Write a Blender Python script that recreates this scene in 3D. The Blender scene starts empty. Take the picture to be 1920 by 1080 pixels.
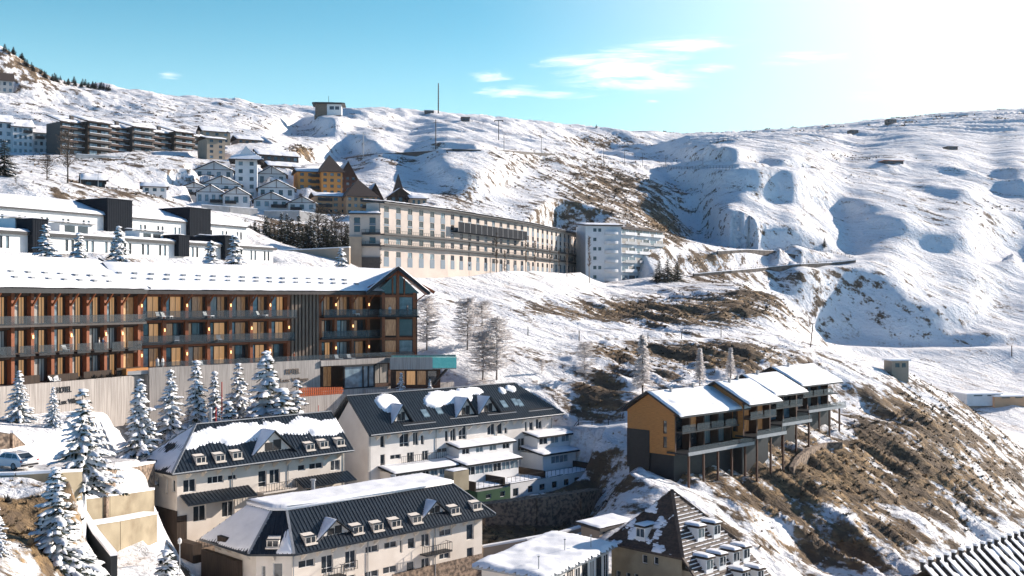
import bpy, math, random
import numpy as np
from mathutils import Vector, Matrix
rad = math.radians
SC = bpy.context.scene
COL = SC.collection
F, HY, CX = 2000.0, 560.0, 960.0          # focal length, horizon row and centre column of the 1920x1080 photograph
SUN_AZ, SUN_EL = 64.0, 22.0

def P(px, py, Z):
    return Vector(((px - CX) / F * Z, Z, (HY - py) / F * Z))

# ------------------------------------------------------------------ materials
def mat(name, c1, c2=None, rough=0.8, scale=3.0, detail=6.0, lo=0.35, hi=0.65, bump=0.0, bscale=None,
        stretch=(1, 1, 1), spec=0.3, emit=None, estr=0.0, metallic=0.0, coat=0.0, c3=None, s3=1.0):
    m = bpy.data.materials.new(name); m.use_nodes = True
    nt = m.node_tree; N = nt.nodes; L = nt.links
    b = N['Principled BSDF']
    b.inputs['Roughness'].default_value = rough
    b.inputs['Metallic'].default_value = metallic
    b.inputs['Specular IOR Level'].default_value = spec
    tc = N.new('ShaderNodeTexCoord'); mp = N.new('ShaderNodeMapping')
    mp.inputs['Scale'].default_value = stretch
    L.new(tc.outputs['Object'], mp.inputs['Vector'])
    nz = N.new('ShaderNodeTexNoise'); nz.inputs['Scale'].default_value = scale; nz.inputs['Detail'].default_value = detail
    L.new(mp.outputs[0], nz.inputs['Vector'])
    cr = N.new('ShaderNodeValToRGB')
    cr.color_ramp.elements[0].position = lo; cr.color_ramp.elements[1].position = hi
    c2 = c2 or tuple(x * 0.8 for x in c1)
    cr.color_ramp.elements[0].color = (*c2, 1); cr.color_ramp.elements[1].color = (*c1, 1)
    L.new(nz.outputs['Fac'], cr.inputs[0])
    out = cr.outputs[0]
    if c3:
        n3 = N.new('ShaderNodeTexNoise'); n3.inputs['Scale'].default_value = s3; n3.inputs['Detail'].default_value = 4
        L.new(tc.outputs['Object'], n3.inputs['Vector'])
        r3 = N.new('ShaderNodeMapRange'); r3.inputs[1].default_value = 0.5; r3.inputs[2].default_value = 0.72
        L.new(n3.outputs['Fac'], r3.inputs[0])
        mx = N.new('ShaderNodeMix'); mx.data_type = 'RGBA'
        L.new(r3.outputs[0], mx.inputs[0]); L.new(out, mx.inputs[6]); mx.inputs[7].default_value = (*c3, 1)
        out = mx.outputs[2]
    L.new(out, b.inputs['Base Color'])
    if bump:
        bp = N.new('ShaderNodeBump'); bp.inputs['Strength'].default_value = bump; bp.inputs['Distance'].default_value = 0.1
        nb = N.new('ShaderNodeTexNoise'); nb.inputs['Scale'].default_value = bscale or scale * 3; nb.inputs['Detail'].default_value = 6
        L.new(mp.outputs[0], nb.inputs['Vector'])
        L.new(nb.outputs['Fac'], bp.inputs['Height']); L.new(bp.outputs[0], b.inputs['Normal'])
    if emit:
        b.inputs['Emission Color'].default_value = (*emit, 1); b.inputs['Emission Strength'].default_value = estr
    if coat: b.inputs['Coat Weight'].default_value = coat
    return m

M = {}
M['snow'] = mat('snow', (0.86, 0.86, 0.87), (0.80, 0.80, 0.81), 0.75, 0.8, bump=0.25, bscale=2.0)
M['cream'] = mat('cream_render', (0.72, 0.65, 0.57), (0.66, 0.59, 0.51), 0.9, 0.7, bump=0.05, bscale=12, c3=(0.60, 0.525, 0.445), s3=0.25)
M['pale'] = mat('pale_cream_render', (0.76, 0.72, 0.67), (0.70, 0.66, 0.61), 0.9, 0.6, c3=(0.64, 0.59, 0.54), s3=0.25)
M['white'] = mat('white_render', (0.74, 0.735, 0.72), (0.68, 0.67, 0.65), 0.9, 0.6, bump=0.04, bscale=10)
M['greywhite'] = mat('weathered_white_render', (0.66, 0.66, 0.66), (0.58, 0.58, 0.58), 0.9, 0.5)
M['beige'] = mat('beige_render', (0.53, 0.455, 0.395), (0.47, 0.40, 0.35), 0.9, 0.3)
M['bluepanel'] = mat('blue_grey_panel', (0.13, 0.175, 0.215), (0.11, 0.15, 0.19), 0.6, 0.8)
M['orange'] = mat('orange_render', (0.62, 0.27, 0.075), (0.55, 0.235, 0.065), 0.9, 0.4)
M['salmon'] = mat('salmon_render', (0.58, 0.34, 0.20), (0.52, 0.30, 0.17), 0.9, 0.4)
M['tan'] = mat('tan_render', (0.38, 0.30, 0.225), (0.33, 0.26, 0.195), 0.9, 0.4)
M['metalroof'] = mat('dark_seam_metal', (0.022, 0.030, 0.040), (0.015, 0.020, 0.028), 0.32, 1.5, spec=0.35)
M['trim'] = mat('pale_metal_trim', (0.30, 0.31, 0.32), (0.24, 0.25, 0.26), 0.45, 2.0, spec=0.5)
M['dark'] = mat('charcoal_metal', (0.020, 0.022, 0.025), (0.014, 0.015, 0.018), 0.5, 2.0)
M['darkblue'] = mat('blue_black_cladding', (0.011, 0.015, 0.022), (0.007, 0.010, 0.015), 0.75, 4.0, stretch=(4, 4, 0.3), spec=0.08)
M['fascia'] = mat('grey_brown_fascia', (0.075, 0.062, 0.056), (0.055, 0.046, 0.042), 0.6, 2.0)
M['timber'] = mat('red_brown_timber', (0.30, 0.092, 0.034), (0.19, 0.056, 0.021), 0.55, 5.0, stretch=(3, 3, 0.4), bump=0.1)
M['timberdark'] = mat('dark_timber', (0.085, 0.038, 0.022), (0.055, 0.025, 0.015), 0.6, 5.0, stretch=(3, 3, 0.4))
M['orangewood'] = mat('orange_larch_boards', (0.46, 0.20, 0.055), (0.33, 0.14, 0.04), 0.6, 3.0, stretch=(0.4, 0.4, 5), bump=0.15)
M['greywood'] = mat('grey_weathered_boards', (0.46, 0.415, 0.375), (0.29, 0.26, 0.235), 0.85, 2.0, stretch=(3.0, 3.0, 0.12), bump=0.3, bscale=6)
M['slat'] = mat('brown_grey_slats', (0.22, 0.165, 0.125), (0.15, 0.115, 0.09), 0.8, 3.0, stretch=(3, 3, 0.2))
M['brownboard'] = mat('dark_brown_boards', (0.060, 0.040, 0.028), (0.035, 0.024, 0.018), 0.8, 2.5, stretch=(3, 3, 0.2))
M['stone'] = mat('brown_rubble_stone', (0.30, 0.22, 0.16), (0.10, 0.075, 0.058), 0.95, 2.2, lo=0.40, hi=0.60, bump=0.8, bscale=3.0)
M['concrete'] = mat('stained_concrete', (0.36, 0.30, 0.205), (0.28, 0.23, 0.155), 0.9, 0.5, c3=(0.20, 0.155, 0.10), s3=0.35)
M['greyconc'] = mat('grey_concrete', (0.42, 0.41, 0.40), (0.34, 0.33, 0.32), 0.9, 0.8)
M['tile'] = mat('dark_slate_tile', (0.085, 0.058, 0.045), (0.045, 0.033, 0.028), 0.7, 3.0)
M['browntile'] = mat('brown_roof_tile', (0.060, 0.044, 0.038), (0.035, 0.027, 0.025), 0.8, 3.0)
M['glass'] = mat('window_glass', (0.035, 0.045, 0.055), (0.02, 0.026, 0.032), 0.04, 0.6, spec=0.9)
M['glassblue'] = mat('painted_reflection_glass', (0.22, 0.30, 0.34), (0.10, 0.14, 0.17), 0.06, 0.9, spec=0.8)  # pale blue-grey base colour stands in for reflected sky and snow
M['curtain'] = mat('curtain_behind_glass', (0.46, 0.42, 0.37), (0.24, 0.22, 0.20), 0.25, 3.0, stretch=(4, 4, 0.2), spec=0.6)
M['warm'] = mat('lamp_lit_curtain', (0.52, 0.34, 0.19), (0.30, 0.18, 0.09), 0.3, 2.5, stretch=(4, 4, 0.3), spec=0.5, emit=(1.0, 0.52, 0.2), estr=0.20)
M['warmlo'] = mat('dim_lit_room', (0.40, 0.24, 0.12), (0.18, 0.10, 0.05), 0.2, 1.5, stretch=(3, 3, 0.5), spec=0.6, emit=(1.0, 0.5, 0.2), estr=0.06)
M['frame'] = mat('white_window_frame', (0.72, 0.71, 0.69), (0.66, 0.65, 0.63), 0.5, 2.0)
M['darkframe'] = mat('dark_window_frame', (0.03, 0.028, 0.027), (0.022, 0.02, 0.02), 0.5, 2.0)
M['lampglow'] = mat('lit_wall_lamp', (0.9, 0.6, 0.3), (0.9, 0.6, 0.3), 0.5, 1.0, emit=(1.0, 0.55, 0.2), estr=1.6)
M['railing'] = mat('dark_iron_railing', (0.030, 0.030, 0.032), (0.02, 0.02, 0.02), 0.5, 2.0)
M['pool'] = mat('pool_water', (0.10, 0.50, 0.42), (0.07, 0.42, 0.36), 0.05, 2.0, spec=0.6)
M['poolglass'] = mat('turquoise_pool_wall', (0.20, 0.74, 0.60), (0.15, 0.66, 0.53), 0.15, 3.0, spec=0.5)
M['green'] = mat('dark_green_render', (0.035, 0.085, 0.045), (0.028, 0.07, 0.038), 0.9, 1.0)
M['redpaint'] = mat('red_paint', (0.50, 0.03, 0.025), (0.42, 0.025, 0.02), 0.5, 2.0)
M['redslat'] = mat('rust_red_slats', (0.50, 0.12, 0.035), (0.40, 0.09, 0.028), 0.7, 2.0)
M['bark'] = mat('bark', (0.085, 0.065, 0.052), (0.05, 0.038, 0.03), 0.95, 6.0, stretch=(2, 2, 0.4))
M['palebark'] = mat('pale_bark', (0.27, 0.23, 0.20), (0.16, 0.135, 0.12), 0.95, 5.0)
M['needle'] = mat('conifer_needles', (0.030, 0.042, 0.026), (0.014, 0.020, 0.014), 0.8, 1.6, c3=(0.060, 0.060, 0.038), s3=0.8)
M['twig'] = mat('bare_twigs', (0.20, 0.15, 0.11), (0.11, 0.08, 0.06), 0.9, 1.2)
M['shrub'] = mat('dry_shrub', (0.26, 0.175, 0.090), (0.10, 0.072, 0.044), 0.9, 0.30, lo=0.42, hi=0.6, c3=(0.085, 0.082, 0.050), s3=0.06)
M['darkshrub'] = mat('dark_shrub', (0.075, 0.060, 0.045), (0.030, 0.028, 0.025), 0.9, 0.25)
M['rock'] = mat('dark_rock', (0.16, 0.135, 0.115), (0.055, 0.050, 0.048), 0.95, 0.6, bump=0.8, bscale=1.0)
M['asphalt'] = mat('wet_asphalt', (0.075, 0.068, 0.062), (0.05, 0.046, 0.043), 0.8, 0.8, c3=(0.6, 0.6, 0.6), s3=0.35)

def frosted(name, c1, c2):
    m = mat(name, c1, c2, 0.9, 0.7); nt = m.node_tree; b = nt.nodes['Principled BSDF']; t = nt.nodes.new('ShaderNodeBsdfTranslucent'); x = nt.nodes.new('ShaderNodeMixShader'); x.inputs[0].default_value = 0.68
    nt.links.new(b.inputs['Base Color'].links[0].from_socket, t.inputs[0]); nt.links.new(b.outputs[0], x.inputs[1]); nt.links.new(t.outputs[0], x.inputs[2]); nt.links.new(x.outputs[0], nt.nodes['Material Output'].inputs[0]); return m
M['frosttwig'] = frosted('frosted_twigs', (0.92, 0.90, 0.89), (0.72, 0.68, 0.66))
def balustrade_glass():
    m = bpy.data.materials.new('balustrade_glass'); m.use_nodes = True
    nt = m.node_tree; N = nt.nodes; L = nt.links; N.clear()
    o = N.new('ShaderNodeOutputMaterial'); mx = N.new('ShaderNodeMixShader')
    t = N.new('ShaderNodeBsdfTransparent'); t.inputs[0].default_value = (0.86, 0.89, 0.90, 1)
    g = N.new('ShaderNodeBsdfPrincipled'); g.inputs['Base Color'].default_value = (0.10, 0.11, 0.12, 1); g.inputs['Roughness'].default_value = 0.05
    mx.inputs[0].default_value = 0.30
    L.new(t.outputs[0], mx.inputs[1]); L.new(g.outputs[0], mx.inputs[2]); L.new(mx.outputs[0], o.inputs[0])
    return m
M['balglass'] = balustrade_glass()

# ------------------------------------------------------------------ mesh builder
class MB:
    def __init__(s): s.v = []; s.f = []; s.m = []
    def _add(s, pts, faces, mi=0):
        n = len(s.v); s.v.extend([tuple(p) for p in pts])
        for f in faces: s.f.append(tuple(n + i for i in f)); s.m.append(mi)
    def poly(s, pts, mi=0): s._add(pts, [tuple(range(len(pts)))], mi)
    def hexa(s, p, mi=0):   # p: bottom 4 ccw, top 4 ccw
        s._add(p, [(3, 2, 1, 0), (4, 5, 6, 7), (0, 1, 5, 4), (1, 2, 6, 5), (2, 3, 7, 6), (3, 0, 4, 7)], mi)
    def box(s, x0, x1, y0, y1, z0, z1, mi=0):
        s.hexa([(x0, y0, z0), (x1, y0, z0), (x1, y1, z0), (x0, y1, z0), (x0, y0, z1), (x1, y0, z1), (x1, y1, z1), (x0, y1, z1)], mi)
    def bar(s, p, q, w, h, mi=0):
        p = Vector(p); q = Vector(q); d = (q - p)
        if d.length < 1e-6: return
        d.normalize()
        up = Vector((0, 0, 1)) if abs(d.z) < 0.95 else Vector((1, 0, 0))
        a = d.cross(up).normalized() * w / 2; b = a.cross(d).normalized() * h / 2
        s.hexa([p - a - b, p + a - b, q + a - b, q - a - b, p - a + b, p + a + b, q + a + b, q - a + b], mi)
    def tube(s, p, q, r0, r1=None, n=6, mi=0, cap=True):
        r1 = r0 if r1 is None else r1
        p = Vector(p); q = Vector(q); d = (q - p).normalized()
        up = Vector((0, 0, 1)) if abs(d.z) < 0.95 else Vector((1, 0, 0))
        a = d.cross(up).normalized(); b = a.cross(d)
        pts = []
        for c, r in ((p, r0), (q, r1)):
            for i in range(n):
                t = 2 * math.pi * i / n; pts.append(c + a * r * math.cos(t) + b * r * math.sin(t))
        fs = [(i, (i + 1) % n, n + (i + 1) % n, n + i) for i in range(n)]
        if cap: fs += [tuple(range(n - 1, -1, -1)), tuple(range(n, 2 * n))]
        s._add(pts, fs, mi)
    def path(s, pts, radii, n=6, mi=0):
        for i in range(len(pts) - 1): s.tube(pts[i], pts[i + 1], radii[i], radii[i + 1], n, mi)
    def prism(s, poly, y0, y1, mi=0):       # poly in (x, z), extruded along y
        n = len(poly)
        s._add([(x, y0, z) for x, z in poly] + [(x, y1, z) for x, z in poly],
               [tuple(range(n)), tuple(range(2 * n - 1, n - 1, -1))] + [(i, n + i, n + (i + 1) % n, (i + 1) % n) for i in range(n)], mi)
    def extr(s, poly, z0, z1, mi=0):        # poly in (x, y)
        n = len(poly)
        s._add([(x, y, z0) for x, y in poly] + [(x, y, z1) for x, y in poly],
               [tuple(range(n - 1, -1, -1)), tuple(range(n, 2 * n))] + [(i, (i + 1) % n, n + (i + 1) % n, n + i) for i in range(n)], mi)
    def slab(s, pts, t, mi=0):              # planar polygon thickened straight down
        n = len(pts); pts = [Vector(p) for p in pts]; d = Vector((0, 0, t))
        s._add([p - d for p in pts] + pts, [tuple(range(n - 1, -1, -1)), tuple(range(n, 2 * n))] + [(i, (i + 1) % n, n + (i + 1) % n, n + i) for i in range(n)], mi)
    def ell(s, c, rx, ry, rz, mi=0, n=8, k=5, rng=None):
        pts = []; j = (lambda: 1 + rng.uniform(-.18, .18)) if rng else (lambda: 1)
        for a in range(k + 1):
            th = math.pi * a / k
            for b in range(n):
                ph = 2 * math.pi * b / n; q = j()
                pts.append((c[0] + rx * q * math.sin(th) * math.cos(ph), c[1] + ry * q * math.sin(th) * math.sin(ph), c[2] + rz * math.cos(th)))
        fs = []
        for a in range(k):
            for b in range(n):
                fs.append((a * n + b, a * n + (b + 1) % n, (a + 1) * n + (b + 1) % n, (a + 1) * n + b))
        s._add(pts, fs, mi)
    def tf(s, ox, oy, th, oz=0):            # rotate about z then shift everything
        c, sn = math.cos(th), math.sin(th)
        s.v = [(ox + x * c - y * sn, oy + x * sn + y * c, z + oz) for x, y, z in s.v]; return s
    def mesh(s, name, mats, smooth=False):
        me = bpy.data.meshes.new(name); me.from_pydata(s.v, [], s.f)
        for m in mats: me.materials.append(M[m] if isinstance(m, str) else m)
        if len(mats) > 1: me.polygons.foreach_set('material_index', s.m)
        if smooth: me.polygons.foreach_set('use_smooth', [True] * len(s.f))
        me.update(); return me

def link(name, me, parent=None, loc=(0, 0, 0), rz=0.0):
    o = bpy.data.objects.new(name, me); COL.objects.link(o)
    o.location = loc; o.rotation_euler = (0, 0, rz)
    if parent is not None: o.parent = parent
    return o
def tag(o, label=None, cat=None, group=None, kind=None):
    if label: o['label'] = label
    if cat: o['category'] = cat
    if group: o['group'] = group
    if kind: o['kind'] = kind
    return o
def empty(name, label, cat, loc, rz=0.0, group=None):
    o = link(name, None, None, loc, rz); o.empty_display_size = 0.5
    return tag(o, label, cat, group)
def copy_tree(o, parent=None):
    c = o.copy(); COL.objects.link(c)
    if parent is not None: c.parent = parent
    for ch in list(o.children): copy_tree(ch, c)
    return c

# ------------------------------------------------------------------ facade frames: x along the wall, y inwards, z height above the eye
class Fr:
    def __init__(s, px=None, Z=None, a=45.0, world=None):
        if world is None: s.X = (px - CX) / F * Z; s.Y = Z
        else: s.X, s.Y = world
        s.a = rad(a); s.c = math.cos(s.a); s.s = math.sin(s.a)
    def o(s, off): return s.X - off * s.s, s.Y + off * s.c
    def lx(s, px, off=0.0):
        r = (px - CX) / F; X0, Y0 = s.o(off)
        return (r * Y0 - X0) / (s.c - r * s.s)
    def lz(s, px, py, off=0.0):
        X0, Y0 = s.o(off); return (HY - py) / F * (Y0 + s.lx(px, off) * s.s)
    def w(s, x, y): return s.X + x * s.c - y * s.s, s.Y + x * s.s + y * s.c
    def ly(s, px, x=0.0):                   # depth y at which the line x = const meets a pixel column
        r = (px - CX) / F; X0, Y0 = s.w(x, 0)
        return (X0 - r * Y0) / (s.s + r * s.c)

class Bld:
    """A building: an Empty at its base; parts are given in the frame's coordinates with z as height above the eye."""
    def __init__(s, name, label, cat, fr, base, group=None):
        s.fr = fr; s.base = base
        s.root = empty(name, label, cat, (fr.X, fr.Y, base), fr.a, group)
    def part(s, name, mb, mats, parent=None, smooth=False):
        me = mb.mesh(name, mats if isinstance(mats, (list, tuple)) else [mats], smooth)
        return link(name, me, parent or s.root, (0, 0, 0) if parent else (0, 0, -s.base))

_wc = {}
def window_mesh(w, h, kind):
    key = (round(w, 2), round(h, 2), kind)
    if key in _wc: return _wc[key]
    style = kind.split('+')[0]
    fm, pn = MB(), MB()
    b = 0.07 if style != 'far' else 0.06
    fm.box(0, b, 0, .08, 0, h); fm.box(w - b, w, 0, .08, 0, h); fm.box(b, w - b, 0, .08, 0, b); fm.box(b, w - b, 0, .08, h - b, h)
    nm = max(1, int(round(w / 0.85))) if style not in ('plain', 'thin') else 1
    if style == 'slide': nm = 2
    for i in range(1, nm):
        x = w * i / nm; fm.box(x - .035, x + .035, .003, .077, b, h - b)
    if h > 1.9 and style == 'door':
        fm.box(b, w - b, .004, .074, h * .28, h * .28 + .06)
    pn.box(b * .5, w - b * .5, .035, .05, b * .5, h - b * .5)
    _wc[key] = (fm, pn); return _wc[key]
_mc = {}
FRM = {'d': 'darkframe', 'w': 'frame', 't': 'timberdark'}
def window(b, T, x, z, w, h, kind='std', frame='w', pane='glass', rec=0.16, single=False, name='window'):
    """b: Bld, T=(ox,oy,theta) of the wall inside the building; x,z lower left corner on the wall."""
    fm, pn = window_mesh(w, h, kind)
    th = T[2]; c, sn = math.cos(th), math.sin(th)
    lx, ly = T[0] + x * c - rec * sn, T[1] + x * sn + rec * c
    k = (round(w, 2), round(h, 2), kind, frame, pane, single)
    if single:
        if k not in _mc:
            mb = MB(); mb._add(fm.v, fm.f, 0); mb._add(pn.v, pn.f, 1); _mc[k] = mb.mesh(name, [FRM[frame], pane])
        return link(name, _mc[k], b.root, (lx, ly, z - b.base), th)
    if k not in _mc: _mc[k] = (fm.mesh(name, [FRM[frame]]), pn.mesh('pane', [pane]))
    o = link(name, _mc[k][0], b.root, (lx, ly, z - b.base), th)
    link('pane', _mc[k][1], o)
    return o

def wall_grid(mb, x0, x1, z0, z1, ops, rev=0.2, mi=0, top=None):
    """Outer face on y=0 with real openings and reveals; top: optional list of (x,z) profile for a gable above z1."""
    xs = sorted({x0, x1, *[v for o in ops for v in o[:2] if x0 < v < x1]}); zs = sorted({z0, z1, *[v for o in ops for v in o[2:4] if z0 < v < z1]})
    for i in range(len(xs) - 1):
        for j in range(len(zs) - 1):
            cx, cz = (xs[i] + xs[i + 1]) / 2, (zs[j] + zs[j + 1]) / 2
            if any(o[0] < cx < o[1] and o[2] < cz < o[3] for o in ops): continue
            mb.poly([(xs[i], 0, zs[j]), (xs[i + 1], 0, zs[j]), (xs[i + 1], 0, zs[j + 1]), (xs[i], 0, zs[j + 1])], mi)
    for a, b, c, d in [o[:4] for o in ops]:
        mb.poly([(a, 0, c), (a, 0, d), (a, rev, d), (a, rev, c)], mi); mb.poly([(b, 0, c), (b, rev, c), (b, rev, d), (b, 0, d)], mi)
        mb.poly([(a, 0, c), (a, rev, c), (b, rev, c), (b, 0, c)], mi); mb.poly([(a, 0, d), (b, 0, d), (b, rev, d), (a, rev, d)], mi)
        mb.poly([(a, rev, c), (a, rev, d), (b, rev, d), (b, rev, c)], mi)
    if top: mb.poly([(x, 0, z) for x, z in top], mi)

class Wall:
    def __init__(s, b, T=(0, 0, 0), rev=0.22):
        s.b = b; s.T = T; s.rev = rev; s.ops = []; s.wins = []
        f = b.fr; X, Y = f.w(T[0], T[1])
        s.fr = Fr(a=math.degrees(f.a + T[2]), world=(X, Y))
    def px(s, x0, x1, y0, y1, **k):         # window given by its edges in the photograph
        f = s.fr; m = (x0 + x1) / 2
        s.at(f.lx(x0), f.lx(x1), f.lz(m, y1), f.lz(m, y0), **k)
    def at(s, x0, x1, z0, z1, **k):
        s.ops.append((x0, x1, z0, z1)); s.wins.append((x0, x1, z0, z1, k))
    def into(s, mb, x0, x1, z0, z1, mi=0, top=None):
        t = MB(); ops = [o for o in s.ops if o[0] > x0 - 1e-3 and o[1] < x1 + 1e-3]
        wall_grid(t, x0, x1, z0, z1, ops, s.rev, mi, top); t.tf(*s.T)
        mb._add(t.v, t.f, 0); mb.m[-len(t.m):] = t.m
    def windows(s, **kw):
        for x0, x1, z0, z1, k in s.wins:
            k = {**kw, **k}
            if k.get('kind') == 'none': continue
            window(s.b, s.T, x0, z0, x1 - x0, z1 - z0, **k)

# ------------------------------------------------------------------ roofs
def plane_axes(poly):
    p = [Vector(q) for q in poly]; n = Vector((0, 0, 0))
    for i in range(len(p)): n += (p[i] - p[0]).cross(p[(i + 1) % len(p)] - p[0])
    n.normalize()
    if n.z < 0: n = -n
    u = Vector((0, 0, 1)).cross(n)
    u = u.normalized() if u.length > 1e-4 else Vector((1, 0, 0))
    return p[0], u, n.cross(u).normalized(), n
def uv(poly, ax): return [((Vector(q) - ax[0]).dot(ax[1]), (Vector(q) - ax[0]).dot(ax[2])) for q in poly]
def span(p2, u):
    vs = []
    for i in range(len(p2)):
        a, b = p2[i], p2[(i + 1) % len(p2)]
        if (a[0] - u) * (b[0] - u) < 0: t = (u - a[0]) / (b[0] - a[0]); vs.append(a[1] + t * (b[1] - a[1]))
    return (min(vs), max(vs)) if len(vs) >= 2 else None
def ribs(mb, poly, gap=0.5, w=0.06, h=0.07, mi=0):
    ax = plane_axes(poly); p2 = uv(poly, ax); u0 = min(p[0] for p in p2); u1 = max(p[0] for p in p2)
    n = int((u1 - u0) / gap)
    for i in range(n):
        u = u0 + (i + 0.5) * (u1 - u0) / n; r = span(p2, u)
        if not r or r[1] - r[0] < 0.2: continue
        a = ax[0] + ax[1] * u + ax[2] * r[0] + ax[3] * h * .4; b = ax[0] + ax[1] * u + ax[2] * r[1] + ax[3] * h * .4
        mb.bar(a, b, w, h, mi)
def courses(mb, poly, gap=0.6, h=0.06, mi=0):   # horizontal tile courses
    ax = plane_axes(poly); p2 = [(v, u) for u, v in uv(poly, ax)]
    v0 = min(p[0] for p in p2); v1 = max(p[0] for p in p2); n = int((v1 - v0) / gap)
    for i in range(n):
        v = v0 + (i + 0.5) * gap; r = span(p2, v)
        if not r or r[1] - r[0] < 0.2: continue
        a = ax[0] + ax[2] * v + ax[1] * r[0] + ax[3] * h * .4; b = ax[0] + ax[2] * v + ax[1] * r[1] + ax[3] * h * .4
        mb.bar(a, b, 0.07, h, mi)
def vnoise(x, y, seed=0):
    xi, yi = np.floor(x), np.floor(y); xf, yf = x - xi, y - yi
    def hsh(a, b):
        n = (a.astype(np.int64) * 374761393 + b.astype(np.int64) * 668265263 + seed * 1274126177) & 0x7fffffff
        n = ((n ^ (n >> 13)) * 1274126177) & 0x7fffffff
        return ((n ^ (n >> 16)) & 0xffff) / 65535.0
    u = xf * xf * xf * (xf * (xf * 6 - 15) + 10); v = yf * yf * yf * (yf * (yf * 6 - 15) + 10)
    a, b, c, d = hsh(xi, yi), hsh(xi + 1, yi), hsh(xi, yi + 1), hsh(xi + 1, yi + 1)
    return (a * (1 - u) + b * u) * (1 - v) + (c * (1 - u) + d * u) * v
def fbm(x, y, oct=4, seed=0, gain=0.5):
    t = np.zeros_like(x); a = 1.0; s = 0.0
    for o in range(oct):
        t += a * vnoise(x * 2 ** o + o * 17.3, y * 2 ** o - o * 9.1, seed + o); s += a; a *= gain
    return t / s * 2 - 1
def snow_on(mb, poly, thick=0.22, res=0.5, mask=None, seed=0, mi=0, edge=0.35, over=0.0, lump=0.35):
    """Snow as a thick lumpy sheet on a sloping polygon; mask(u, v, n) > 0 where snow lies (u, v run 0..1 over the slope)."""
    ax = plane_axes(poly); p2 = uv(poly, ax)
    u0 = min(p[0] for p in p2); u1 = max(p[0] for p in p2); v0 = min(p[1] for p in p2); v1 = max(p[1] for p in p2)
    nu = max(3, int((u1 - u0) / res)); nv = max(3, int((v1 - v0) / res))
    U, V = np.meshgrid(np.linspace(u0, u1, nu + 1), np.linspace(v0, v1, nv + 1), indexing='ij')
    ar = sum(p2[i][0] * p2[(i + 1) % len(p2)][1] - p2[(i + 1) % len(p2)][0] * p2[i][1] for i in range(len(p2)))
    d = np.full(U.shape, 1e9)
    for i in range(len(p2)):
        a, b = p2[i], p2[(i + 1) % len(p2)]
        ex, ey = b[0] - a[0], b[1] - a[1]; l = math.hypot(ex, ey)
        if l < 1e-6: continue
        dd = ((U - a[0]) * -ey + (V - a[1]) * ex) / l
        d = np.minimum(d, dd if ar > 0 else -dd)
    # snap points just outside onto the border
    n = fbm(U * 0.55, V * 0.55, 4, seed)
    Hh = thick * (1 + lump * n)
    if mask is not None:
        k = mask((U - u0) / (u1 - u0), (V - v0) / (v1 - v0), n)
        Hh = Hh * np.clip(k * 3.0, -0.4, 1.0)
    Hh = np.where(d > -over, Hh * np.sqrt(np.clip((d + over) / edge, 0, 1)) , -0.05)
    base = len(mb.v); keep = Hh > 0.004
    idx = -np.ones(U.shape, int)
    o, au, av, an = ax
    for i in range(nu + 1):
        for j in range(nv + 1):
            q = o + au * U[i, j] + av * V[i, j] + an * max(Hh[i, j], -0.03)
            idx[i, j] = len(mb.v); mb.v.append((q.x, q.y, q.z))
    for i in range(nu):
        for j in range(nv):
            if keep[i, j] or keep[i + 1, j] or keep[i, j + 1] or keep[i + 1, j + 1]:
                if min(d[i, j], d[i + 1, j], d[i, j + 1], d[i + 1, j + 1]) < -over - res * 1.01: continue
                mb.f.append((idx[i, j], idx[i + 1, j], idx[i + 1, j + 1], idx[i, j + 1])); mb.m.append(mi)
def sst(a, b, x): t = np.clip((x - a) / (b - a), 0, 1); return t * t * (3 - 2 * t)
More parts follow.
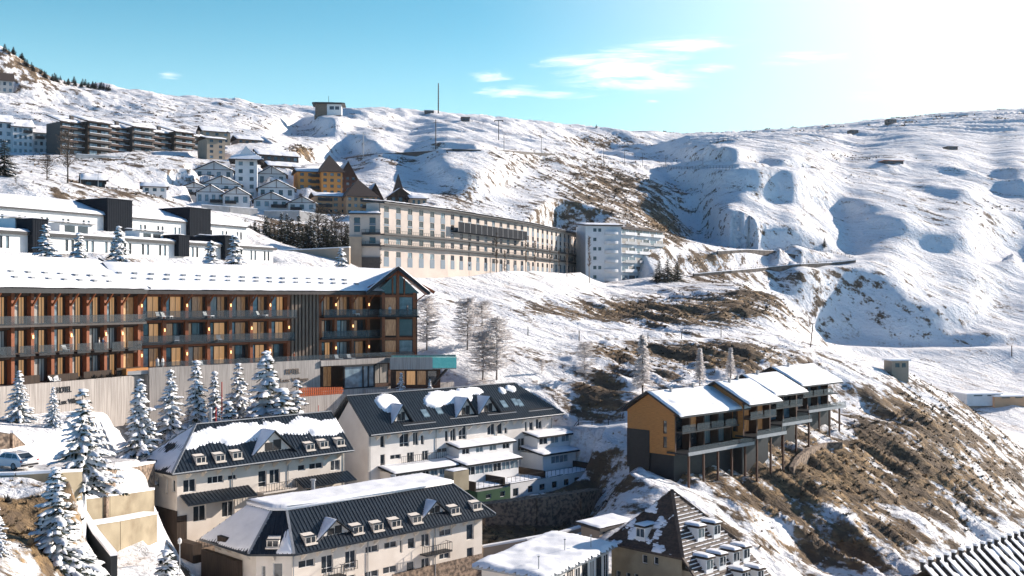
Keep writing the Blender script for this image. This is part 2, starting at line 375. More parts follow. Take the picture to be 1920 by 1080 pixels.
# ------------------------------------------------------------------ terrain: heights interpolated over (bearing, log distance)
GP = """
-600,1150,45 -300,1150,45 0,1090,50 100,1180,50 250,1500,50 500,1500,50 1000,1500,50 1500,1500,50 2000,1600,50 2600,1600,50
-600,1000,65 -300,1000,65 0,1000,65 60,1012,65 90,1040,66 -600,900,88 -300,900,88 0,906,86 60,903,86 130,905,86
-400,886,92 0,886,92 60,884,92 150,880,94 220,866,114 -400,868,100 0,870,98 60,868,100 150,864,105
0,810,110 60,835,110 -400,820,120 0,790,122 100,800,122 225,790,125 220,845,107 -400,775,128 0,778,130 100,774,138 200,772,147 280,772,155 400,775,160
500,775,168 600,768,176 700,765,184 800,765,192
150,1140,74 200,1130,80 250,1060,96 290,1045,108 330,1055,105 350,1090,98 210,1015,103 140,1010,88 280,1025,110 260,1000,108 250,1180,70 300,1200,76 400,1250,80 300,1110,92 120,1010,80 240,960,110 180,942,107 280,930,116 240,885,117 200,880,112
330,1040,121 500,1010,133 640,980,142 500,1010,125
904,1085,131 550,1160,112 400,1180,104 400,1250,95 700,1250,100 900,1180,112 1050,1130,112
450,805,150 590,790,162 300,810,135 700,780,170 
930,948,152 1110,915,164 700,935,150 800,930,155 930,1020,138 1020,1000,145 1110,985,152 850,1050,134
800,754,172 1000,770,180 1085,788,180
1065,805,175 1170,795,172 1120,800,174
1120,850,166 1150,900,155 1200,862,152 1190,885,148 1260,892,151 1390,850,166 1490,800,192 1570,780,228
1150,1110,112 1257,1110,112 1440,1130,115 1257,935,138 1200,955,138 1140,1000,132 1350,1000,135
1500,885,165 1500,1000,146 1500,1080,132 1700,1080,142 1700,1000,158 1700,900,182 1700,800,222 1600,725,240 1640,692,262 1750,745,262 1850,850,236 1900,940,216
1560,672,262 1690,694,276 1790,745,276 1900,832,276 2050,950,276 2300,1100,270 2600,1200,270 1850,1050,160 2000,1080,170 2400,1300,170
1700,800,325 1780,800,330 1900,800,330 2100,820,340 2500,820,340 1750,738,365 1900,760,350 1900,700,400 1700,690,392 1600,662,405 1480,633,392 1700,656,422 1900,652,420 1900,667,410 2200,670,415 2600,670,415
1175,775,176 1300,716,198 1400,690,214 1500,667,245
1100,646,226 1100,633,240 1300,641,246 1300,630,258 1440,634,268 1440,624,284
820,682,200 900,732,184 1000,775,176 1050,705,198 1150,745,184 850,605,236 920,640,215 1000,604,250 1000,640,225 1150,592,285 1300,592,305 1400,585,315
800,548,270 900,552,276 1000,547,290 1100,533,370 1150,562,340 1240,526,400 1300,562,352 1330,533,392 1400,533,388 1462,562,365 1472,598,330 1425,560,352
760,520,284 840,528,292 920,530,300 1000,527,320 1060,525,350 1130,527,408
1290,516,424 1440,503,470 1600,490,525 1600,478,560 1330,480,500 1450,478,520
1500,615,415 1550,640,428 1620,642,431 1700,642,430 1850,630,427 1480,520,452 1600,490,525 1700,500,520 1800,545,490 1850,585,462 1920,600,450 1920,520,520 2100,580,460 2100,500,540 2200,540,540 2600,540,540
0,482,175 200,487,190 350,494,210 450,492,225 520,497,238 600,494,256 620,480,275 560,478,262
-400,490,170 -400,440,225 100,430,235 300,440,255 460,456,278 -400,345,262 50,350,265 200,375,270 350,400,285 460,425,300 550,468,315 640,462,320 640,440,345
-400,320,300 0,325,300 200,350,312 300,370,320 400,396,345 560,422,360 340,387,368 450,387,385 560,402,392
350,322,405 500,330,420 600,350,425 480,312,440 140,292,438 390,306,452 -400,290,440 0,288,440 200,310,400 200,338,350
-400,200,520 250,237,520 100,235,520 390,262,520 480,290,480 600,322,470 700,330,480 720,378,430 660,420,380 720,400,372
-400,180,640 0,180,640 100,190,650 200,203,650 -400,60,710 0,84,700 40,120,715 100,146,735 200,163,765 -50,100,690
300,186,800 420,193,850 560,203,850 700,207,850 820,212,900 950,226,950 1000,233,985 1120,240,1000 1200,253,1050
400,230,600 500,292,480 500,250,560 500,226,640 545,262,610 600,322,470 600,260,600 700,332,480 700,284,545 700,240,700 760,388,408 800,380,412 800,290,560 800,240,720
880,405,416 880,283,575 960,422,422 960,285,592 960,255,760 1040,428,424 1040,292,606 1120,432,428 1120,306,628 1180,436,432 1180,312,650 1240,450,436 1240,316,670
1300,460,450 1300,316,680 1350,464,455 1400,468,460 1400,318,700 1460,470,470 1500,318,735 1600,318,725 1700,320,712 1800,325,700 1900,330,690 1600,400,600 1700,400,590 1800,400,580 1900,400,570 1900,480,508 1800,480,530 1700,470,545 2200,340,680 2600,340,680 2200,440,540 2600,440,540
1180,305,800 1150,275,880 1200,275,1200 1300,275,1350 1400,272,1400
1200,253,1600 1300,256,1700 1400,254,1800 1550,259,1900 1650,246,1950 1700,233,1950 1750,231,1950 1920,228,1950 2100,226,1950 2600,226,1950
-400,300,1000 0,300,1000 300,300,1100 600,310,1150 900,320,1300 1100,330,1250
-400,480,3200 0,480,3200 400,480,3200 800,480,3200 1200,480,3200 1600,480,3200 2000,480,3200 2600,480,3200
"""
_p = np.array([[float(x) for x in t.split(',')] for t in GP.split()])
def _feat(px, Z): return px / 260.0, np.log(Z) * 5.2
_fx, _fy = _feat(_p[:, 0], _p[:, 2])
_D = np.hypot(_fx[:, None] - _fx[None], _fy[:, None] - _fy[None])
_n = len(_p)
_A = np.zeros((_n + 3, _n + 3)); _A[:_n, :_n] = -_D + np.eye(_n) * -0.012
_A[:_n, _n] = 1; _A[:_n, _n + 1] = _fx; _A[:_n, _n + 2] = _fy; _A[_n:, :_n] = _A[:_n, _n:].T
_W = np.linalg.solve(_A, np.concatenate([_p[:, 1], [0, 0, 0]]))
GPX = np.arange(-640, 2640.1, 4.0)
GZ = np.exp(np.linspace(math.log(42), math.log(3100), 900))
gu, gz = np.meshgrid(GPX, GZ, indexing='ij')
_gx, _gy = _feat(gu, gz)
GY = _W[_n] + _W[_n + 1] * _gx + _W[_n + 2] * _gy
for _i in range(_n):
    GY -= _W[_i] * np.sqrt((_gx - _fx[_i]) ** 2 + (_gy - _fy[_i]) ** 2)

# ravines: polyline of (px, Z, depth in rows), then widths of the sunny and the shaded bank in columns

# ravines and bowls: outlines (in photograph positions) of the banks that stand steep; the ground between them lies gentler,
# so that every column still climbs from the same valley to the same skyline
def _zp(txt, ox, oy, k): return [[(ox + float(a.split(',')[0]) / k, oy + float(a.split(',')[1]) / k) for a in t.split()] for t in txt.strip().split('\n')]
STEEPG = 0.00036
STEEP = _zp("""232,330 320,300 470,262 540,300 640,308 760,290 830,330 825,400 840,460 940,470 1030,510 850,545 560,575 545,470 520,400 400,350 290,372
800,290 1200,300 1290,320 1280,355 1150,350 1010,325 820,320
1180,590 1330,560 1440,640 1440,700 1400,760 1350,850 1290,760 1270,680
1480,620 1560,640 1600,690 1750,620 1850,660 1700,740 1680,850 1480,850 1400,830 1440,740
800,660 860,650 930,720 900,760 820,720""", 440, 130, 3.4286)
STEEP += _zp("""800,505 860,540 960,610 1060,660 1130,600 1250,585 1340,610 1450,660 1640,770 1820,840 1918,880 1980,900 1940,950 1600,960 1330,930 1280,890 1200,820 1150,740 1050,700 900,610
960,425 1150,430 1400,410 1600,420 1918,430 2100,470 2400,700 2300,720 1918,660 1780,660 1600,640 1400,570 1200,500 1120,455
900,300 1100,270 1290,290 1400,300 1580,300 1700,290 1918,380 1730,390 1300,400 1050,380 1200,330 1090,340
420,195 500,190 620,240 600,270 470,220
600,170 680,190 780,260 700,250 610,210
470,450 560,500 640,560 560,560
0,330 60,370 100,470 40,490 0,520""", 960, 200, 3.552)
STEEP += _zp("""0,440 200,450 380,470 480,470 560,520 640,600 760,640 1000,690 960,730 800,725 600,710 300,680 0,640
0,320 170,310 300,360 480,410 300,410 100,400
720,750 880,760 1000,770 1120,790 1220,860 1400,860 1560,900 1640,980 1480,1000 1200,985 1080,930 880,860 800,810
0,760 160,810 280,850 430,900 350,940 100,960 0,940
1180,490 1300,510 1410,520 1360,570 1260,625 1220,590
1360,600 1450,610 1690,630 1620,665 1480,650
1790,560 1918,520 2000,520 2000,670 1918,650 1840,620
1740,660 1918,690 1918,740 1800,700
1640,460 1918,430 1918,500 1780,500
400,295 560,320 720,320 690,370 580,370 480,330
1060,290 1200,290 1260,340 1500,370 1540,395 1300,390 1200,360 1100,320
870,400 960,390 1090,410 1240,400 1100,440 920,440
1680,390 1760,360 1900,375 1820,400
540,215 740,190 980,130 1000,160 720,225""", 1400, 200, 3.6923)
STEEP += _zp("""640,270 700,240 900,200 1120,185 1240,230 1400,330 1480,400 1600,380 1750,400 1720,470 1560,545 1400,570 1200,560 1000,540 800,500 790,440 720,390 710,370 690,310
760,540 860,545 1000,590 1180,630 1100,640 900,600
1280,620 1500,630 1918,650 2000,660 2000,720 1760,740 1560,700 1400,660
340,120 560,130 960,110 980,140 800,180 620,190 480,200 420,150
1440,690 1560,740 1700,780 1760,800 1650,800 1500,740""", 1200, 430, 2.6667)
STEEP += _zp("""290,570 560,555 600,570 540,595 320,580
600,600 660,560 720,560 680,590
700,625 860,605 800,640
1040,650 1230,630 1330,640 1360,660 1100,668
800,680 930,665 930,692""", 0, 40, 4)
_ys = np.arange(200.0, 760.0, 1.0)
UU, YY = np.meshgrid(GPX, _ys, indexing='ij')
_n1 = fbm(UU / 60, YY / 34, 4, 101); _n2 = fbm(UU / 26 + 4, YY / 13, 4, 102)
UD, YD = UU + 20 * _n2, YY + 11 * fbm(UU / 30, YY / 18, 4, 103)
SM = np.zeros(UU.shape)
for pl in STEEP:
    ins = np.zeros(UU.shape, bool); dist = np.full(UU.shape, 1e9)
    for i in range(len(pl)):
        (x0, y0), (x1, y1) = pl[i], pl[(i + 1) % len(pl)]
        c = ((y0 > YD) != (y1 > YD)); 
        with np.errstate(divide='ignore', invalid='ignore'): c &= UD < (x1 - x0) * (YD - y0) / (y1 - y0 if y1 != y0 else 1e-9) + x0
        ins ^= c
        ex, ey = x1 - x0, y1 - y0; t = np.clip(((UD - x0) * ex + (YD - y0) * ey) / (ex * ex + ey * ey + 1e-9), 0, 1)
        dist = np.minimum(dist, np.hypot((UD - x0 - t * ex) * 0.5, YD - y0 - t * ey))
    sd = np.where(ins, dist, -dist)
    SM = np.maximum(SM, sst(-1.5, 2.0, sd))
def gauss(A, sg, axis):
    r = int(sg * 3); k = np.exp(-0.5 * (np.arange(-r, r + 1) / sg) ** 2); k /= k.sum()
    pw = [(0, 0), (0, 0)]; pw[axis] = (r, r); B = np.pad(A, pw, 'edge'); o = np.zeros_like(A); n = A.shape[axis]
    for i, w in enumerate(k): o += w * (B[i:i + n] if axis == 0 else B[:, i:i + n])
    return o
SM = gauss(SM, 1.2, 0)
DV = np.zeros(UU.shape); CC = []
for i in range(len(GPX)):
    u = GPX[i]
    zs = np.interp(u, [-640, 440, 700, 1400, 1450, 1500, 1560, 1700, 1900, 2640], [480, 480, 430, 430, 420, 408, 426, 428, 424, 430])
    js = int(np.searchsorted(GZ, zs)); lim = int(np.searchsorted(GZ, 2100)); je = js + int(np.argmin(GY[i, js:lim]))
    cm = np.minimum.accumulate(GY[i, js:je + 1]) - np.arange(je + 1 - js) * 1e-6
    lz = np.log(GZ[js:je + 1]); CC.append((js, je, cm, lz))
    k = (_ys <= cm[0]) & (_ys >= cm[-1]); yy = _ys[k][::-1]
    if len(yy) < 20: continue
    lzy = np.interp(-yy, -cm, lz); g = np.maximum(np.diff(lzy), 1e-7)
    m = SM[i][k][::-1][:-1]; gt = np.minimum(g, STEEPG)
    steep = (gt * m).sum(); rest = (g * (1 - m)).sum(); kk = np.clip((g.sum() - steep) / max(rest, 1e-6), 1, 4)
    ln = np.concatenate([[0], np.cumsum(g * (1 - m) * kk + gt * m)]); ln *= g.sum() / ln[-1]
    DV[i, k] = (ln - (lzy - lzy[0]))[::-1]
DV = gauss(gauss(DV, 5.5, 0), 1.2, 1)
for i in range(len(GPX)):
    js, je, cm, lz = CC[i]; yy = np.arange(cm[0], cm[-1], -0.5)
    if len(yy) < 40: continue
    ln = np.interp(-yy, -cm, lz) + np.interp(yy, _ys, DV[i]) * np.clip((yy - cm[-1]) / 4, 0, 1) * np.clip((cm[0] - yy) / 4, 0, 1)
    ln = np.clip(np.maximum.accumulate(ln), lz[0], lz[-1]) + np.arange(len(yy)) * 1e-6
    GY[i, js:je + 1] = np.interp(lz, ln, yy)
GXW = (gu - CX) / F * gz
GH = (HY - GY) / F * gz

# roughness: gullies running down to the right, plus lumps; calm where buildings, roads and pistes are
def blob(px, py, rx, ry, z0=0, z1=1e9, ang=0.0):
    c, s = math.cos(rad(ang)), math.sin(rad(ang)); dx, dy = gu - px, GY - py
    return np.exp(-(((dx * c + dy * s) / rx) ** 2 + ((-dx * s + dy * c) / ry) ** 2)) * ((gz > z0) & (gz < z1))
far = sst(330, 520, gz)
_a = rad(-50); xr, yr = GXW * math.cos(_a) + gz * math.sin(_a), -GXW * math.sin(_a) + gz * math.cos(_a)
big = 1 - np.abs(fbm(GXW / 70 + 3, gz / 120, 4, 11)); mid = fbm(GXW / 22, gz / 30, 5, 21, 0.55)
ridg = 1 - np.abs(fbm(xr / 150, yr / 42, 5, 31, 0.5))
amp = far * sst(0, 1, np.clip((gz - 400) / 500, 0, 1) + 0.25)
vil = np.clip(blob(350, 330, 420, 90, 200, 520) + blob(150, 290, 330, 40, 380, 480), 0, 1)
smooth_r = np.clip(blob(1860, 290, 330, 70, 700), 0, 1)
fr2 = sst(500, 1200, gz)
GH += (4.0 * (big - 0.75) + 1.5 * mid * (1 - 0.5 * fr2) + 12.0 * (ridg - 0.78)) * amp * (1 - 0.8 * vil) * (1 - 0.6 * smooth_r) * np.clip(gz / 800, 0.5, 1.6)
rough = np.clip(1.0 * blob(1650, 880, 330, 190, 120, 290) + blob(1230, 580, 200, 45, 200, 390) + blob(1330, 680, 190, 45, 180, 300) + blob(1120, 720, 60, 90, 165, 240)
                + 0.9 * blob(1560, 1000, 250, 110, 110, 200) + blob(1170, 870, 80, 60, 140, 175) + blob(1440, 560, 60, 50, 300, 420), 0, 1)
sm = fbm(GXW / 9, gz / 9, 5, 41, 0.55); sr = 1 - np.abs(fbm(xr / 26, yr / 8, 4, 51))
GH += rough * (1.3 * sm + 4.4 * (sr - 0.74)) + (1 - far) * 0.28 * fbm(GXW / 6, gz / 6, 4, 61) * (gz > 60)
bowl = np.clip(blob(1650, 570, 230, 70, 400, 560), 0, 1)
GH += bowl * 0.8 * fbm(GXW / 5, gz / 7, 4, 71, 0.6)
bank = np.clip(blob(40, 960, 120, 60, 60, 90), 0, 1); GH += bank * 0.7 * fbm(GXW / 4, gz / 4, 4, 72)
GY = HY - GH / gz * F

# roads, paths and terraces cut level: polyline of (px, Z, py), half width in metres
def road_cut(pl, hw, fall=6.0):
    global GH, GY
    best = np.full(GH.shape, 1e9); hh = np.zeros(GH.shape)
    for i in range(len(pl) - 1):
        a = P(pl[i][0], pl[i][2], pl[i][1]); b = P(pl[i + 1][0], pl[i + 1][2], pl[i + 1][1])
        ex, ey = b.x - a.x, b.y - a.y; l2 = ex * ex + ey * ey
        t = np.clip(((GXW - a.x) * ex + (gz - a.y) * ey) / l2, 0, 1)
        d = np.hypot(GXW - a.x - t * ex, gz - a.y - t * ey); h = a.z + t * (b.z - a.z)
        k = d < best; best = np.where(k, d, best); hh = np.where(k, h, hh)
    w = 1 - sst(hw, hw + fall, best)
    GH = GH * (1 - w) + hh * w; GY = HY - GH / gz * F
    return best
ROADS = {
    'hill': [(520, 505, 314), (640, 520, 300), (720, 540, 290), (800, 560, 285), (900, 580, 281), (1000, 600, 287), (1080, 620, 297), (1160, 640, 308), (1240, 670, 313), (1380, 700, 317), (1520, 740, 314)],
    'bend': [(1290, 424, 517), (1440, 470, 503), (1560, 510, 493), (1610, 530, 489)],
    'bend2': [(1330, 500, 470), (1450, 520, 470), (1570, 535, 475), (1610, 530, 488)],
    'path': [(1080, 232, 640), (1200, 240, 637), (1300, 251, 635), (1440, 276, 628)],
    'valley': [(1470, 392, 628), (1560, 414, 648), (1700, 424, 653), (1900, 421, 651), (2200, 425, 650)],
    'lower': [(1040, 172, 806), (1120, 174, 800), (1180, 172, 792), (1230, 176, 760)],
    'drive': [(-300, 96, 880), (0, 95, 878), (70, 97, 876), (150, 108, 869), (200, 120, 862), (245, 134, 852), (290, 150, 838)],
}
ROADS['hill'] = [(px, 0, py) for px, py in [(520, 316), (640, 302), (720, 290), (800, 285), (900, 281), (1000, 287), (1080, 297), (1160, 307), (1240, 313), (1380, 317), (1520, 316)]]
ROADS['bend'] = [(px, 0, py) for px, py in [(1290, 517), (1440, 503), (1560, 494), (1612, 490)]]
ROADS['bend2'] = [(px, 0, py) for px, py in [(1330, 472), (1450, 471), (1570, 476), (1612, 489)]]
def _zat(px, py):
    i = int((px - GPX[0]) / 4); c = GY[i]; j0 = int(np.searchsorted(GZ, 395))
    j = j0 + int(np.argmax(c[j0:] <= py)); return float(GZ[j])
for k in ('hill', 'bend', 'bend2'): ROADS[k] = [(a, _zat(a, c), c) for a, b, c in ROADS[k]]
RD = {k: road_cut(v, {'hill': 3.5, 'bend': 3.5, 'bend2': 3, 'path': 2.2, 'valley': 5, 'lower': 3, 'drive': 3.2}[k], {'drive': 2.5, 'path': 3, 'lower': 4}.get(k, 7)) for k, v in ROADS.items()}

def pad(fr, x0, x1, y0, y1, z, fall=4.0, only_cut=True):
    global GH, GY
    dx, dy = GXW - fr.X, gz - fr.Y
    lx = dx * fr.c + dy * fr.s; ly = -dx * fr.s + dy * fr.c
    d = np.hypot(np.maximum(np.maximum(x0 - lx, lx - x1), 0), np.maximum(np.maximum(y0 - ly, ly - y1), 0))
    w = 1 - sst(0, fall, d)
    tgt = np.minimum(GH, z) if only_cut else z
    GH = GH * (1 - w) + tgt * w; GY = HY - GH / gz * F

def ground(px, Z):
    fi = (px - GPX[0]) / 4.0; fj = (math.log(Z) - math.log(42)) / (math.log(3100) - math.log(42)) * 899
    i, j = int(np.clip(fi, 0, len(GPX) - 2)), int(np.clip(fj, 0, 898)); a, b = fi - i, fj - j
    return float((GH[i, j] * (1 - b) + GH[i, j + 1] * b) * (1 - a) + (GH[i + 1, j] * (1 - b) + GH[i + 1, j + 1] * b) * a)
def ground_xy(x, y): return ground(CX + x / y * F, y)
def hit(px, py, zmin=45):
    """The first terrain point seen at a photograph position."""
    i = int(np.clip((px - GPX[0]) / 4.0, 0, len(GPX) - 1)); c = GY[i]
    for j in range(1, len(GZ)):
        if GZ[j] >= zmin and c[j] <= py:
            t = (c[j - 1] - py) / max(1e-6, c[j - 1] - c[j]) if c[j - 1] > py else 1.0
            Z = GZ[j - 1] + t * (GZ[j] - GZ[j - 1]); return Vector(((px - CX) / F * Z, Z, ground(px, Z)))
    j0 = int(np.searchsorted(GZ, zmin)); j1 = int(np.searchsorted(GZ, 1300 if px < 1200 else 2100)); Z = GZ[j0 + int(np.argmin(c[j0:j1]))]
    return Vector(((px - CX) / F * Z, Z, ground(px, Z)))
# ------------------------------------------------------------------ the timber hotel on its board-clad podium
def rel(fa, fb):
    dx, dy = fb.X - fa.X, fb.Y - fa.Y
    return (dx * fa.c + dy * fa.s, -dx * fa.s + dy * fa.c, fb.a - fa.a)
def on_plane(fr, poly, px, py):
    """Where the sight line of a photograph position meets a plane given in a frame's coordinates."""
    p0, u, v, n = plane_axes(poly)
    W = Vector(((px - CX) / F, 1, (HY - py) / F)); d = Vector((W.x * fr.c + W.y * fr.s, -W.x * fr.s + W.y * fr.c, W.z))
    o = Vector((-fr.X * fr.c - fr.Y * fr.s, fr.X * fr.s - fr.Y * fr.c, 0))
    return o + d * ((p0 - o).dot(n) / d.dot(n))
R = random.Random(7)

def build_hotel():
    fR = Fr(262, 154, 44.2); fL = Fr(262, 154, 63.4); fG = Fr(713, 181.5, 8.0)
    b = Bld('hotel', 'long timber hotel with snowy roof, red brown posts and glass balconies above a board wall', 'hotel', fR, -16.0)
    TL, TG = rel(fR, fL), rel(fR, fG)
    zl = [-10.1, -6.5, -2.9, 0.9]; zL = [-10.9, -7.1, -3.35, 0.95]
    X1 = fR.lx(726); XL0 = fL.lx(-150)
    # ---- right wing: glazed wall set back behind a timber frame
    w = Wall(b, (0, .9, 0), 0.12)
    posts = [fR.lx(p) for p in (264, 307, 349, 390, 431, 470, 505, 540, 599, 628, 660, 690)]
    for i in range(len(posts) - 1):
        a, c = posts[i] + .35, posts[i + 1] - .35
        if i == 7: continue
        for k in range(3):
            m = a + (c - a) * R.choice([.36, .45, .55]); h0 = zl[k] + .08; h1 = zl[k + 1] - (.75 if k < 2 else .55)
            k1, k2 = R.choice([('glass', 'warm'), ('glassblue', 'warm'), ('glassblue', 'warmlo'), ('warmlo', 'glass'), ('warm', 'warmlo'), ('glass', 'curtain'), ('curtain', 'warmlo'), ('glassblue', 'curtain')])
            w.at(a, m, h0, h1, kind='plain', frame='d', pane=k1); w.at(m + .02, c, h0, h1, kind='slide', frame='d', pane=k2)
    mb = MB(); w.into(mb, posts[0] - .5, X1, zl[0] - 1, 1.3, 0)
    mb.box(posts[0] - .5, X1, 2.4, 12, zl[0] - 4, 1.3)
    b.part('wall', mb, 'timberdark'); w.windows(name='window', rec=0.06)
    for i, x in enumerate(posts): mb = MB(); mb.box(x - .26, x + .26, -.25, .88 if i in (0, 7, 8) else .35, zl[0], .88); b.part('timber_post', mb, 'timber')
    mb = MB()
    for z in (zl[1], zl[2], 0.9):
        for u, v in ((posts[0], posts[7]), (posts[8], X1)): mb = MB(); mb.box(u, v, -.12, .22, z - .62, z - .26); b.part('beam', mb, 'timber')
    for i, x in enumerate(posts):
        if i != 7: mb = MB(); mb.bar((x, -.2, -.75), (x + .25, -1.45, .72), .2, .2); b.part('eave_brace', mb, 'timber')
    for k, z in enumerate((zl[1], zl[2])):
        out = -1.5 if k else -.9
        for a, c in ((posts[0] - .5, posts[7] + .8), (posts[8] - .1, X1 + .5)):
            mb = MB(); mb.box(a, c, out, .88, z - .24, z); b.part('balcony_slab', mb, 'dark')
            mb = MB(); mb.box(a + .1, c - .1, out + .05, out + .08, z + .02, z + 1.08); mb.box(a + .1, c - .1, out + .04, out + .09, z + 1.08, z + 1.12); b.part('glass_balustrade', mb, 'balglass')
    mb = MB(); a, c = posts[7] + .27, posts[8] - .27
    mb.box(a, c, -.05, .88, zl[0], .85, 1); n = int((c - a) / .62)
    for i in range(n): x = a + (i + .5) * (c - a) / n; mb.box(x - .19, x + .19, -.42, -.052, zl[0], .86, 0)
    b.part('slat_screen', mb, ['slat', 'timberdark'])
    lamp = MB(); lamp.box(-.07, .07, -.14, 0, -.22, .22); lm = lamp.mesh('wall_lamp', ['lampglow'])
    for i, k in ((0, 2), (2, 2), (4, 2), (6, 2), (1, 1), (3, 1), (5, 1), (7, 1), (0, 0), (2, 0), (4, 0), (6, 0), (9, 2), (11, 2), (10, 1), (9, 0), (11, 0)):
        link('wall_lamp', lm, b.root, (posts[i], -.26, zl[k] + 1.9 + 16.0))
    # ---- left wing
    def L(mb): return mb.tf(*TL)
    fins = [fL.lx(p) for p in (-130, -82, -48, -16, 21, 58, 96, 130, 162, 195, 226, 258)]
    w = Wall(b, (TL[0] - .5 * math.sin(TL[2]), TL[1] + .5 * math.cos(TL[2]), TL[2]), 0.12)
    for i in range(len(fins) - 1):
        a, c = fins[i] + .2, fins[i + 1] - .2
        for k in range(3):
            m = a + (c - a) * .50; h0 = zL[k] + .08; h1 = zL[k + 1] - .7
            if i == len(fins) - 2: w.at(a, m, h0, h1, kind='plain', frame='d', pane='warm'); w.at(m + .02, c, h0, h1, kind='plain', frame='d', pane='warmlo')
            else:
                w.at(a, m, h0, h1, kind='plain', frame='d', pane=R.choice(['glass', 'glassblue', 'glass', 'curtain'])); w.at(m + .02, a + (c - a) * .86, h0, h1, kind='slide', frame='d', pane='warm' if R.random() < .8 else 'curtain')
    mb = MB(); w.into(mb, XL0, fins[-1] + .3, zL[0] - 1, 1.2, 0); t = MB(); t.box(XL0, fins[-1], 2.4, 18, zL[0] - 4, 1.2); L(t); mb._add(t.v, t.f, 0)
    b.part('wall', mb, 'timberdark'); w.windows(name='window', rec=0.06)
    for x in fins:
        mb = MB(); mb.box(x - .24, x + .24, -.32, .49, zL[0], .75); mb.bar((x, -.3, -.9), (x + .1, -1.6, .75), .2, .2); b.part('fin_wall', L(mb), 'timber')
    for z in (zL[1], zL[2], .95): mb = MB(); mb.box(XL0, fins[-1], -.2, .12, z - .6, z - .27); b.part('beam', L(mb), 'timberdark')
    mb = MB(); mb.box(XL0, fins[-1] + .3, -1.5, .47, zL[2] - .26, zL[2]); b.part('balcony_slab', L(mb), 'fascia')
    mb = MB(); mb.box(XL0, fins[-1] + .3, -1.45, -1.41, zL[2] + .02, zL[2] + 1.15); b.part('glass_balustrade', L(mb), 'balglass')
    for i in range(len(fins) - 1):
        mb = MB(); mb.box(fins[i] + .3, fins[i + 1] - .3, -1.2, .47, zL[1] - .24, zL[1]); b.part('balcony_slab', L(mb), 'dark')
        mb = MB(); mb.box(fins[i] + .32, fins[i + 1] - .32, -1.17, -1.13, zL[1] + .02, zL[1] + 1.1); b.part('glass_balustrade', L(mb), 'balglass')
    for i in (5, 7, 9, 10): link('wall_lamp', lm, b.root, (TL[0] + fins[i] * math.cos(TL[2]) + .34 * math.sin(TL[2]), TL[1] + fins[i] * math.sin(TL[2]) - .34 * math.cos(TL[2]), R.choice((zL[1], zL[2])) + 2.2 + 16), TL[2])
    # ---- roofs
    ov = 1.6
    rf = [(-3, -ov, 1.15), (X1 + 1.0, -ov, 1.15), (X1 + 8, 6, 5.3), (-3, 6, 5.3)]; rb = [(X1 + 8, 13.5, 1.15), (-3, 13.5, 1.15), (-3, 6, 5.3), (X1 + 8, 6, 5.3)]
    mb = MB(); mb.slab(rf, .42); mb.slab(rb, .42)
    mb.box(-3, X1 + 1.0, -ov - .08, -ov, .66, 1.14)
    r1 = b.part('roof', mb, 'fascia'); mb = MB(); snow_on(mb, rf, .32, .6, seed=3, over=0.12); snow_on(mb, rb, .32, 1.2, seed=4); b.part('snow_cover', mb, 'snow', r1, True).location.z = 0
    lf = [(XL0, -ov, 1.3), (0.25, -ov, 1.3), (0.25, 8.7, 5.75), (XL0, 8.7, 5.75)]; lb = [(0.25, 19, 1.3), (XL0, 19, 1.3), (XL0, 8.7, 5.75), (0.25, 8.7, 5.75)]
    mb = MB(); mb.slab(lf, .5); mb.slab(lb, .5); mb.bar((.36, -ov - .1, 1.28), (.36, 8.7, 5.8), .22, .55); mb.box(XL0, .25, -ov - .1, -ov, .70, 1.31)
    r2 = b.part('roof', L(mb), 'dark'); mb = MB(); snow_on(mb, lf, .30, .6, seed=5, over=0.1); snow_on(mb, lb, .3, 1.2, seed=6); b.part('snow_cover', L(mb), 'snow', r2, True)
    vm = MB(); vm.box(-.30, .30, -.2, .5, -.3, .55); vm.box(-.24, .24, -.22, -.202, .34, .5); vme = vm.mesh('roof_vent', ['trim'])
    sm = MB(); sm.hexa([(-.7, -.9, -.72), (.7, -.9, -.72), (.7, .9, .1), (-.7, .9, .1), (-.7, -.9, -.20), (.7, -.9, -.20), (.7, .9, .62), (-.7, .9, .62)]); sme = sm.mesh('roof_window', ['glassblue'])
    def z5(x, y): return x / 4, 470 + y / 4
    def z6(x, y): return 440 + x / 4, 480 + y / 4
    def put(me, name, q, poly, Tt, par):
        p = on_plane(Tt[1], poly, *q); c, s = math.cos(Tt[0][2]), math.sin(Tt[0][2])
        link(name, me, par, (Tt[0][0] + p.x * c - p.y * s, Tt[0][1] + p.x * s + p.y * c, p.z), Tt[0][2])
    for q in [(85, 178), (215, 184), (340, 188), (455, 195), (570, 203), (680, 207), (790, 212), (115, 221), (242, 226), (368, 232), (487, 238), (600, 242), (712, 246), (820, 252)]: put(vme, 'roof_vent', z5(*q), lf, (TL, fL), r2)
    for q in [(20, 135), (440, 150), (572, 152)]: put(sme, 'roof_window', z5(*q), lf, (TL, fL), r2)
    for q in [(895, 187), (1012, 190), (1138, 195), (1258, 200), (1378, 204), (1490, 208), (1602, 211), (1712, 214), (1818, 217), (1005, 228), (1130, 231), (1252, 233), (1372, 236), (1486, 238), (1598, 241), (1710, 244), (1816, 246)]: put(vme, 'roof_vent', z5(*q), rf, ((0, 0, 0), fR), r1)
    for q in [(62, 177), (165, 181), (262, 183), (362, 185), (460, 187), (553, 188), (645, 190), (738, 193), (825, 196), (60, 205), (163, 208), (264, 211), (360, 215), (460, 217), (556, 218), (650, 220), (742, 222), (828, 224), (915, 226)]: put(vme, 'roof_vent', z6(*q), rf, ((0, 0, 0), fR), r1)
    for q in [(1035, 152), (1208, 156), (1685, 170), (1835, 176)]: put(sme, 'roof_window', z5(*q), rf, ((0, 0, 0), fR), r1)
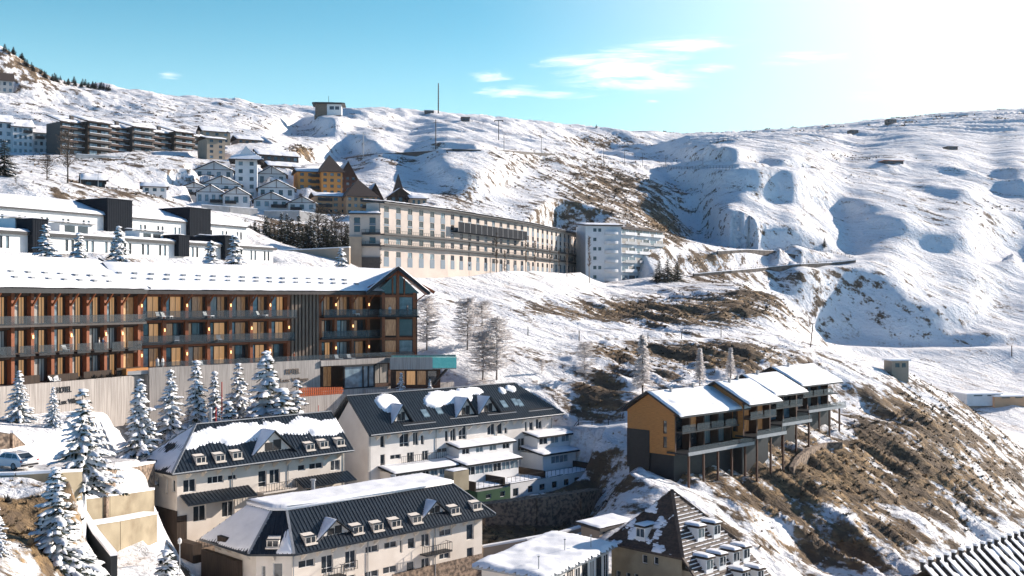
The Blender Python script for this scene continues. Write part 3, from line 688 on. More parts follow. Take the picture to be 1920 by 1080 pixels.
    for q in [(75, 140), (720, 158), (848, 162)]: put(sme, 'roof_window', z6(*q), rf, ((0, 0, 0), fR), r1)
    # ---- gabled pavilion at the right end
    def G(mb): return mb.tf(*TG)
    xw = fG.lx(783); ax = xw / 2 - .25; gp = [fG.lx(p) for p in (719, 746, 777)]
    w = Wall(b, (TG[0] - 1.1 * math.sin(TG[2]), TG[1] + 1.1 * math.cos(TG[2]), TG[2]), 0.1)
    xs = [0.05] + gp
    for i in range(1, 3):
        for k in range(3): w.at(gp[i - 1] + .25, gp[i] - .25, zl[k] + .1, zl[k + 1] - .6, kind='plain', frame='d', pane=[['warmlo', 'glassblue'], ['warmlo', 'glass'], ['warmlo', 'glassblue']][k][i - 1])
    mb = MB(); w.into(mb, 0, xw, zl[0] - 1, .9, 0); t = MB(); t.box(.1, xw - .1, 1.5, 9, zl[0] - 4, .9); t.prism([(-.9, .9), (xw + .4, .9), (ax, 4.5)], 1.12, 1.4, 1); G(t)
    mb._add(t.v, t.f, 0); mb.m[-len(t.m):] = t.m
    b.part('wall', mb, ['timberdark', 'glass']); w.windows(name='window', rec=0.05)
    for x in gp: mb = MB(); mb.box(x - .24, x + .24, -.25, .3, zl[0], 1.0 if x != gp[1] else 4.4); b.part('timber_post', G(mb), 'timber')
    for z in (zl[1], .78): mb = MB(); mb.box(0, gp[2], -.1, .2, z - .5, z - .12); b.part('beam', G(mb), 'timber')
    mb = MB(); mb.box(ax - .95, ax - .7, -.12, .2, .7, 3.6); mb.box(ax + 1.05, ax + 1.3, -.12, .2, .7, 3.4)
    mb.bar((gp[2] + .1, 0, -.6), (xw + 1.4, 0, .8), .2, .2); mb.bar((ax, 0, 4.5), (-3.3, 0, 1.05), .25, .5); mb.bar((ax, 0, 4.5), (xw + 2.9, 0, 1.05), .25, .5)
    b.part('gable_truss', G(mb), 'timber')
    mb = MB(); mb.box(-.3, xw + .2, -1.4, 1.05, zl[2] - .24, zl[2]); b.part('balcony_slab', G(mb), 'dark')
    mb = MB(); mb.box(-.2, xw + .1, -1.36, -1.32, zl[2] + .02, zl[2] + 1.1); b.part('glass_balustrade', G(mb), 'balglass')
    mb = MB(); mb.box(0, gp[2], -1.3, -1.26, zl[0] + .02, zl[0] + 1.1); b.part('glass_balustrade', G(mb), 'balglass')
    el, er = -2.35, xw + 1.95; pl = [(el, -2.2, 1.0), (ax, -2.2, 5.35), (ax, 11, 5.35), (el, 11, 1.0)]; pr = [(ax, -2.2, 5.35), (er, -2.2, 1.0), (er, 11, 1.0), (ax, 11, 5.35)]
    mb = MB(); mb.slab(pl, .34, 0); mb.slab(pr, .34, 0)
    for a, c in (((el, 1.0), (ax, 5.35)), ((ax, 5.35), (er, 1.0))): mb.bar((a[0], -2.25, a[1] - .2), (c[0], -2.25, c[1] - .2), .1, .5, 1)
    mb.v = [(x, y, z) for x, y, z in mb.v]
    r3 = b.part('roof', G(mb), ['timber', 'dark']); mb = MB(); snow_on(mb, pl, .3, .5, seed=8, over=.1); snow_on(mb, pr, .3, .5, seed=9, over=.1); b.part('snow_cover', G(mb), 'snow', r3, True)
    mb = MB(); mb.box(-.12, .12, -2.3, -2.25, 0, 0.01)
    # ---- terrace, podium wall and entrance
    yT = -5.0; fT = Fr(a=44.2, world=fR.w(0, yT)); TT = rel(fR, fT)
    xa, xb = fT.lx(280), fT.lx(600)
    mb = MB(); mb.box(-4, fT.lx(735), yT + .35, 1.6, zl[0] - .5, zl[0]); b.part('terrace', mb, 'greyconc')
    mb = MB(); mb.box(xa, xb, yT, yT + .34, -17.5, -9.72); mb.box(xa, xb, yT + .02, yT + 6, -17.5, -10.7); b.part('podium_wall', mb, 'greywood')
    mb = MB(); mb.box(xa + 1, fT.lx(735), yT + .1, yT + .14, -9.70, -8.95); b.part('glass_balustrade', mb, 'balglass')
    yl = -3.2; fP = Fr(a=63.4, world=fL.w(0, yl)); xl1 = fP.lx(279)
    mb = MB(); mb.box(XL0, xl1, yl, yl + .34, -17.5, -10.72); mb.box(XL0, xl1, yl + .34, 1.6, -17.5, -10.95); b.part('podium_wall', L(mb), 'greywood')
    for x0, x1, h in ((50, 88, 1.2), (103, 160, 1.1), (170, 222, 1.15), (232, 277, 1.3)):
        mb = MB(); mb.box(fP.lx(x0), fP.lx(x1), yl + 1.3, yl + 1.42, -10.94, -10.94 + h); b.part('terrace_screen', L(mb), 'brownboard')
    mb = MB(); mb.box(fP.lx(238), xl1, yl + .1, yl + 1.0, -10.6, -9.75); b.part('timber_bench', L(mb), 'orangewood')
    # entrance storey under the terrace
    xe0, xe1 = fT.lx(587), fT.lx(733)
    w = Wall(b, (0, yT + .9, 0), .15); d = (0, yT + .9)
    e = lambda p: Fr(a=44.2, world=fR.w(0, yT + .9)).lx(p)
    for p0, p1, k in ((589, 605, 'glass'), (606, 622, 'warmlo'), (684, 696, 'warm'), (697, 728, 'curtain')): w.at(e(p0), e(p1), -14.2, -10.9, kind='slide', frame='d', pane=k)
    mb = MB(); w.into(mb, xb, xe1 + 2, -17.5, -10.5, 0); b.part('wall', mb, 'timberdark'); w.windows(rec=.08)
    mb = MB(); mb.box(xb, xe1 + .5, yT - .3, yT + .85, -10.75, -9.9); b.part('canopy', mb, 'greywood')
    g0, g1 = e(627), e(683)
    mb = MB()
    for x in (g0, g0 + (g1 - g0) * .62, g0 + (g1 - g0) * .8, g1): mb.box(x - .12, x + .12, yT - 1.9, yT - 1.66, -14.6, -10.9)
    mb.box(g0 - .3, g1 + .3, yT - 2.1, yT + .88, -10.95, -10.76); mb.box(g0, g1, yT - 1.8, yT - 1.7, -14.6, -14.3); b.part('entrance_porch', mb, 'dark')
    mb = MB(); mb.box(g0 + .12, g1 - .12, yT - 1.8, yT - 1.76, -14.3, -10.96); b.part('porch_glass', mb, 'glassblue')
    mb = MB(); mb.box(xb - 1, xe1 + 12, yT - 2.4, yT - 2.0, -17.8, -14.5); b.part('podium_wall', mb, 'greywood')
    # cantilevered pool
    fC = Fr(731, 173, 4.0); TC = rel(fR, fC)
    def C(mb): return mb.tf(*TC)
    c0, c1, c2 = 0, fC.lx(811), fC.lx(856)
    mb = MB(); mb.box(c0, c1, 0, .3, -11.5, -9.5); mb.box(c0, c2 - .05, .3, 6, -11.5, -11.2); mb.box(c0, c2, 5.8, 6.1, -11.5, -9.45); b.part('pool_basin', C(mb), 'greywood')
    mb = MB(); mb.box(c1 + .02, c2, .02, .14, -11.3, -9.55); mb.box(c2 - .12, c2, .16, 5.78, -11.3, -9.55); b.part('pool_wall', C(mb), 'poolglass')
    mb = MB(); mb.box(c0 + .1, c2 - .14, .32, 5.78, -11.15, -9.62); b.part('pool_water', C(mb), 'pool')
    mb = MB(); mb.bar((fC.lx(838), 1.0, -11.5), (fC.lx(812), 2.5, -14.2), .35, .35); b.part('pool_strut', C(mb), 'dark')
    w = Wall(b, (TC[0] - 3 * math.sin(TC[2]), TC[1] + 3 * math.cos(TC[2]), TC[2]), .12)
    for i, k in enumerate(('warmlo', 'warm', 'warmlo', 'glass')): w.at(.8 + i * 1.75, 2.35 + i * 1.75, -14.3, -11.9, kind='plain', frame='d', pane=k)
    mb = MB(); w.into(mb, 0, 8.2, -18, -11.52, 0); b.part('wall', mb, 'timberdark'); w.windows(rec=.06)
    mb = MB(); mb.box(-4, 7.5, -.2, .1, -18, -14.6); b.part('podium_wall', C(mb), 'greywood')
    for fr, a0, a1 in ((fR, 0, X1), (fL, XL0, 0)): pad(fr, a0, a1, -3.5, 14, -14.5, 5)
    return b, fR, fL, fG, fT, fP
HOTEL, fR, fL, fG, fT, fP = build_hotel()
for _nm, _f in ():
    pass

def sign(label, fr, px0, px1, py0, py1, lines, matname, depth=.06):
    """Separate letters standing off a wall: one curve object per line of lettering."""
    x0, x1 = fr.lx(px0), fr.lx(px1); z1, z0 = fr.lz((px0 + px1) / 2, py0), fr.lz((px0 + px1) / 2, py1)
    X, Y = fr.w(x0, -0.05); root = empty('hotel_sign', label, 'sign', (X, Y, z0), fr.a)
    for txt, fx0, fx1, fz0, fz1 in lines:
        cu = bpy.data.curves.new('lettering', 'FONT'); cu.body = txt; cu.extrude = depth; cu.offset = 0.012
        o = link('lettering', cu, root); o.rotation_euler = (rad(90), 0, 0); cu.materials.append(M[matname])
        bpy.context.view_layer.update(); wd, hg = o.dimensions.x, o.dimensions.y
        bpy.context.view_layer.update(); me = bpy.data.meshes.new_from_object(o.evaluated_get(bpy.context.evaluated_depsgraph_get())); bpy.data.objects.remove(o); o = link('lettering', me, root); o.rotation_euler = (rad(90), 0, 0)
        o.scale = ((fx1 - fx0) * (x1 - x0) / max(wd, .01), (fz1 - fz0) * (z1 - z0) / max(hg, .01), 1); o.location = (fx0 * (x1 - x0), 0, fz0 * (z1 - z0))
    return root
sign('black HOTEL lettering partly behind snowy firs on the board wall of the lower wing', fP, 98, 152, 724, 757, [('HOTEL', .14, .64, .66, 1.0), ('Lux Village', .22, 1.0, 0.0, .36)], 'dark')
sign('bronze HOTEL lettering on the board wall beside the glazed entrance', fT, 521, 577, 691, 715, [('HOTEL', .25, .72, .60, 1.0), ('Lux Village', .06, 1.0, 0.0, .36)], 'slat')
# ------------------------------------------------------------------ the cream houses below the hotel
def zm(ox, oy, k): return lambda x, y: (ox + x / k, oy + y / k)
def offset_poly(poly, d):      # ccw polygon, d > 0 grows outwards
    n = len(poly); out = []
    for i in range(n):
        p0, p1, p2 = poly[i - 1], poly[i], poly[(i + 1) % n]
        def ln(a, b): ex, ey = b[0] - a[0], b[1] - a[1]; l = math.hypot(ex, ey); return (a[0] + ey / l * d, a[1] - ex / l * d, ex / l, ey / l)
        a, c = ln(p0, p1), ln(p1, p2); det = a[2] * -c[3] + c[2] * a[3]
        t = ((c[0] - a[0]) * -c[3] + c[2] * (c[1] - a[1])) / det
        out.append((a[0] + a[2] * t, a[1] + a[3] * t))
    return out
def seg_wall(b, p, q, rev=.2):   # wall seen from outside with q to the right of p
    return Wall(b, (p[0], p[1], math.atan2(q[1] - p[1], q[0] - p[0])), rev), math.hypot(q[0] - p[0], q[1] - p[1])
def many(b, name, mb, mats, pts, th=0.0, parent=None, smooth=False):
    me = mb.mesh(name, mats, smooth)
    for p in pts: link(name, me, parent or b.root, (p[0], p[1], p[2] - (0 if parent and parent.parent is None else b.base)) if parent is None else p, th if not callable(th) else th(p))
def railing(b, x0, x1, y, z, h=1.0, T=None, name='railing', gap=.35, ends=None):
    mb = MB(); mb.box(x0, x1, y - .03, y + .03, z + h - .05, z + h); mb.box(x0, x1, y - .02, y + .02, z + .06, z + .10)
    n = max(2, int((x1 - x0) / gap))
    for i in range(n + 1): x = x0 + (x1 - x0) * i / n; mb.box(x - .02, x + .02, y - .02, y + .02, z, z + h - .051)
    if ends:
        for x in (x0, x1):
            mb.box(x - .03, x + .03, y + .03, ends, z + h - .05, z + h)
            k = max(1, int((ends - y) / gap))
            for i in range(1, k): yy = y + (ends - y) * i / k; mb.box(x - .02, x + .02, yy - .02, yy + .02, z, z + h - .051)
    if T: mb.tf(*T)
    return b.part(name, mb, 'railing')
def dormer(b, roof, poly, px0, px1, pyb, pya, wallm='cream', roofm='metalroof', ov=.35, win=True, snow=True, seed=1):
    """Gabled dormer on a front slope (its plane rises along +y)."""
    f = b.fr; p0 = on_plane(f, poly, px0, pyb); p1 = on_plane(f, poly, px1, pyb); y = (p0.y + p1.y) / 2; zb = (p0.z + p1.z) / 2
    xl, xr = f.lx(px0, y), f.lx(px1, y); xa = (xl + xr) / 2; za = f.lz((px0 + px1) / 2, pya, y)
    ax = plane_axes(poly); n = ax[3]
    def yat(z, x): return ax[0].y + (-(n.z * (z - ax[0].z)) - n.x * (x - ax[0].x)) / n.y
    mb = MB(); mb.prism([(xl + .1, zb - .15), (xr - .1, zb - .15), (xa, za - .2)], y, y + .25, 0)
    wl = b.part('dormer', mb, [wallm])
    if win:
        h = (za - zb) * .52; wd = (xr - xl) * .2
        m2 = MB(); m2.box(xa - wd, xa - .06, y - .03, y + .02, zb + .05, zb + h * .8); m2.box(xa + .02, xa + wd, y - .03, y + .02, zb + .05, zb + h); b.part('window', m2, 'darkframe')
    m3 = MB()
    L_ = [(xl - ov, y - .5, zb - ov * .8), (xa, y - .5, za), (xa, yat(za, xa), za), (xl - ov, yat(zb - ov * .8, xl), zb - ov * .8)]
    R_ = [(xa, y - .5, za), (xr + ov, y - .5, zb - ov * .8), (xr + ov, yat(zb - ov * .8, xr), zb - ov * .8), (xa, yat(za, xa), za)]
    m3.slab(L_, .14); m3.slab(R_, .14); ribs(m3, R_, .45, .05, .06)
    r = b.part('dormer_roof', m3, [roofm])
    if snow: m4 = MB(); snow_on(m4, L_, .16, .2, seed=seed, edge=.2, mask=lambda u, v, n: .9 + n); b.part('snow_cover', m4, 'snow', r, True)
    return yat
def roof_window(b, poly, px, py, w=1.25, h=.95, yaw=0.0, snow=0):
    """Small box dormer let into a metal roof: pale surround, dark pane, cheeks."""
    p = on_plane(b.fr, poly, px, py); n = plane_axes(poly)[3]; sl = math.hypot(n.x, n.y) / n.z
    key = ('rw', round(w, 2), round(h, 2), round(sl, 2))
    if key not in _mc:
        mb = MB(); d = h / sl
        mb.hexa([(-w / 2, -.12, -.3), (w / 2, -.12, -.3), (w / 2, d, h - .35), (-w / 2, d, h - .35), (-w / 2, -.12, h * .82), (w / 2, -.12, h * .82), (w / 2, d, h + .06), (-w / 2, d, h + .06)], 0)
        mb.box(-w / 2 - .08, w / 2 + .08, -.34, -.122, -.12, .04, 0)
        mb.box(-w / 2 + .12, w / 2 - .12, -.15, -.121, .12, h * .72, 1); mb.box(-w / 2 - .07, w / 2 + .07, -.2, .3, h * .825, h * .89, 2)
        mb.box(-.04, .04, -.17, -.151, .12, h * .72, 0)
        _mc[key] = mb.mesh('roof_window', ['cream', 'glass', 'metalroof'])
    link('roof_window', _mc[key], b.root, (p.x, p.y, p.z - b.base), math.atan2(n.x, -n.y) if yaw is None else yaw)
def brackets(b, x0, x1, y, z, out=1.1, gap=1.9, T=None, m='cream'):
    mb = MB(); mb.hexa([(-.08, -out, -.16), (.08, -out, -.16), (.08, 0, -.85), (-.08, 0, -.85), (-.08, -out, 0), (.08, -out, 0), (.08, 0, 0), (-.08, 0, 0)]); me = mb.mesh('eave_bracket', [m])
    n = int((x1 - x0) / gap); T = T or (0, 0, 0); c, s = math.cos(T[2]), math.sin(T[2])
    for i in range(n):
        x = x0 + (i + .5) * (x1 - x0) / n
        link('eave_bracket', me, b.root, (T[0] + x * c - y * s, T[1] + x * s + y * c, z - b.base), T[2])
def winpx(w, z, lst, **k):
    for q in lst:
        (x0, y0), (x1, y1) = z(q[0], q[1]), z(q[2], q[3]); w.px(x0, x1, y0, y1, **{**k, **(q[4] if len(q) > 4 else {})})

def downpipes(b, xs, y, z0, z1):
    mb = MB(); mb.tube((0, 0, 0), (0, 0, z1 - z0), .055, n=6); me = mb.mesh('downpipe', ['trim'])
    for x in xs: link('downpipe', me, b.root, (x, y, z0 - b.base))
def build_b1():
    f = Fr(332, 122, 47); b = Bld('hotel_annexe', 'cream house with hipped dark roof, snow under the ridge and a single gabled dormer', 'house', f, -31.0, 'cream houses with dark seam roofs')
    D, L, ov = 6.5, f.lx(646), 1.4; ez = -19.7; z = zm(240, 720, 4)
    xe = f.lx(664, -ov); rz = -15.0; yr = D / 2; xa = f.lx(367, yr)
    w = Wall(b)
    winpx(w, z, [(415, 715, 510, 812), (597, 690, 718, 745), (750, 682, 815, 720), (978, 650, 1040, 772, dict(kind='door')), (1062, 640, 1140, 745, dict(kind='door')), (1275, 607, 1330, 650), (1360, 592, 1460, 637), (1520, 572, 1590, 648),
                 (490, 912, 585, 1030, dict(kind='slide')), (705, 880, 800, 995, dict(kind='slide')), (935, 842, 1020, 905), (1130, 818, 1205, 878), (1340, 785, 1382, 840), (1440, 770, 1500, 830, dict(kind='slide')), (1520, 765, 1580, 820)], pane='glass')
    mb = MB(); w.into(mb, 0, L, -32, ez - .1)
    w2, d2 = seg_wall(b, (0, D), (0, 0))
    winpx(w2, z, [(170, 680, 188, 770), (215, 700, 232, 778, dict(kind='thin')), (285, 715, 300, 825, dict(kind='thin')), (328, 722, 354, 812)])
    w2.into(mb, 0, D, -32, ez - .1); mb.box(.3, L, .5, D, -32, ez - .1); b.part('wall', mb, 'cream'); w.windows(name='window'); w2.windows(name='window')
    ft = [(-ov, -ov, ez), (xe, -ov, ez), (xe - .2, yr, rz), (xa, yr, rz)]; lt = [(-ov, D + ov, ez), (-ov, -ov, ez), (xa, yr, rz)]; bk = [(xe, D + ov, ez), (-ov, D + ov, ez), (xa, yr, rz), (xe - .2, yr, rz)]
    mb = MB()
    for p in (ft, lt, bk): mb.slab(p, .24); ribs(mb, p, .46)
    r = b.part('roof', mb, 'metalroof')
    mb = MB(); mb.bar((-ov, -ov, ez + .06), (xa, yr, rz + .06), .3, .1); mb.bar((xa, yr, rz + .06), (xe - .2, yr, rz + .06), .3, .1); b.part('hip_cap', mb, 'trim', r)
    mb = MB(); snow_on(mb, ft, .22, .22, seed=21, mask=lambda u, v, n: (.30 + .25 * n - np.abs(v - .70 + .10 * np.abs(u - .5)) * 1.5) * 2 * (u > .10))
    snow_on(mb, lt, .10, .2, seed=22, mask=lambda u, v, n: .35 + 1.1 * n + .5 * (v - .4)); snow_on(mb, bk, .3, .8, seed=23); b.part('snow_cover', mb, 'snow', r, True)
    dormer(b, r, ft, 474, 549, 845, 806, seed=24)
    for x, y in ((545, 595), (690, 580), (818, 560), (1365, 495), (1468, 475), (1592, 462)): roof_window(b, ft, *z(x, y))
    mb = MB(); p = on_plane(f, lt, *z(185, 590)); mb.box(p.x - .3, p.x + .1, p.y - .8, p.y + .8, p.z - .5, p.z + .35); b.part('roof_window', mb, 'dark')
    brackets(b, .3, L - .2, 0, ez - .24); brackets(b, .3, D - .3, 0, ez - .24, T=(0, D, -rad(90)))
    for a, c, p1, p2 in ((337, 466, (400, 919), (413, 938)), (553, 652, (600, 890), (610, 908))):
        zt = f.lz(p1[0], p1[1]); zo = f.lz(p2[0], p2[1], -1.9); q = [(f.lx(a), -1.9, zo), (f.lx(c), -1.9, zo), (f.lx(c), -.01, zt), (f.lx(a), -.01, zt)]
        mb = MB(); mb.slab(q, .15); ribs(mb, q, .46); b.part('canopy', mb, 'metalroof')
    zb = f.lz(515, 917); mb = MB(); mb.box(f.lx(483), f.lx(547), -1.3, -.01, zb - .2, zb); b.part('balcony', mb, 'cream'); railing(b, f.lx(483) + .05, f.lx(547) - .05, -1.25, zb, 1.0, ends=-.05)
    mb = MB(); mb.box(.4, f.lx(440), -3.4, -.01, -31.5, -28.2); b.part('terrace', mb, 'stone'); railing(b, .5, f.lx(440), -3.3, -28.2, 1.0)
    mb = MB(); mb.box(-.08, -.005, -.1, D + .1, -33, -24.3); mb.box(-.08, 1.2, -.08, -.005, -33, -24.9); mb.box(-.1, 1.0, -3.6, -.1, -33, -27.6); b.part('basement_wall', mb, 'brownboard')
    mb = MB(); mb.tube((f.lx(587), D * .6 - 12, -25), (f.lx(587), D * .6 - 12, -24), .2); 
    downpipes(b, (L * .30, L * .63, L - .15), -.09, -29, ez - .3); mb = MB(); mb.tube((-ov, -ov - .06, ez - .06), (xe, -ov - .06, ez - .06), .09); b.part('gutter', mb, 'trim')
    pad(f, -1, L, -3, D, -29.5, 3)
    return b, f
B1, f1 = build_b1()

def build_b3():
    f = Fr(547, 112, 45); b = Bld('lower_house', 'cream house with chamfered corner and mansard roof under a flat white snow deck', 'house', f, -35.0, 'cream houses with dark seam roofs')
    L = f.lx(904); P_ = [(-2.65, 11.15), (-2.65, 2.65), (0, 0), (L, 0), (L, 11.15)]; z = zm(360, 860, 3.4286)
    ez, kz, rz = -26.55, -22.75, -22.3
    W = []
    for i in (0, 1, 2): W.append(seg_wall(b, P_[i], P_[i + 1]))
    winpx(W[0][0], z, [(190, 640, 214, 708, dict(kind='thin')), (288, 668, 320, 742)])
    winpx(W[1][0], z, [(448, 690, 474, 800, dict(kind='thin')), (522, 672, 582, 790)])
    winpx(W[2][0], z, [(685, 650, 790, 700), (832, 622, 908, 738, dict(kind='door')), (985, 592, 1055, 705, dict(kind='door')), (1115, 560, 1200, 605), (1236, 534, 1320, 576), (1337, 525, 1353, 605, dict(kind='thin')), (1388, 510, 1436, 580), (1475, 483, 1530, 565, dict(kind='slide')), (1590, 455, 1670, 497), (1765, 422, 1812, 522, dict(kind='door')),
                       (1110, 722, 1200, 764), (1228, 692, 1320, 737), (1380, 662, 1432, 735), (1475, 640, 1530, 715, dict(kind='slide')), (1590, 608, 1660, 645), (1767, 572, 1810, 660, dict(kind='door')), (700, 800, 790, 850), (985, 750, 1050, 850)])
    mb = MB()
    for w, d in W: w.into(mb, 0, d, -37, ez - .1)
    mb.extr(offset_poly(P_, -.35), -37, ez - .12); b.part('wall', mb, 'cream')
    for w, d in W: w.windows(name='window')
    E = offset_poly(P_, 1.2); K = offset_poly(P_, -2.6)
    mb = MB(); fc = []
    for i in range(5):
        j = (i + 1) % 5; q = [(*E[i], ez), (*E[j], ez), (*K[j], kz), (*K[i], kz)]; fc.append(q); mb.slab(q, .22); ribs(mb, q, .46)
    r = b.part('roof', mb, 'metalroof')
    for i in (1, 2, 3, 4): mb = MB(); mb.bar((*E[i], ez + .07), (*K[i], kz + .07), .26, .1); b.part('hip_cap', mb, 'trim', r)
    ft = fc[2]
    # snow deck: gently pitched top
    yk = (K[0][1] + K[2][1]) / 2; top1 = [(*K[1], kz + .02), (*K[2], kz + .02), (*K[3], kz + .02), (K[3][0] - 1.5, yk, rz), (K[1][0] + 1.5, yk, rz)]; tb = [(*K[4], kz + .02), (*K[0], kz + .02), (*K[1], kz + .02), (K[1][0] + 1.5, yk, rz), (K[3][0] - 1.5, yk, rz), (*K[3], kz + .02)]
    mb = MB(); mb.slab(top1, .1); mb.slab(tb, .1); b.part('roof_deck', mb, 'metalroof', r).location = (0, 0, 0)
    mb = MB(); mb.extr(offset_poly(K, .12), kz, kz + .34); snow_on(mb, [(*K[1], kz + .34), (*K[2], kz + .34), (*K[3], kz + .34), (*K[4], kz + .42), (*K[0], kz + .42)], .25, .35, seed=31, over=.1)
    snow_on(mb, fc[0], .13, .22, seed=32, mask=lambda u, v, n: .55 + .9 * n + .4 * (v - .3))
    snow_on(mb, fc[1], .15, .16, seed=33, mask=lambda u, v, n: (u - .62 - .2 * v + .15 * n) * 4)
    b.part('snow_cover', mb, 'snow', r, True)
    dormer(b, r, ft, 594, 660, 1002, 972, seed=34); dormer(b, r, ft, 792, 838, 962, 937, seed=35)
    for x, y in ((760, 545), (1065, 480), (1195, 462), (1310, 440), (1445, 412), (1690, 355), (1830, 325)): roof_window(b, ft, *z(x, y), w=1.35)
    p = on_plane(f, fc[1], *z(520, 565)); roof_window(b, fc[1], *z(520, 570), w=1.3, yaw=W[1][0].T[2])
    p = on_plane(f, fc[0], *z(205, 520)); mb = MB(); mb.box(-.9, .9, -.3, .5, -.5, .35); mb.box(-.7, .7, -.33, -.301, -.2, .2); o = link('roof_window', mb.mesh('roof_window', ['brownboard']), b.root, (p.x, p.y, p.z - b.base), -rad(90))
    for i in (0, 1, 2): brackets(b, .3, W[i][1] - .2, 0, ez - .22, .95, T=W[i][0].T)
    cx, cy = f.lx(856, 5), 5; mb = MB(); mb.box(cx - 1.3, cx + 1.3, cy - .9, cy + .9, kz - 1.5, kz + 1.0); c = b.part('chimney', mb, 'concrete'); mb = MB(); snow_on(mb, [(cx - 1.3, cy - .9, kz + 1), (cx + 1.3, cy - .9, kz + 1), (cx + 1.3, cy + .9, kz + 1), (cx - 1.3, cy + .9, kz + 1)], .2, .25, over=.1); b.part('snow_cover', mb, 'snow', c, True)
    for px, h in ((587, 1.5), (737, .6)):
        x = f.lx(px, 9); mb = MB(); mb.tube((x, 9, kz - .2), (x, 9, kz + h), .24, n=10); mb.tube((x, 9, kz + h), (x, 9, kz + h + .18), .36, n=10); b.part('flue', mb, 'trim')
    for (x0, y0, x1, y1) in ((1465, 525, 1648, 612), (830, 690, 972, 760)):
        (a, _), (c, zb) = z(x0, y0), z(x1, y1); zz = f.lz(a, z(x0, y1)[1], 0) ; mb = MB(); mb.box(f.lx(a), f.lx(c) - .5, -1.3, -.01, zz - .15, zz); b.part('balcony', mb, 'dark'); railing(b, f.lx(a) + .03, f.lx(c) - .53, -1.26, zz, 1.0, ends=-.05)
    (a, y0), (c, y1) = z(978, 645), z(1060, 715); railing(b, f.lx(a), f.lx(c), -.12, f.lz((a + c) / 2, y1), .95)
    mb = MB(); mb.box(f.lx(736), L - .1, -.06, -.004, -37, f.lz(850, 1050)); b.part('stone_plinth', mb, 'stone')
    (x, y) = P_[0]; mb = MB(); mb.box(-3.4, -2.75, 5.2, 12.8, -38, -27.9); b.part('basement_wall', mb, 'brownboard')
    downpipes(b, (.15, L * .36, L * .72), -.09, -37, ez - .3)
    pad(f, -4, L, -3, 11, -34, 3)
    return b, f
B3, f3 = build_b3()

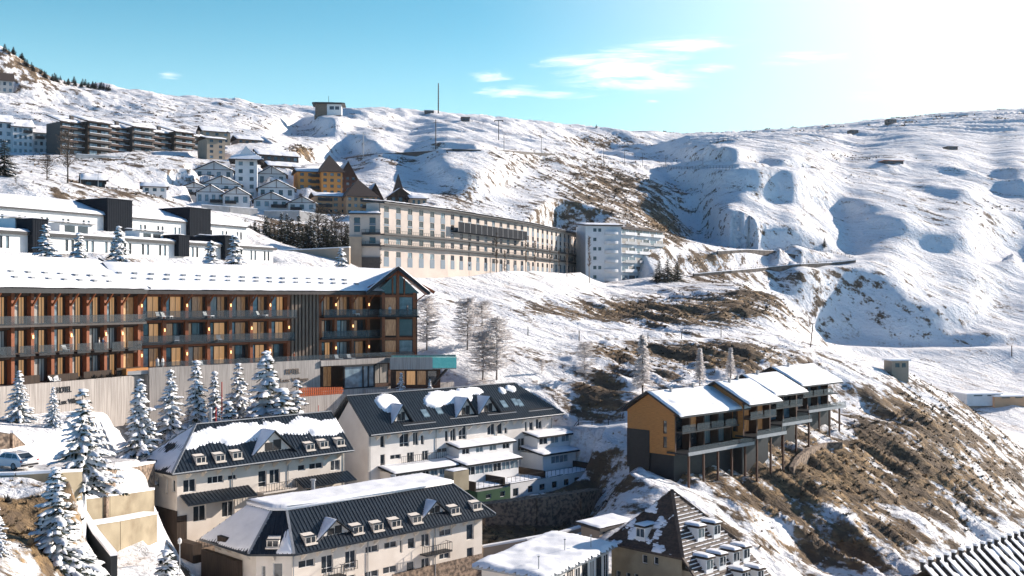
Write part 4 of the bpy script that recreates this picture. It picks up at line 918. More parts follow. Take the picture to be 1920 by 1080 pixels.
def build_b2():
    f = Fr(691, 150, 44.5); b = Bld('terraced_house', 'large cream house with dark seam roof, three gabled dormers and stepped white annexes', 'house', f, -32.0, 'cream houses with dark seam roofs')
    D = f.ly(625, 0); L = f.lx(1035); ov = 1.2; z = zm(600, 700, 3.552); yr = D / 2
    ez = f.lz(700, 815, -ov); xe = f.lx(1059, -ov); rz = f.lz(655, 742, yr) 
    w = Wall(b)
    winpx(w, z, [(402, 415, 432, 495, dict(kind='thin')), (402, 540, 434, 640, dict(kind='thin')), (402, 680, 438, 738, dict(kind='thin')), (530, 402, 594, 490, dict(kind='door')), (620, 392, 656, 480, dict(kind='slide')), (672, 412, 693, 475, dict(kind='thin')), (833, 382, 855, 455, dict(kind='thin')), (868, 366, 906, 450, dict(kind='slide')), (924, 352, 976, 440, dict(kind='door')),
                 (1115, 336, 1166, 410), (1180, 330, 1216, 405), (1229, 362, 1248, 402, dict(kind='thin')), (1365, 322, 1381, 386, dict(kind='thin')), (1394, 322, 1422, 380), (1438, 302, 1480, 370), (468, 541, 540, 572), (580, 526, 626, 602, dict(kind='slide')), (680, 515, 722, 595, dict(kind='slide')), (780, 498, 850, 528), (1318, 432, 1364, 516, dict(kind='slide')), (520, 690, 575, 715), (620, 680, 700, 715)])
    mb = MB(); w.into(mb, 0, L, -33, ez - .1); w2, d2 = seg_wall(b, (0, D), (0, 0)); w2.at(d2 * .52, d2 * .92, -29, -26.7, kind='std')
    w2.into(mb, 0, D, -33, ez - .1, top=[(-.01, ez - .1), (D + .01, ez - .1), (D / 2, rz - .3)]); mb.box(.3, L, .5, D, -33, ez - .1); b.part('wall', mb, 'pale'); w.windows(name='window'); w2.windows(name='window')
    ft = [(-ov * .6, -ov, ez), (xe, -ov, ez), (f.lx(965, yr), yr, rz), (-ov * .6, yr, rz)]; bk = [(xe, D + ov, ez), (-ov * .6, D + ov, ez), (-ov * .6, yr, rz), (f.lx(965, yr), yr, rz)]; rt = [(xe, -ov, ez), (xe, D + ov, ez), (f.lx(965, yr), yr, rz)]
    mb = MB()
    for p in (ft, bk, rt): mb.slab(p, .26); ribs(mb, p, .48)
    r = b.part('roof', mb, 'metalroof'); mb = MB(); mb.bar((-ov * .6, yr, rz + .06), (f.lx(965, yr), yr, rz + .06), .3, .1); b.part('ridge_cap', mb, 'trim', r)
    mb = MB()
    def spot(u, v, n): 
        g = lambda a, c, ra, rc: 1 - ((u - a) / ra) ** 2 - ((v - c) / rc) ** 2
        return np.maximum(np.maximum(g(.16, .72, .055, .22), g(.46, .76, .13, .22)), np.maximum(np.maximum(g(.36, .66, .05, .14), g(.60, .85, .05, .12)), np.maximum(g(.745, .8, .022, .09), g(.80, .82, .03, .10)))) + .9 * n
    snow_on(mb, ft, .26, .2, seed=41, mask=spot); snow_on(mb, bk, .3, .8, seed=42, over=.1); b.part('snow_cover', mb, 'snow', r, True)
    for q in ((500, 205, 605, 310), (880, 165, 1045, 275), (1030, 155, 1190, 265)):
        pass
    for (x0, x1, yb, ya, s) in ((480, 600, 315, 205, 43), (905, 1035, 275, 160, 44), (1055, 1185, 255, 150, 45)): dormer(b, r, ft, z(x0, 0)[0], z(x1, 0)[0], z(0, yb)[1], z(0, ya)[1], seed=s, win=True)
    for x, y in ((1225, 208), (1300, 195), (1330, 200), (700, 270), (790, 250)):
        p = on_plane(f, ft, *z(x, y)); sl = (rz - ez) / (yr + ov); mb = MB(); mb.hexa([(-.55, -.5, -.5 * sl), (.55, -.5, -.5 * sl), (.55, .5, .5 * sl), (-.55, .5, .5 * sl), (-.55, -.5, -.5 * sl + .16), (.55, -.5, -.5 * sl + .16), (.55, .5, .5 * sl + .16), (-.55, .5, .5 * sl + .16)]); link('roof_window', mb.mesh('roof_window', ['glassblue']), b.root, (p.x, p.y, p.z - b.base))
    for x0, x1, y in ((552, 770, 350), (865, 1050, 305), (1115, 1305, 280), (1390, 1555, 255)):   # long low roof hatches with pale sills
        p = on_plane(f, ft, *z(x0, y)); q = on_plane(f, ft, *z(x1, y - (x1 - x0) * .11)); mb = MB(); mb.box(p.x, q.x, p.y - .12, p.y + .1, p.z + .0, p.z + .12); mb.box(p.x + .1, q.x - .1, p.y + .2, p.y + 1.1, p.z - .2, p.z + .35, 1); b.part('roof_light', mb, ['trim', 'dark'])
    brackets(b, .4, L - .2, 0, ez - .26, 1.0, m='pale')
    downpipes(b, (.2, L * .33, L * .66, L - .2), -.09, -30, ez - .3); mb = MB(); mb.tube((-.5, -ov - .06, ez - .06), (xe, -ov - .06, ez - .06), .09); b.part('gutter', mb, 'trim')
    # stepped annexes in front
    def annex(x0, x1, y0, zt, zb, wins, roofover=.5, wallm='white', pitch=.35, kind='std', seed=1):
        a = Wall(b, (x0, y0, 0), .12); n, h0, h1, wd = wins; d = x1 - x0
        for i in range(n): c = d * (i + .5) / n; a.at(c - wd / 2, c + wd / 2, h0, h1, kind=kind, frame='w', pane='glassblue' if i % 3 else 'glass')
        m = MB(); a.into(m, 0, d, zb, zt); m.box(x0, x0 + .1, y0 + .01, -.01, zb, zt); m.box(x0 + .1, x1, y0 + .4, -.01, zb, zt); b.part('annexe_wall', m, wallm); a.windows(name='window', rec=.06)
        q = [(x0 - .4, y0 - roofover, zt), (x1 + .4, y0 - roofover, zt), (x1 + .4, -.02, zt + pitch * -y0 * .3 + .3), (x0 - .4, -.02, zt + pitch * -y0 * .3 + .3)]
        m = MB(); m.slab(q, .2); rr = b.part('annexe_roof', m, 'dark'); m = MB(); snow_on(m, q, .22, .3, seed=seed, over=.05); b.part('snow_cover', m, 'snow', rr, True)
    off = -2.5; (ax0, _), (ax1, _) = z(925, 0), z(1283, 0)
    xa, xb = f.lx(ax0, off), f.lx(ax1, off); annex(xa, xb, off, f.lz(*z(940, 495), off), -31, (4, f.lz(*z(970, 540), off), f.lz(*z(970, 502), off), 1.5), seed=51)
    off = -5.0; xa, xb = f.lx(z(975, 0)[0], off), f.lx(z(1322, 0)[0], off); annex(xa, xb, off, f.lz(*z(975, 612), off), -32, (6, f.lz(*z(1000, 680), off), f.lz(*z(1000, 622), off), 1.7), kind='slide', seed=52)
    off = -3.4; xa, xb = f.lx(z(500, 0)[0], off), f.lx(z(955, 0)[0], off); annex(xa, xb, off, f.lz(*z(560, 660), off), -32, (8, f.lz(*z(560, 715), off), f.lz(*z(560, 672), off), 1.3), kind='slide', wallm='pale', seed=53)
    zz = f.lz(*z(700, 620), off) + .5; railing(b, f.lx(z(545, 0)[0], -1.5), f.lx(z(840, 0)[0], -1.5), -1.5, zz, 1.0)
    off = -3.0; xa, xb = f.lx(z(1450, 0)[0], off), f.lx(z(1672, 0)[0], off); annex(xa, xb, off, f.lz(*z(1460, 425), off), -32, (3, f.lz(*z(1560, 465), off), f.lz(*z(1560, 420), off), 1.9), seed=54)
    off = -5.0; xa, xb = f.lx(z(1485, 0)[0], off), f.lx(z(1705, 0)[0], off); annex(xa, xb, off, f.lz(*z(1500, 540), off), -32, (4, f.lz(*z(1600, 595), off), f.lz(*z(1600, 545), off), 2.0), kind='std', seed=55)
    mb = MB(); mb.box(L, f.lx(1085, -.5), .3, D - 1, -32, f.lz(1060, 800, 1)); b.part('annexe_wall', mb, 'white')
    # terrace block with parapets, snow and basement windows
    off = -9.5; x0, xm, x1 = f.lx(895, off), f.lx(957, off), f.lx(1115, off); zt = f.lz(957, 908, off); zb = f.lz(957, 937, off)
    a = Wall(b, (x0, off, 0), .15)
    for q in [(1105, 805, 1140, 835), (1200, 785, 1232, 822), (1285, 765, 1322, 820), (1385, 748, 1420, 795), (1462, 735, 1500, 780), (1545, 718, 1580, 765), (1625, 702, 1660, 748), (1695, 690, 1730, 735), (1772, 675, 1810, 725)]:
        (p0, q0), (p1, q1) = z(q[0], q[1]), z(q[2], q[3]); a.px(p0, p1, q0, q1)
    mb = MB(); a.into(mb, xm - x0, x1 - x0, -34, zt); b.part('terrace_wall', mb, 'white'); mb = MB(); a.into(mb, 0, xm - x0, -34, zt - .3); mb.box(x0, x0 + .1, off + .01, -1, -34, zt - .3); b.part('terrace_wall', mb, 'green'); a.windows(name='window', rec=.08, frame='w')
    mb = MB(); mb.box(x0 + .12, xm, off + .5, -2, -34, zt - .3); mb.box(xm, x1, off + .5, -2, -34, zt); b.part('terrace_deck', mb, 'greyconc')
    xs = [x0 + .2, x0 + (xm - x0) * .9, xm + (x1 - xm) * .42, x1 - .1]
    for i, x in enumerate(xs): mb = MB(); mb.box(x - .12, x + .12, off + .6, -2.5, zt - .3, zt + 1.0); b.part('parapet', mb, 'brownboard')
    for i in range(3):
        m = MB(); q = [(xs[i] + .3, off + .7, zt + .01), (xs[i + 1] - .3, off + .7, zt + .01), (xs[i + 1] - .3, -5.2, zt + .01), (xs[i] + .3, -5.2, zt + .01)]; snow_on(m, q, .16, .35, seed=60 + i, mask=lambda u, v, n: .8 + n - v * .5); b.part('snow_cover', m, 'snow', None, True); railing(b, xs[i] + .2, xs[i + 1] - .2, off + .25, zt, 1.0, gap=.9)
    m = MB(); snow_on(m, [(xm, off, zt), (x1, off, zt), (x1, off + .5, zt), (xm, off + .5, zt)], .2, .2, seed=66, mask=lambda u, v, n: .5 + 2 * n, over=.1); b.part('snow_cover', m, 'snow', None, True)
    pad(f, -1, x1, off + .5, D, -30, 2); pad(f, -1, L + 4, -1, D + 1, -24, 2)
    return b, f
B2, f2 = build_b2()

# ------------------------------------------------------------------ stepped timber chalets on stilts
def build_chalet(px, Z, w, Lx, ez, rise, label, first, hh):
    f = Fr(px, Z, 45); b = Bld('timber_chalet', label, 'chalet', f, ez - 9.5, 'timber chalets stepping along the slope')
    ov = .9; yr = w / 2; rz = ez + rise; fl = ez - hh; mid = ez - hh * .49
    wm = 'orangewood' if first < 2 else 'timberdark'
    w2, d2 = seg_wall(b, (0, w), (0, 0), .15)
    if first == 0: w2.at(d2 * .76, d2 * .84, mid - .35, mid + 1.5, kind='plain', frame='d'); w2.at(d2 * .76, d2 * .84, fl + .35, mid - .75, kind='plain', frame='d')
    else: w2.at(d2 * .80, d2 * .9, fl + .4, mid + 1.6, kind='plain', frame='d')
    mb = MB(); w2.into(mb, 0, w, fl - .6, ez, top=[(-.01, ez), (w + .01, ez), (w / 2, rz - .15)])
    if first == 0: mb.box(-.06, -.005, w * .52, w + .02, fl - 3.0, fl + 2.6, 1)
    mb.box(.2, Lx, 1.4, w, fl - .6, ez, 2); b.part('gable_wall', mb, [wm, 'dark', 'timberdark'])
    w2.windows(rec=.1)
    n = max(4, int(Lx / 1.75)); a = Wall(b, (0, 1.2, 0), .08)
    for i in range(n):
        x0 = Lx * i / n + .14; x1 = Lx * (i + 1) / n - .14
        for lo, hi in ((fl + .1, mid - .35), (mid + .05, ez - .25)): a.at(x0, x1, lo, hi, kind='plain', frame='d', pane=R.choice(['glassblue', 'glass', 'glass', 'warmlo', 'curtain']))
    mb = MB(); a.into(mb, .1, Lx, fl - .6, ez); b.part('glazed_wall', mb, 'timberdark'); a.windows(rec=.04)
    mb = MB()
    for i in range(0, n + 1, 2):
        x = min(Lx - .15, max(.15, Lx * i / n)); mb.box(x - .14, x + .14, -.05, 1.19, fl - .6, ez - .05)
    mb.box(0, Lx, -.1, .2, ez - .35, ez - .06); b.part('timber_frame', mb, 'timberdark')  # darker timber than the ochre gable, painting in shade of eaves and balconies
    mb = MB(); mb.box(-.3, Lx + .4, -2.6, 1.18, fl - .35, fl - .1, 0); mb.box(-.3, Lx + .4, -2.62, -2.5, fl - .36, fl + .12, 1); b.part('deck', mb, ['dark', 'trim'])
    mb = MB(); mb.box(-.2, Lx + .3, -2.58, -2.55, fl + .12, fl + .85); b.part('glass_balustrade', mb, 'balglass')
    mb = MB(); mb.box(.2, Lx - .1, -1.2, 1.18, mid - .2, mid); b.part('balcony_slab', mb, 'dark'); 
    for i in range(0, n - 1, 2):
        x0 = Lx * i / n + .2; x1 = Lx * (i + 2) / n - .2; mb = MB(); mb.box(x0, x1, -1.2, -1.17, mid + .02, mid + 1.0); b.part('glass_balustrade', mb, 'balglass')
    sm = MB(); sm.box(-.13, .13, -.13, .13, -7.5, 0); sme = sm.mesh('stilt', ['timberdark'])  # dark timber tone carries the shade beneath the deck
    for i in range(0, n + 1, 2):
        for y in (-2.3,): link('stilt', sme, b.root, (min(Lx - .1, .15 + Lx * i / n), y, fl - .36 - b.base))
    mb = MB(); mb.box(.2, Lx - .1, .3, w - .2, fl - 8, fl - .61); b.part('undercroft_shade', mb, 'dark')  # solid charcoal box standing in for the deep shade below the floor
    ft = [(-ov, -1.7, ez - .25), (Lx + ov, -1.7, ez - .25), (Lx + ov, yr, rz), (-ov, yr, rz)]; bk = [(Lx + ov, w + 1.2, ez - .2), (-ov, w + 1.2, ez - .2), (-ov, yr, rz), (Lx + ov, yr, rz)]
    mb = MB(); mb.slab(ft, .22); mb.slab(bk, .22); r = b.part('roof', mb, 'dark')
    mb = MB(); snow_on(mb, ft, .3, .3, seed=70 + first, over=.02, mask=lambda u, v, n: 1.2 + 1.6 * n + 8 * np.minimum(v - .05, 0)); snow_on(mb, bk, .3, .6, seed=75 + first, over=.1); b.part('snow_cover', mb, 'snow', r, True)
    for t in ((.22, .55), (.6, .62)) if first < 2 else ((.3, .6),):
        x = Lx * t[0]; y = yr * t[1] * 1.4; zf = rz - abs(y - yr) * rise / yr; mb = MB(); mb.box(x - .16, x + .16, y - .16, y + .16, zf - .2, zf + 1.0); mb.box(x - .21, x + .21, y - .21, y + .21, zf + 1.0, zf + 1.1); b.part('chimney', mb, 'greyconc')
    pad(f, -1, Lx, -3, w, fl - 2.3, 4); pad(f, -1, Lx, 2, w + 1, fl - 1.0, 3)
    return b, f
CH = [build_chalet(1265, 150, 8.5, 16.0, -16.2, 2.9, 'ochre boarded chalet with dark garage panel, first and lowest of the stepped row', 0, 5.3),
      build_chalet(1393, 159, 9.0, 7.6, -15.5, 2.9, 'ochre gabled chalet second in the row, showing one tall dark slot window', 1, 4.8),
      build_chalet(1442, 172, 9.0, 8.6, -15.3, 2.8, 'dark timber chalet with snowy roof third in the stepped row', 2, 4.7),
      build_chalet(1494, 192, 9.5, 13.0, -15.4, 2.9, 'dark chalet at the far upper end of the stepped row with snow deck', 3, 4.6)]

# ------------------------------------------------------------------ pyramid-roofed house, flat snowy hall, small buildings at the lower edge
def build_pyramid():
    f = Fr(1280, 108, 45); b = Bld('pyramid_roof_house', 'cream house under a steep dark pyramid roof with snow-capped dormers', 'house', f, -36.0)
    s = 10.4; ez = (HY - 1047) / F * 108; ap = (s / 2, s / 2, (HY - 918) / F * 115.5); z = zm(860, 860, 3.2)
    dn = Vector((0, -s / 2, ez - ap[2])) / (s / 2); ext = 4.5
    lt = [(0, s, ez), (0, 0, ez), ap]; rt = [(0, 0, ez), (0, -ext, ez + dn.z * ext), (s + 2.0, -ext, ez + dn.z * ext), (s, 0, ez), ap]; bk = [(s, s, ez), (0, s, ez), ap]; rr = [(s, 0, ez), (s, s, ez), ap]
    mb = MB()
    for p in (lt, rt, bk, rr): mb.slab(p, .22)
    courses(mb, rt, .42, .07); courses(mb, lt, .42, .05); r = b.part('roof', mb, 'tile')
    for p, q in (((0, 0, ez + .05), ap), ((0, 0, ez + .05), (0, -ext, ez + dn.z * ext + .05)), ((s, 0, ez + .05), ap)): mb = MB(); mb.bar(p, q, .35, .2); b.part('hip_cap', mb, 'tile', r)
    mb = MB(); snow_on(mb, lt, .10, .16, seed=81, mask=lambda u, v, n: -.66 + 1.4 * n + .35 * np.sin(u * 3.1)); snow_on(mb, bk, .2, .5, seed=82)
    ax = plane_axes(rt); p2 = [(v, u) for u, v in uv(rt, ax)]; v0 = min(p[0] for p in p2); v1 = max(p[0] for p in p2)
    for i in range(int((v1 - v0) / .42)):
        v = v0 + (i + .5) * .42 + .09; sp = span(p2, v)
        if not sp or sp[1] - sp[0] < .6: continue
        a = ax[0] + ax[2] * v + ax[1] * (sp[0] + .15) + ax[3] * .03; c = ax[0] + ax[2] * v + ax[1] * (sp[1] - .15) + ax[3] * .03
        m = int((c - a).length / .8) + 1
        for k in range(m):
            if R.random() < .86: mb.bar(a + (c - a) * (k / m), a + (c - a) * ((k + R.uniform(.75, 1.0)) / m), .15 * R.uniform(.7, 1.25), .06)
    b.part('snow_cover', mb, 'snow', r)
    w, d = seg_wall(b, (0.7, s - .5), (0.7, 0.6)); winpx(w, z, [(1098, 578, 1132, 630), (1168, 590, 1198, 636), (942, 672, 972, 735), (1002, 684, 1030, 740), (1050, 690, 1078, 745)])
    mb = MB(); w.into(mb, 0, d, -38, ez); w.windows(name='window'); mb.box(1.0, s, -1, s - .5, -38, ez - 1.5); mb.box(.72, 1.0, -ext + .6, .6, -38, ez - 4.5); b.part('wall', mb, 'concrete')
    dm = MB(); dm.box(-.62, .62, -.55, 2.0, -1.2, .55, 0); dm.box(-.48, .48, -.6, -.551, -.45, .40, 1); dm.box(-.03, .03, -.62, -.601, -.45, .40, 0); dm.box(-.72, .72, -.8, 2.1, .555, .66, 2); dme = dm.mesh('dormer', ['frame', 'glass', 'brownboard'])
    sn = MB(); snow_on(sn, [(-.72, -.8, .67), (.72, -.8, .67), (.72, 2.0, .67), (-.72, 2.0, .67)], .30, .16, seed=84, over=.05, edge=.3); sne = sn.mesh('snow_cap', ['snow'], True)
    for x, y in ((1430, 460), (1525, 440), (1480, 648), (1558, 628), (1640, 602), (1702, 582), (1690, 725), (1785, 712)):
        p = on_plane(f, rt, *z(x, y)); o = link('dormer', dme, b.root, (p.x, p.y, p.z + .35 - b.base)); link('snow_cap', sne, o)
    p = on_plane(f, lt, *z(1110, 455)); o = link('dormer', dme, b.root, (p.x, p.y, p.z + .3 - b.base), -rad(90)); link('snow_cap', sne, o)
    pad(f, -1, s, -5, s, -35, 2)
    return b
build_pyramid()
def plan(pts, h):
    out = []
    for px, py in pts: Z = h * F / (HY - py); out.append(((px - CX) / F * Z, Z))
    return out
def build_hall():
    h = -26.0; pl = plan([(885, 1060), (1022, 1084), (1157, 1021), (1035, 1000)], h)
    f = Fr(a=0, world=pl[1]); b = Bld('flat_roofed_hall', 'low hall with a wide smooth snow-covered roof and dark glazed side', 'hall', f, -36.0)
    q = [(x - f.X, y - f.Y) for x, y in pl]; q = q if sum(q[i][0] * q[(i + 1) % 4][1] - q[(i + 1) % 4][0] * q[i][1] for i in range(4)) > 0 else q[::-1]
    inner = offset_poly(q, -.7); mb = MB(); mb.extr(inner, -38, h - .3)
    i1 = max(range(4), key=lambda i: (q[(i + 1) % 4][0] - q[i][0]) - abs((q[(i + 1) % 4][1] - q[i][1]) - 8) * .1)
    b.part('wall', mb, 'cream')
    mb = MB(); mb.extr(q, h - .3, h); r = b.part('roof', mb, 'trim'); mb = MB(); snow_on(mb, [(x, y, h) for x, y in q], .38, .35, seed=90, over=.15, lump=.6); b.part('snow_cover', mb, 'snow', r, True)
    for i in range(4):
        p, t = inner[i], inner[(i + 1) % 4]; L = math.hypot(t[0] - p[0], t[1] - p[1]); th = math.atan2(t[1] - p[1], t[0] - p[0])
        if not (-.2 < th < 1.4): continue
        n = int(L / 1.5)
        for k in range(n): x = (k + .15) * L / n; window(b, (p[0], p[1], th), x, -30.2, 1.1, 3.4, 'slide', 'd' if k % 2 else 'w', 'glass' if k % 3 else 'curtain', rec=-.06)
    for px, py in ((1059, 1026), (1108, 1018), (1010, 1060)):
        (x, y), = plan([(px, py + 14)], h); mb = MB(); mb.tube((x - f.X, y - f.Y, h), (x - f.X, y - f.Y, h + 1.5), .05); mb.tube((x - f.X, y - f.Y, h + 1.5), (x - f.X, y - f.Y, h + 1.6), .12); b.part('vent_pipe', mb, 'trim')
    return b
build_hall()
def box_house(name, label, cat, px, Z, a, w, d, zt, zb, wallm, wins=(), over=.5, group=None, seed=1, snowt=.28, rm='fascia'):
    f = Fr(px, Z, a); b = Bld(name, label, cat, f, zb, group); W = Wall(b, (0, 0, 0), .12)
    for x0, x1, z0, z1, k in wins: W.at(x0, x1, z0, z1, **k)
    mb = MB(); W.into(mb, 0, w, zb - 2, zt); mb.box(0, .1, .01, d, zb - 2, zt); mb.box(.1, w, .4, d, zb - 2, zt); b.part('wall', mb, wallm); W.windows(name='window', rec=.08)
    q = [(-over, -over, zt), (w + over, -over, zt), (w + over, d + over, zt + .3), (-over, d + over, zt + .3)]; mb = MB(); mb.slab(q, .25); r = b.part('roof', mb, rm); mb = MB(); snow_on(mb, q, snowt, .35, seed=seed, over=.08); b.part('snow_cover', mb, 'snow', r, True)
    return b
zt = (HY - 984) / F * 133
box_house('garden_store', 'small tan outbuilding with snowy flat roof beside the pyramid-roofed house', 'outbuilding', 1124, 131, 45, 6.0, 3.0, zt, zt - 5, 'tan', [(.6, 1.7, zt - 2.6, zt - .6, dict(frame='d')), (3.6, 4.1, zt - 2.0, zt - 1.1, dict(frame='d', kind='thin'))], seed=91)
def long_wall(name, label, cat, pts, hz, th, m, cap=True, zb=-40, capm='snow', seed=1):
    """A free-standing wall through ground points (px, Z), its top at height hz (one value per point)."""
    X = [((p - CX) / F * Z, Z) for p, Z in pts]; o = empty(name, label, cat, (X[0][0], X[0][1], zb)); o['kind'] = 'thing'; mb = MB(); ms = MB()
    for i in range(len(X) - 1):
        (x0, y0), (x1, y1) = X[i], X[i + 1]; l = math.hypot(x1 - x0, y1 - y0); nx, ny = -(y1 - y0) / l * th / 2, (x1 - x0) / l * th / 2
        e = lambda k, z0, z1, w: [(x0 - nx * w, y0 - ny * w, z0[0]), (x1 - nx * w, y1 - ny * w, z0[1]), (x1 + nx * w, y1 + ny * w, z0[1]), (x0 + nx * w, y0 + ny * w, z0[0]), (x0 - nx * w, y0 - ny * w, z1[0]), (x1 - nx * w, y1 - ny * w, z1[1]), (x1 + nx * w, y1 + ny * w, z1[1]), (x0 + nx * w, y0 + ny * w, z1[0])]
        mb.hexa(e(0, (zb, zb), (hz[i], hz[i + 1]), 1)); ms.hexa(e(0, (hz[i], hz[i + 1]), (hz[i] + .22, hz[i + 1] + .22), 1.15))
    mb.tf(-X[0][0], -X[0][1], 0, -zb); ms.tf(-X[0][0], -X[0][1], 0, -zb)
    link('wall_body', mb.mesh('wall_body', [m]), o)
    if cap: link('snow_cap', ms.mesh('snow_cap', [capm]), o)
    return o
hz = lambda py, Z: (HY - py) / F * Z
long_wall('retaining_wall', 'tan rendered wall with snow along its top below the brown bank', 'wall', [(905, 133), (985, 134), (1050, 137), (1103, 140)], [hz(1026, 133), hz(1012, 134), hz(1000, 137), hz(984, 140)], .6, 'tan')
_rw = Fr(px=172, Z=84, a=math.degrees(math.atan2(84, (172 - CX) / F * 84))); pad(_rw, 0, 21, -11, 0, -24.9, .8)
_yw = Fr(a=75, world=((142 - CX) / F * 103, 103.0)); pad(_yw, -1.5, 15, -16, -.6, -24.7, .5)
long_wall('retaining_wall', 'stained yellow concrete wall in two tiers beside the firs', 'wall', [(142, 103), (200, 107), (283, 115)], [hz(937, 103), hz(930, 107), hz(918, 115)], .8, 'concrete', zb=-30)
long_wall('garden_wall', 'lower tier of yellow concrete with a snow ledge at its top', 'wall', [(160, 101), (214, 105), (283, 112)], [hz(984, 101), hz(976, 105), hz(963, 112)], 1.4, 'concrete', zb=-30)
long_wall('stair_wall', 'dark sloping wall beside the shaded snow ramp', 'wall', [(150, 99), (180, 92), (214, 86)], [hz(952, 99), hz(1000, 92), hz(1042, 86)], .5, 'dark', zb=-30)
long_wall('road_wall', 'low pale wall with snow on top along the bend of the road', 'wall', [(-60, 88), (30, 88), (95, 89), (150, 92)], [hz(892, 88), hz(890, 88), hz(886, 89), hz(884, 92)], .5, 'concrete', zb=-19)
long_wall('stone_wall', 'brown stone bank beside the white car on the snowy road', 'wall', [(-60, 102), (12, 105), (34, 108), (46, 111)], [hz(800, 102), hz(812, 105), hz(832, 108), hz(856, 111)], 1.2, 'stone', zb=-22)
long_wall('stone_wall', 'dark rubble wall under the road beside the hipped cream house', 'wall', [(190, 106), (240, 114), (282, 122)], [hz(880, 106), hz(876, 114), hz(868, 122)], 1.0, 'stone', zb=-24)
long_wall('bank_wall', 'brown rubble retaining bank below the terrace of the large cream house', 'wall', [(905, 146), (1000, 149), (1080, 153), (1118, 158)], [hz(944, 146), hz(932, 149), hz(922, 153), hz(916, 158)], 2.0, 'stone', cap=False, zb=-36)
def build_rows():
    f = Fr(1735, 118, 40); b = Bld('row_house', 'dark row-house roof with snow-lined party ridges and white chimney caps', 'house', f, -38)
    rz = (HY - 1066) / F * 118; n = 16; L = f.lx(1945); s = L / n; n_ = n
    ft = [(0, -5, rz - 4.2), (L, -5, rz - 4.2), (L, 0, rz), (0, 0, rz)]; bk = [(L, 5, rz - 4.2), (0, 5, rz - 4.2), (0, 0, rz), (L, 0, rz)]
    mb = MB(); mb.slab(ft, .2); mb.slab(bk, .2); r = b.part('roof', mb, 'tile'); mb = MB(); snow_on(mb, ft, .16, .22, seed=97, mask=lambda u, v, n: .1 + 1.5 * n + .5 * np.sin(u * n_ * 6.283)); b.part('snow_cover', mb, 'snow', r, True)
    mb = MB(); mb.box(.2, L - .2, -4.2, 4.2, -40, rz - 3.8); b.part('wall', mb, 'timberdark')
    pm = MB(); pm.slab([(-.12, -5, -3.95), (.12, -5, -3.95), (.12, 0, .3), (-.12, 0, .3)], .4, 0); pm.slab([(-.3, -4.9, -3.78), (.28, -4.9, -3.78), (.28, 0, .42), (-.3, 0, .42)], .16, 1); pme = pm.mesh('party_ridge', ['tile', 'snow'])
    cm = MB(); cm.box(-.2, .2, -.2, .2, -.3, .7, 0); cm.box(-.26, .26, -.26, .26, .7, .95, 1); cme = cm.mesh('chimney', ['dark', 'snow'])
    for i in range(n + 1): link('party_ridge', pme, b.root, (i * s, 0, rz - b.base)); link('chimney', cme, b.root, (i * s, .3, rz - b.base))
build_rows()
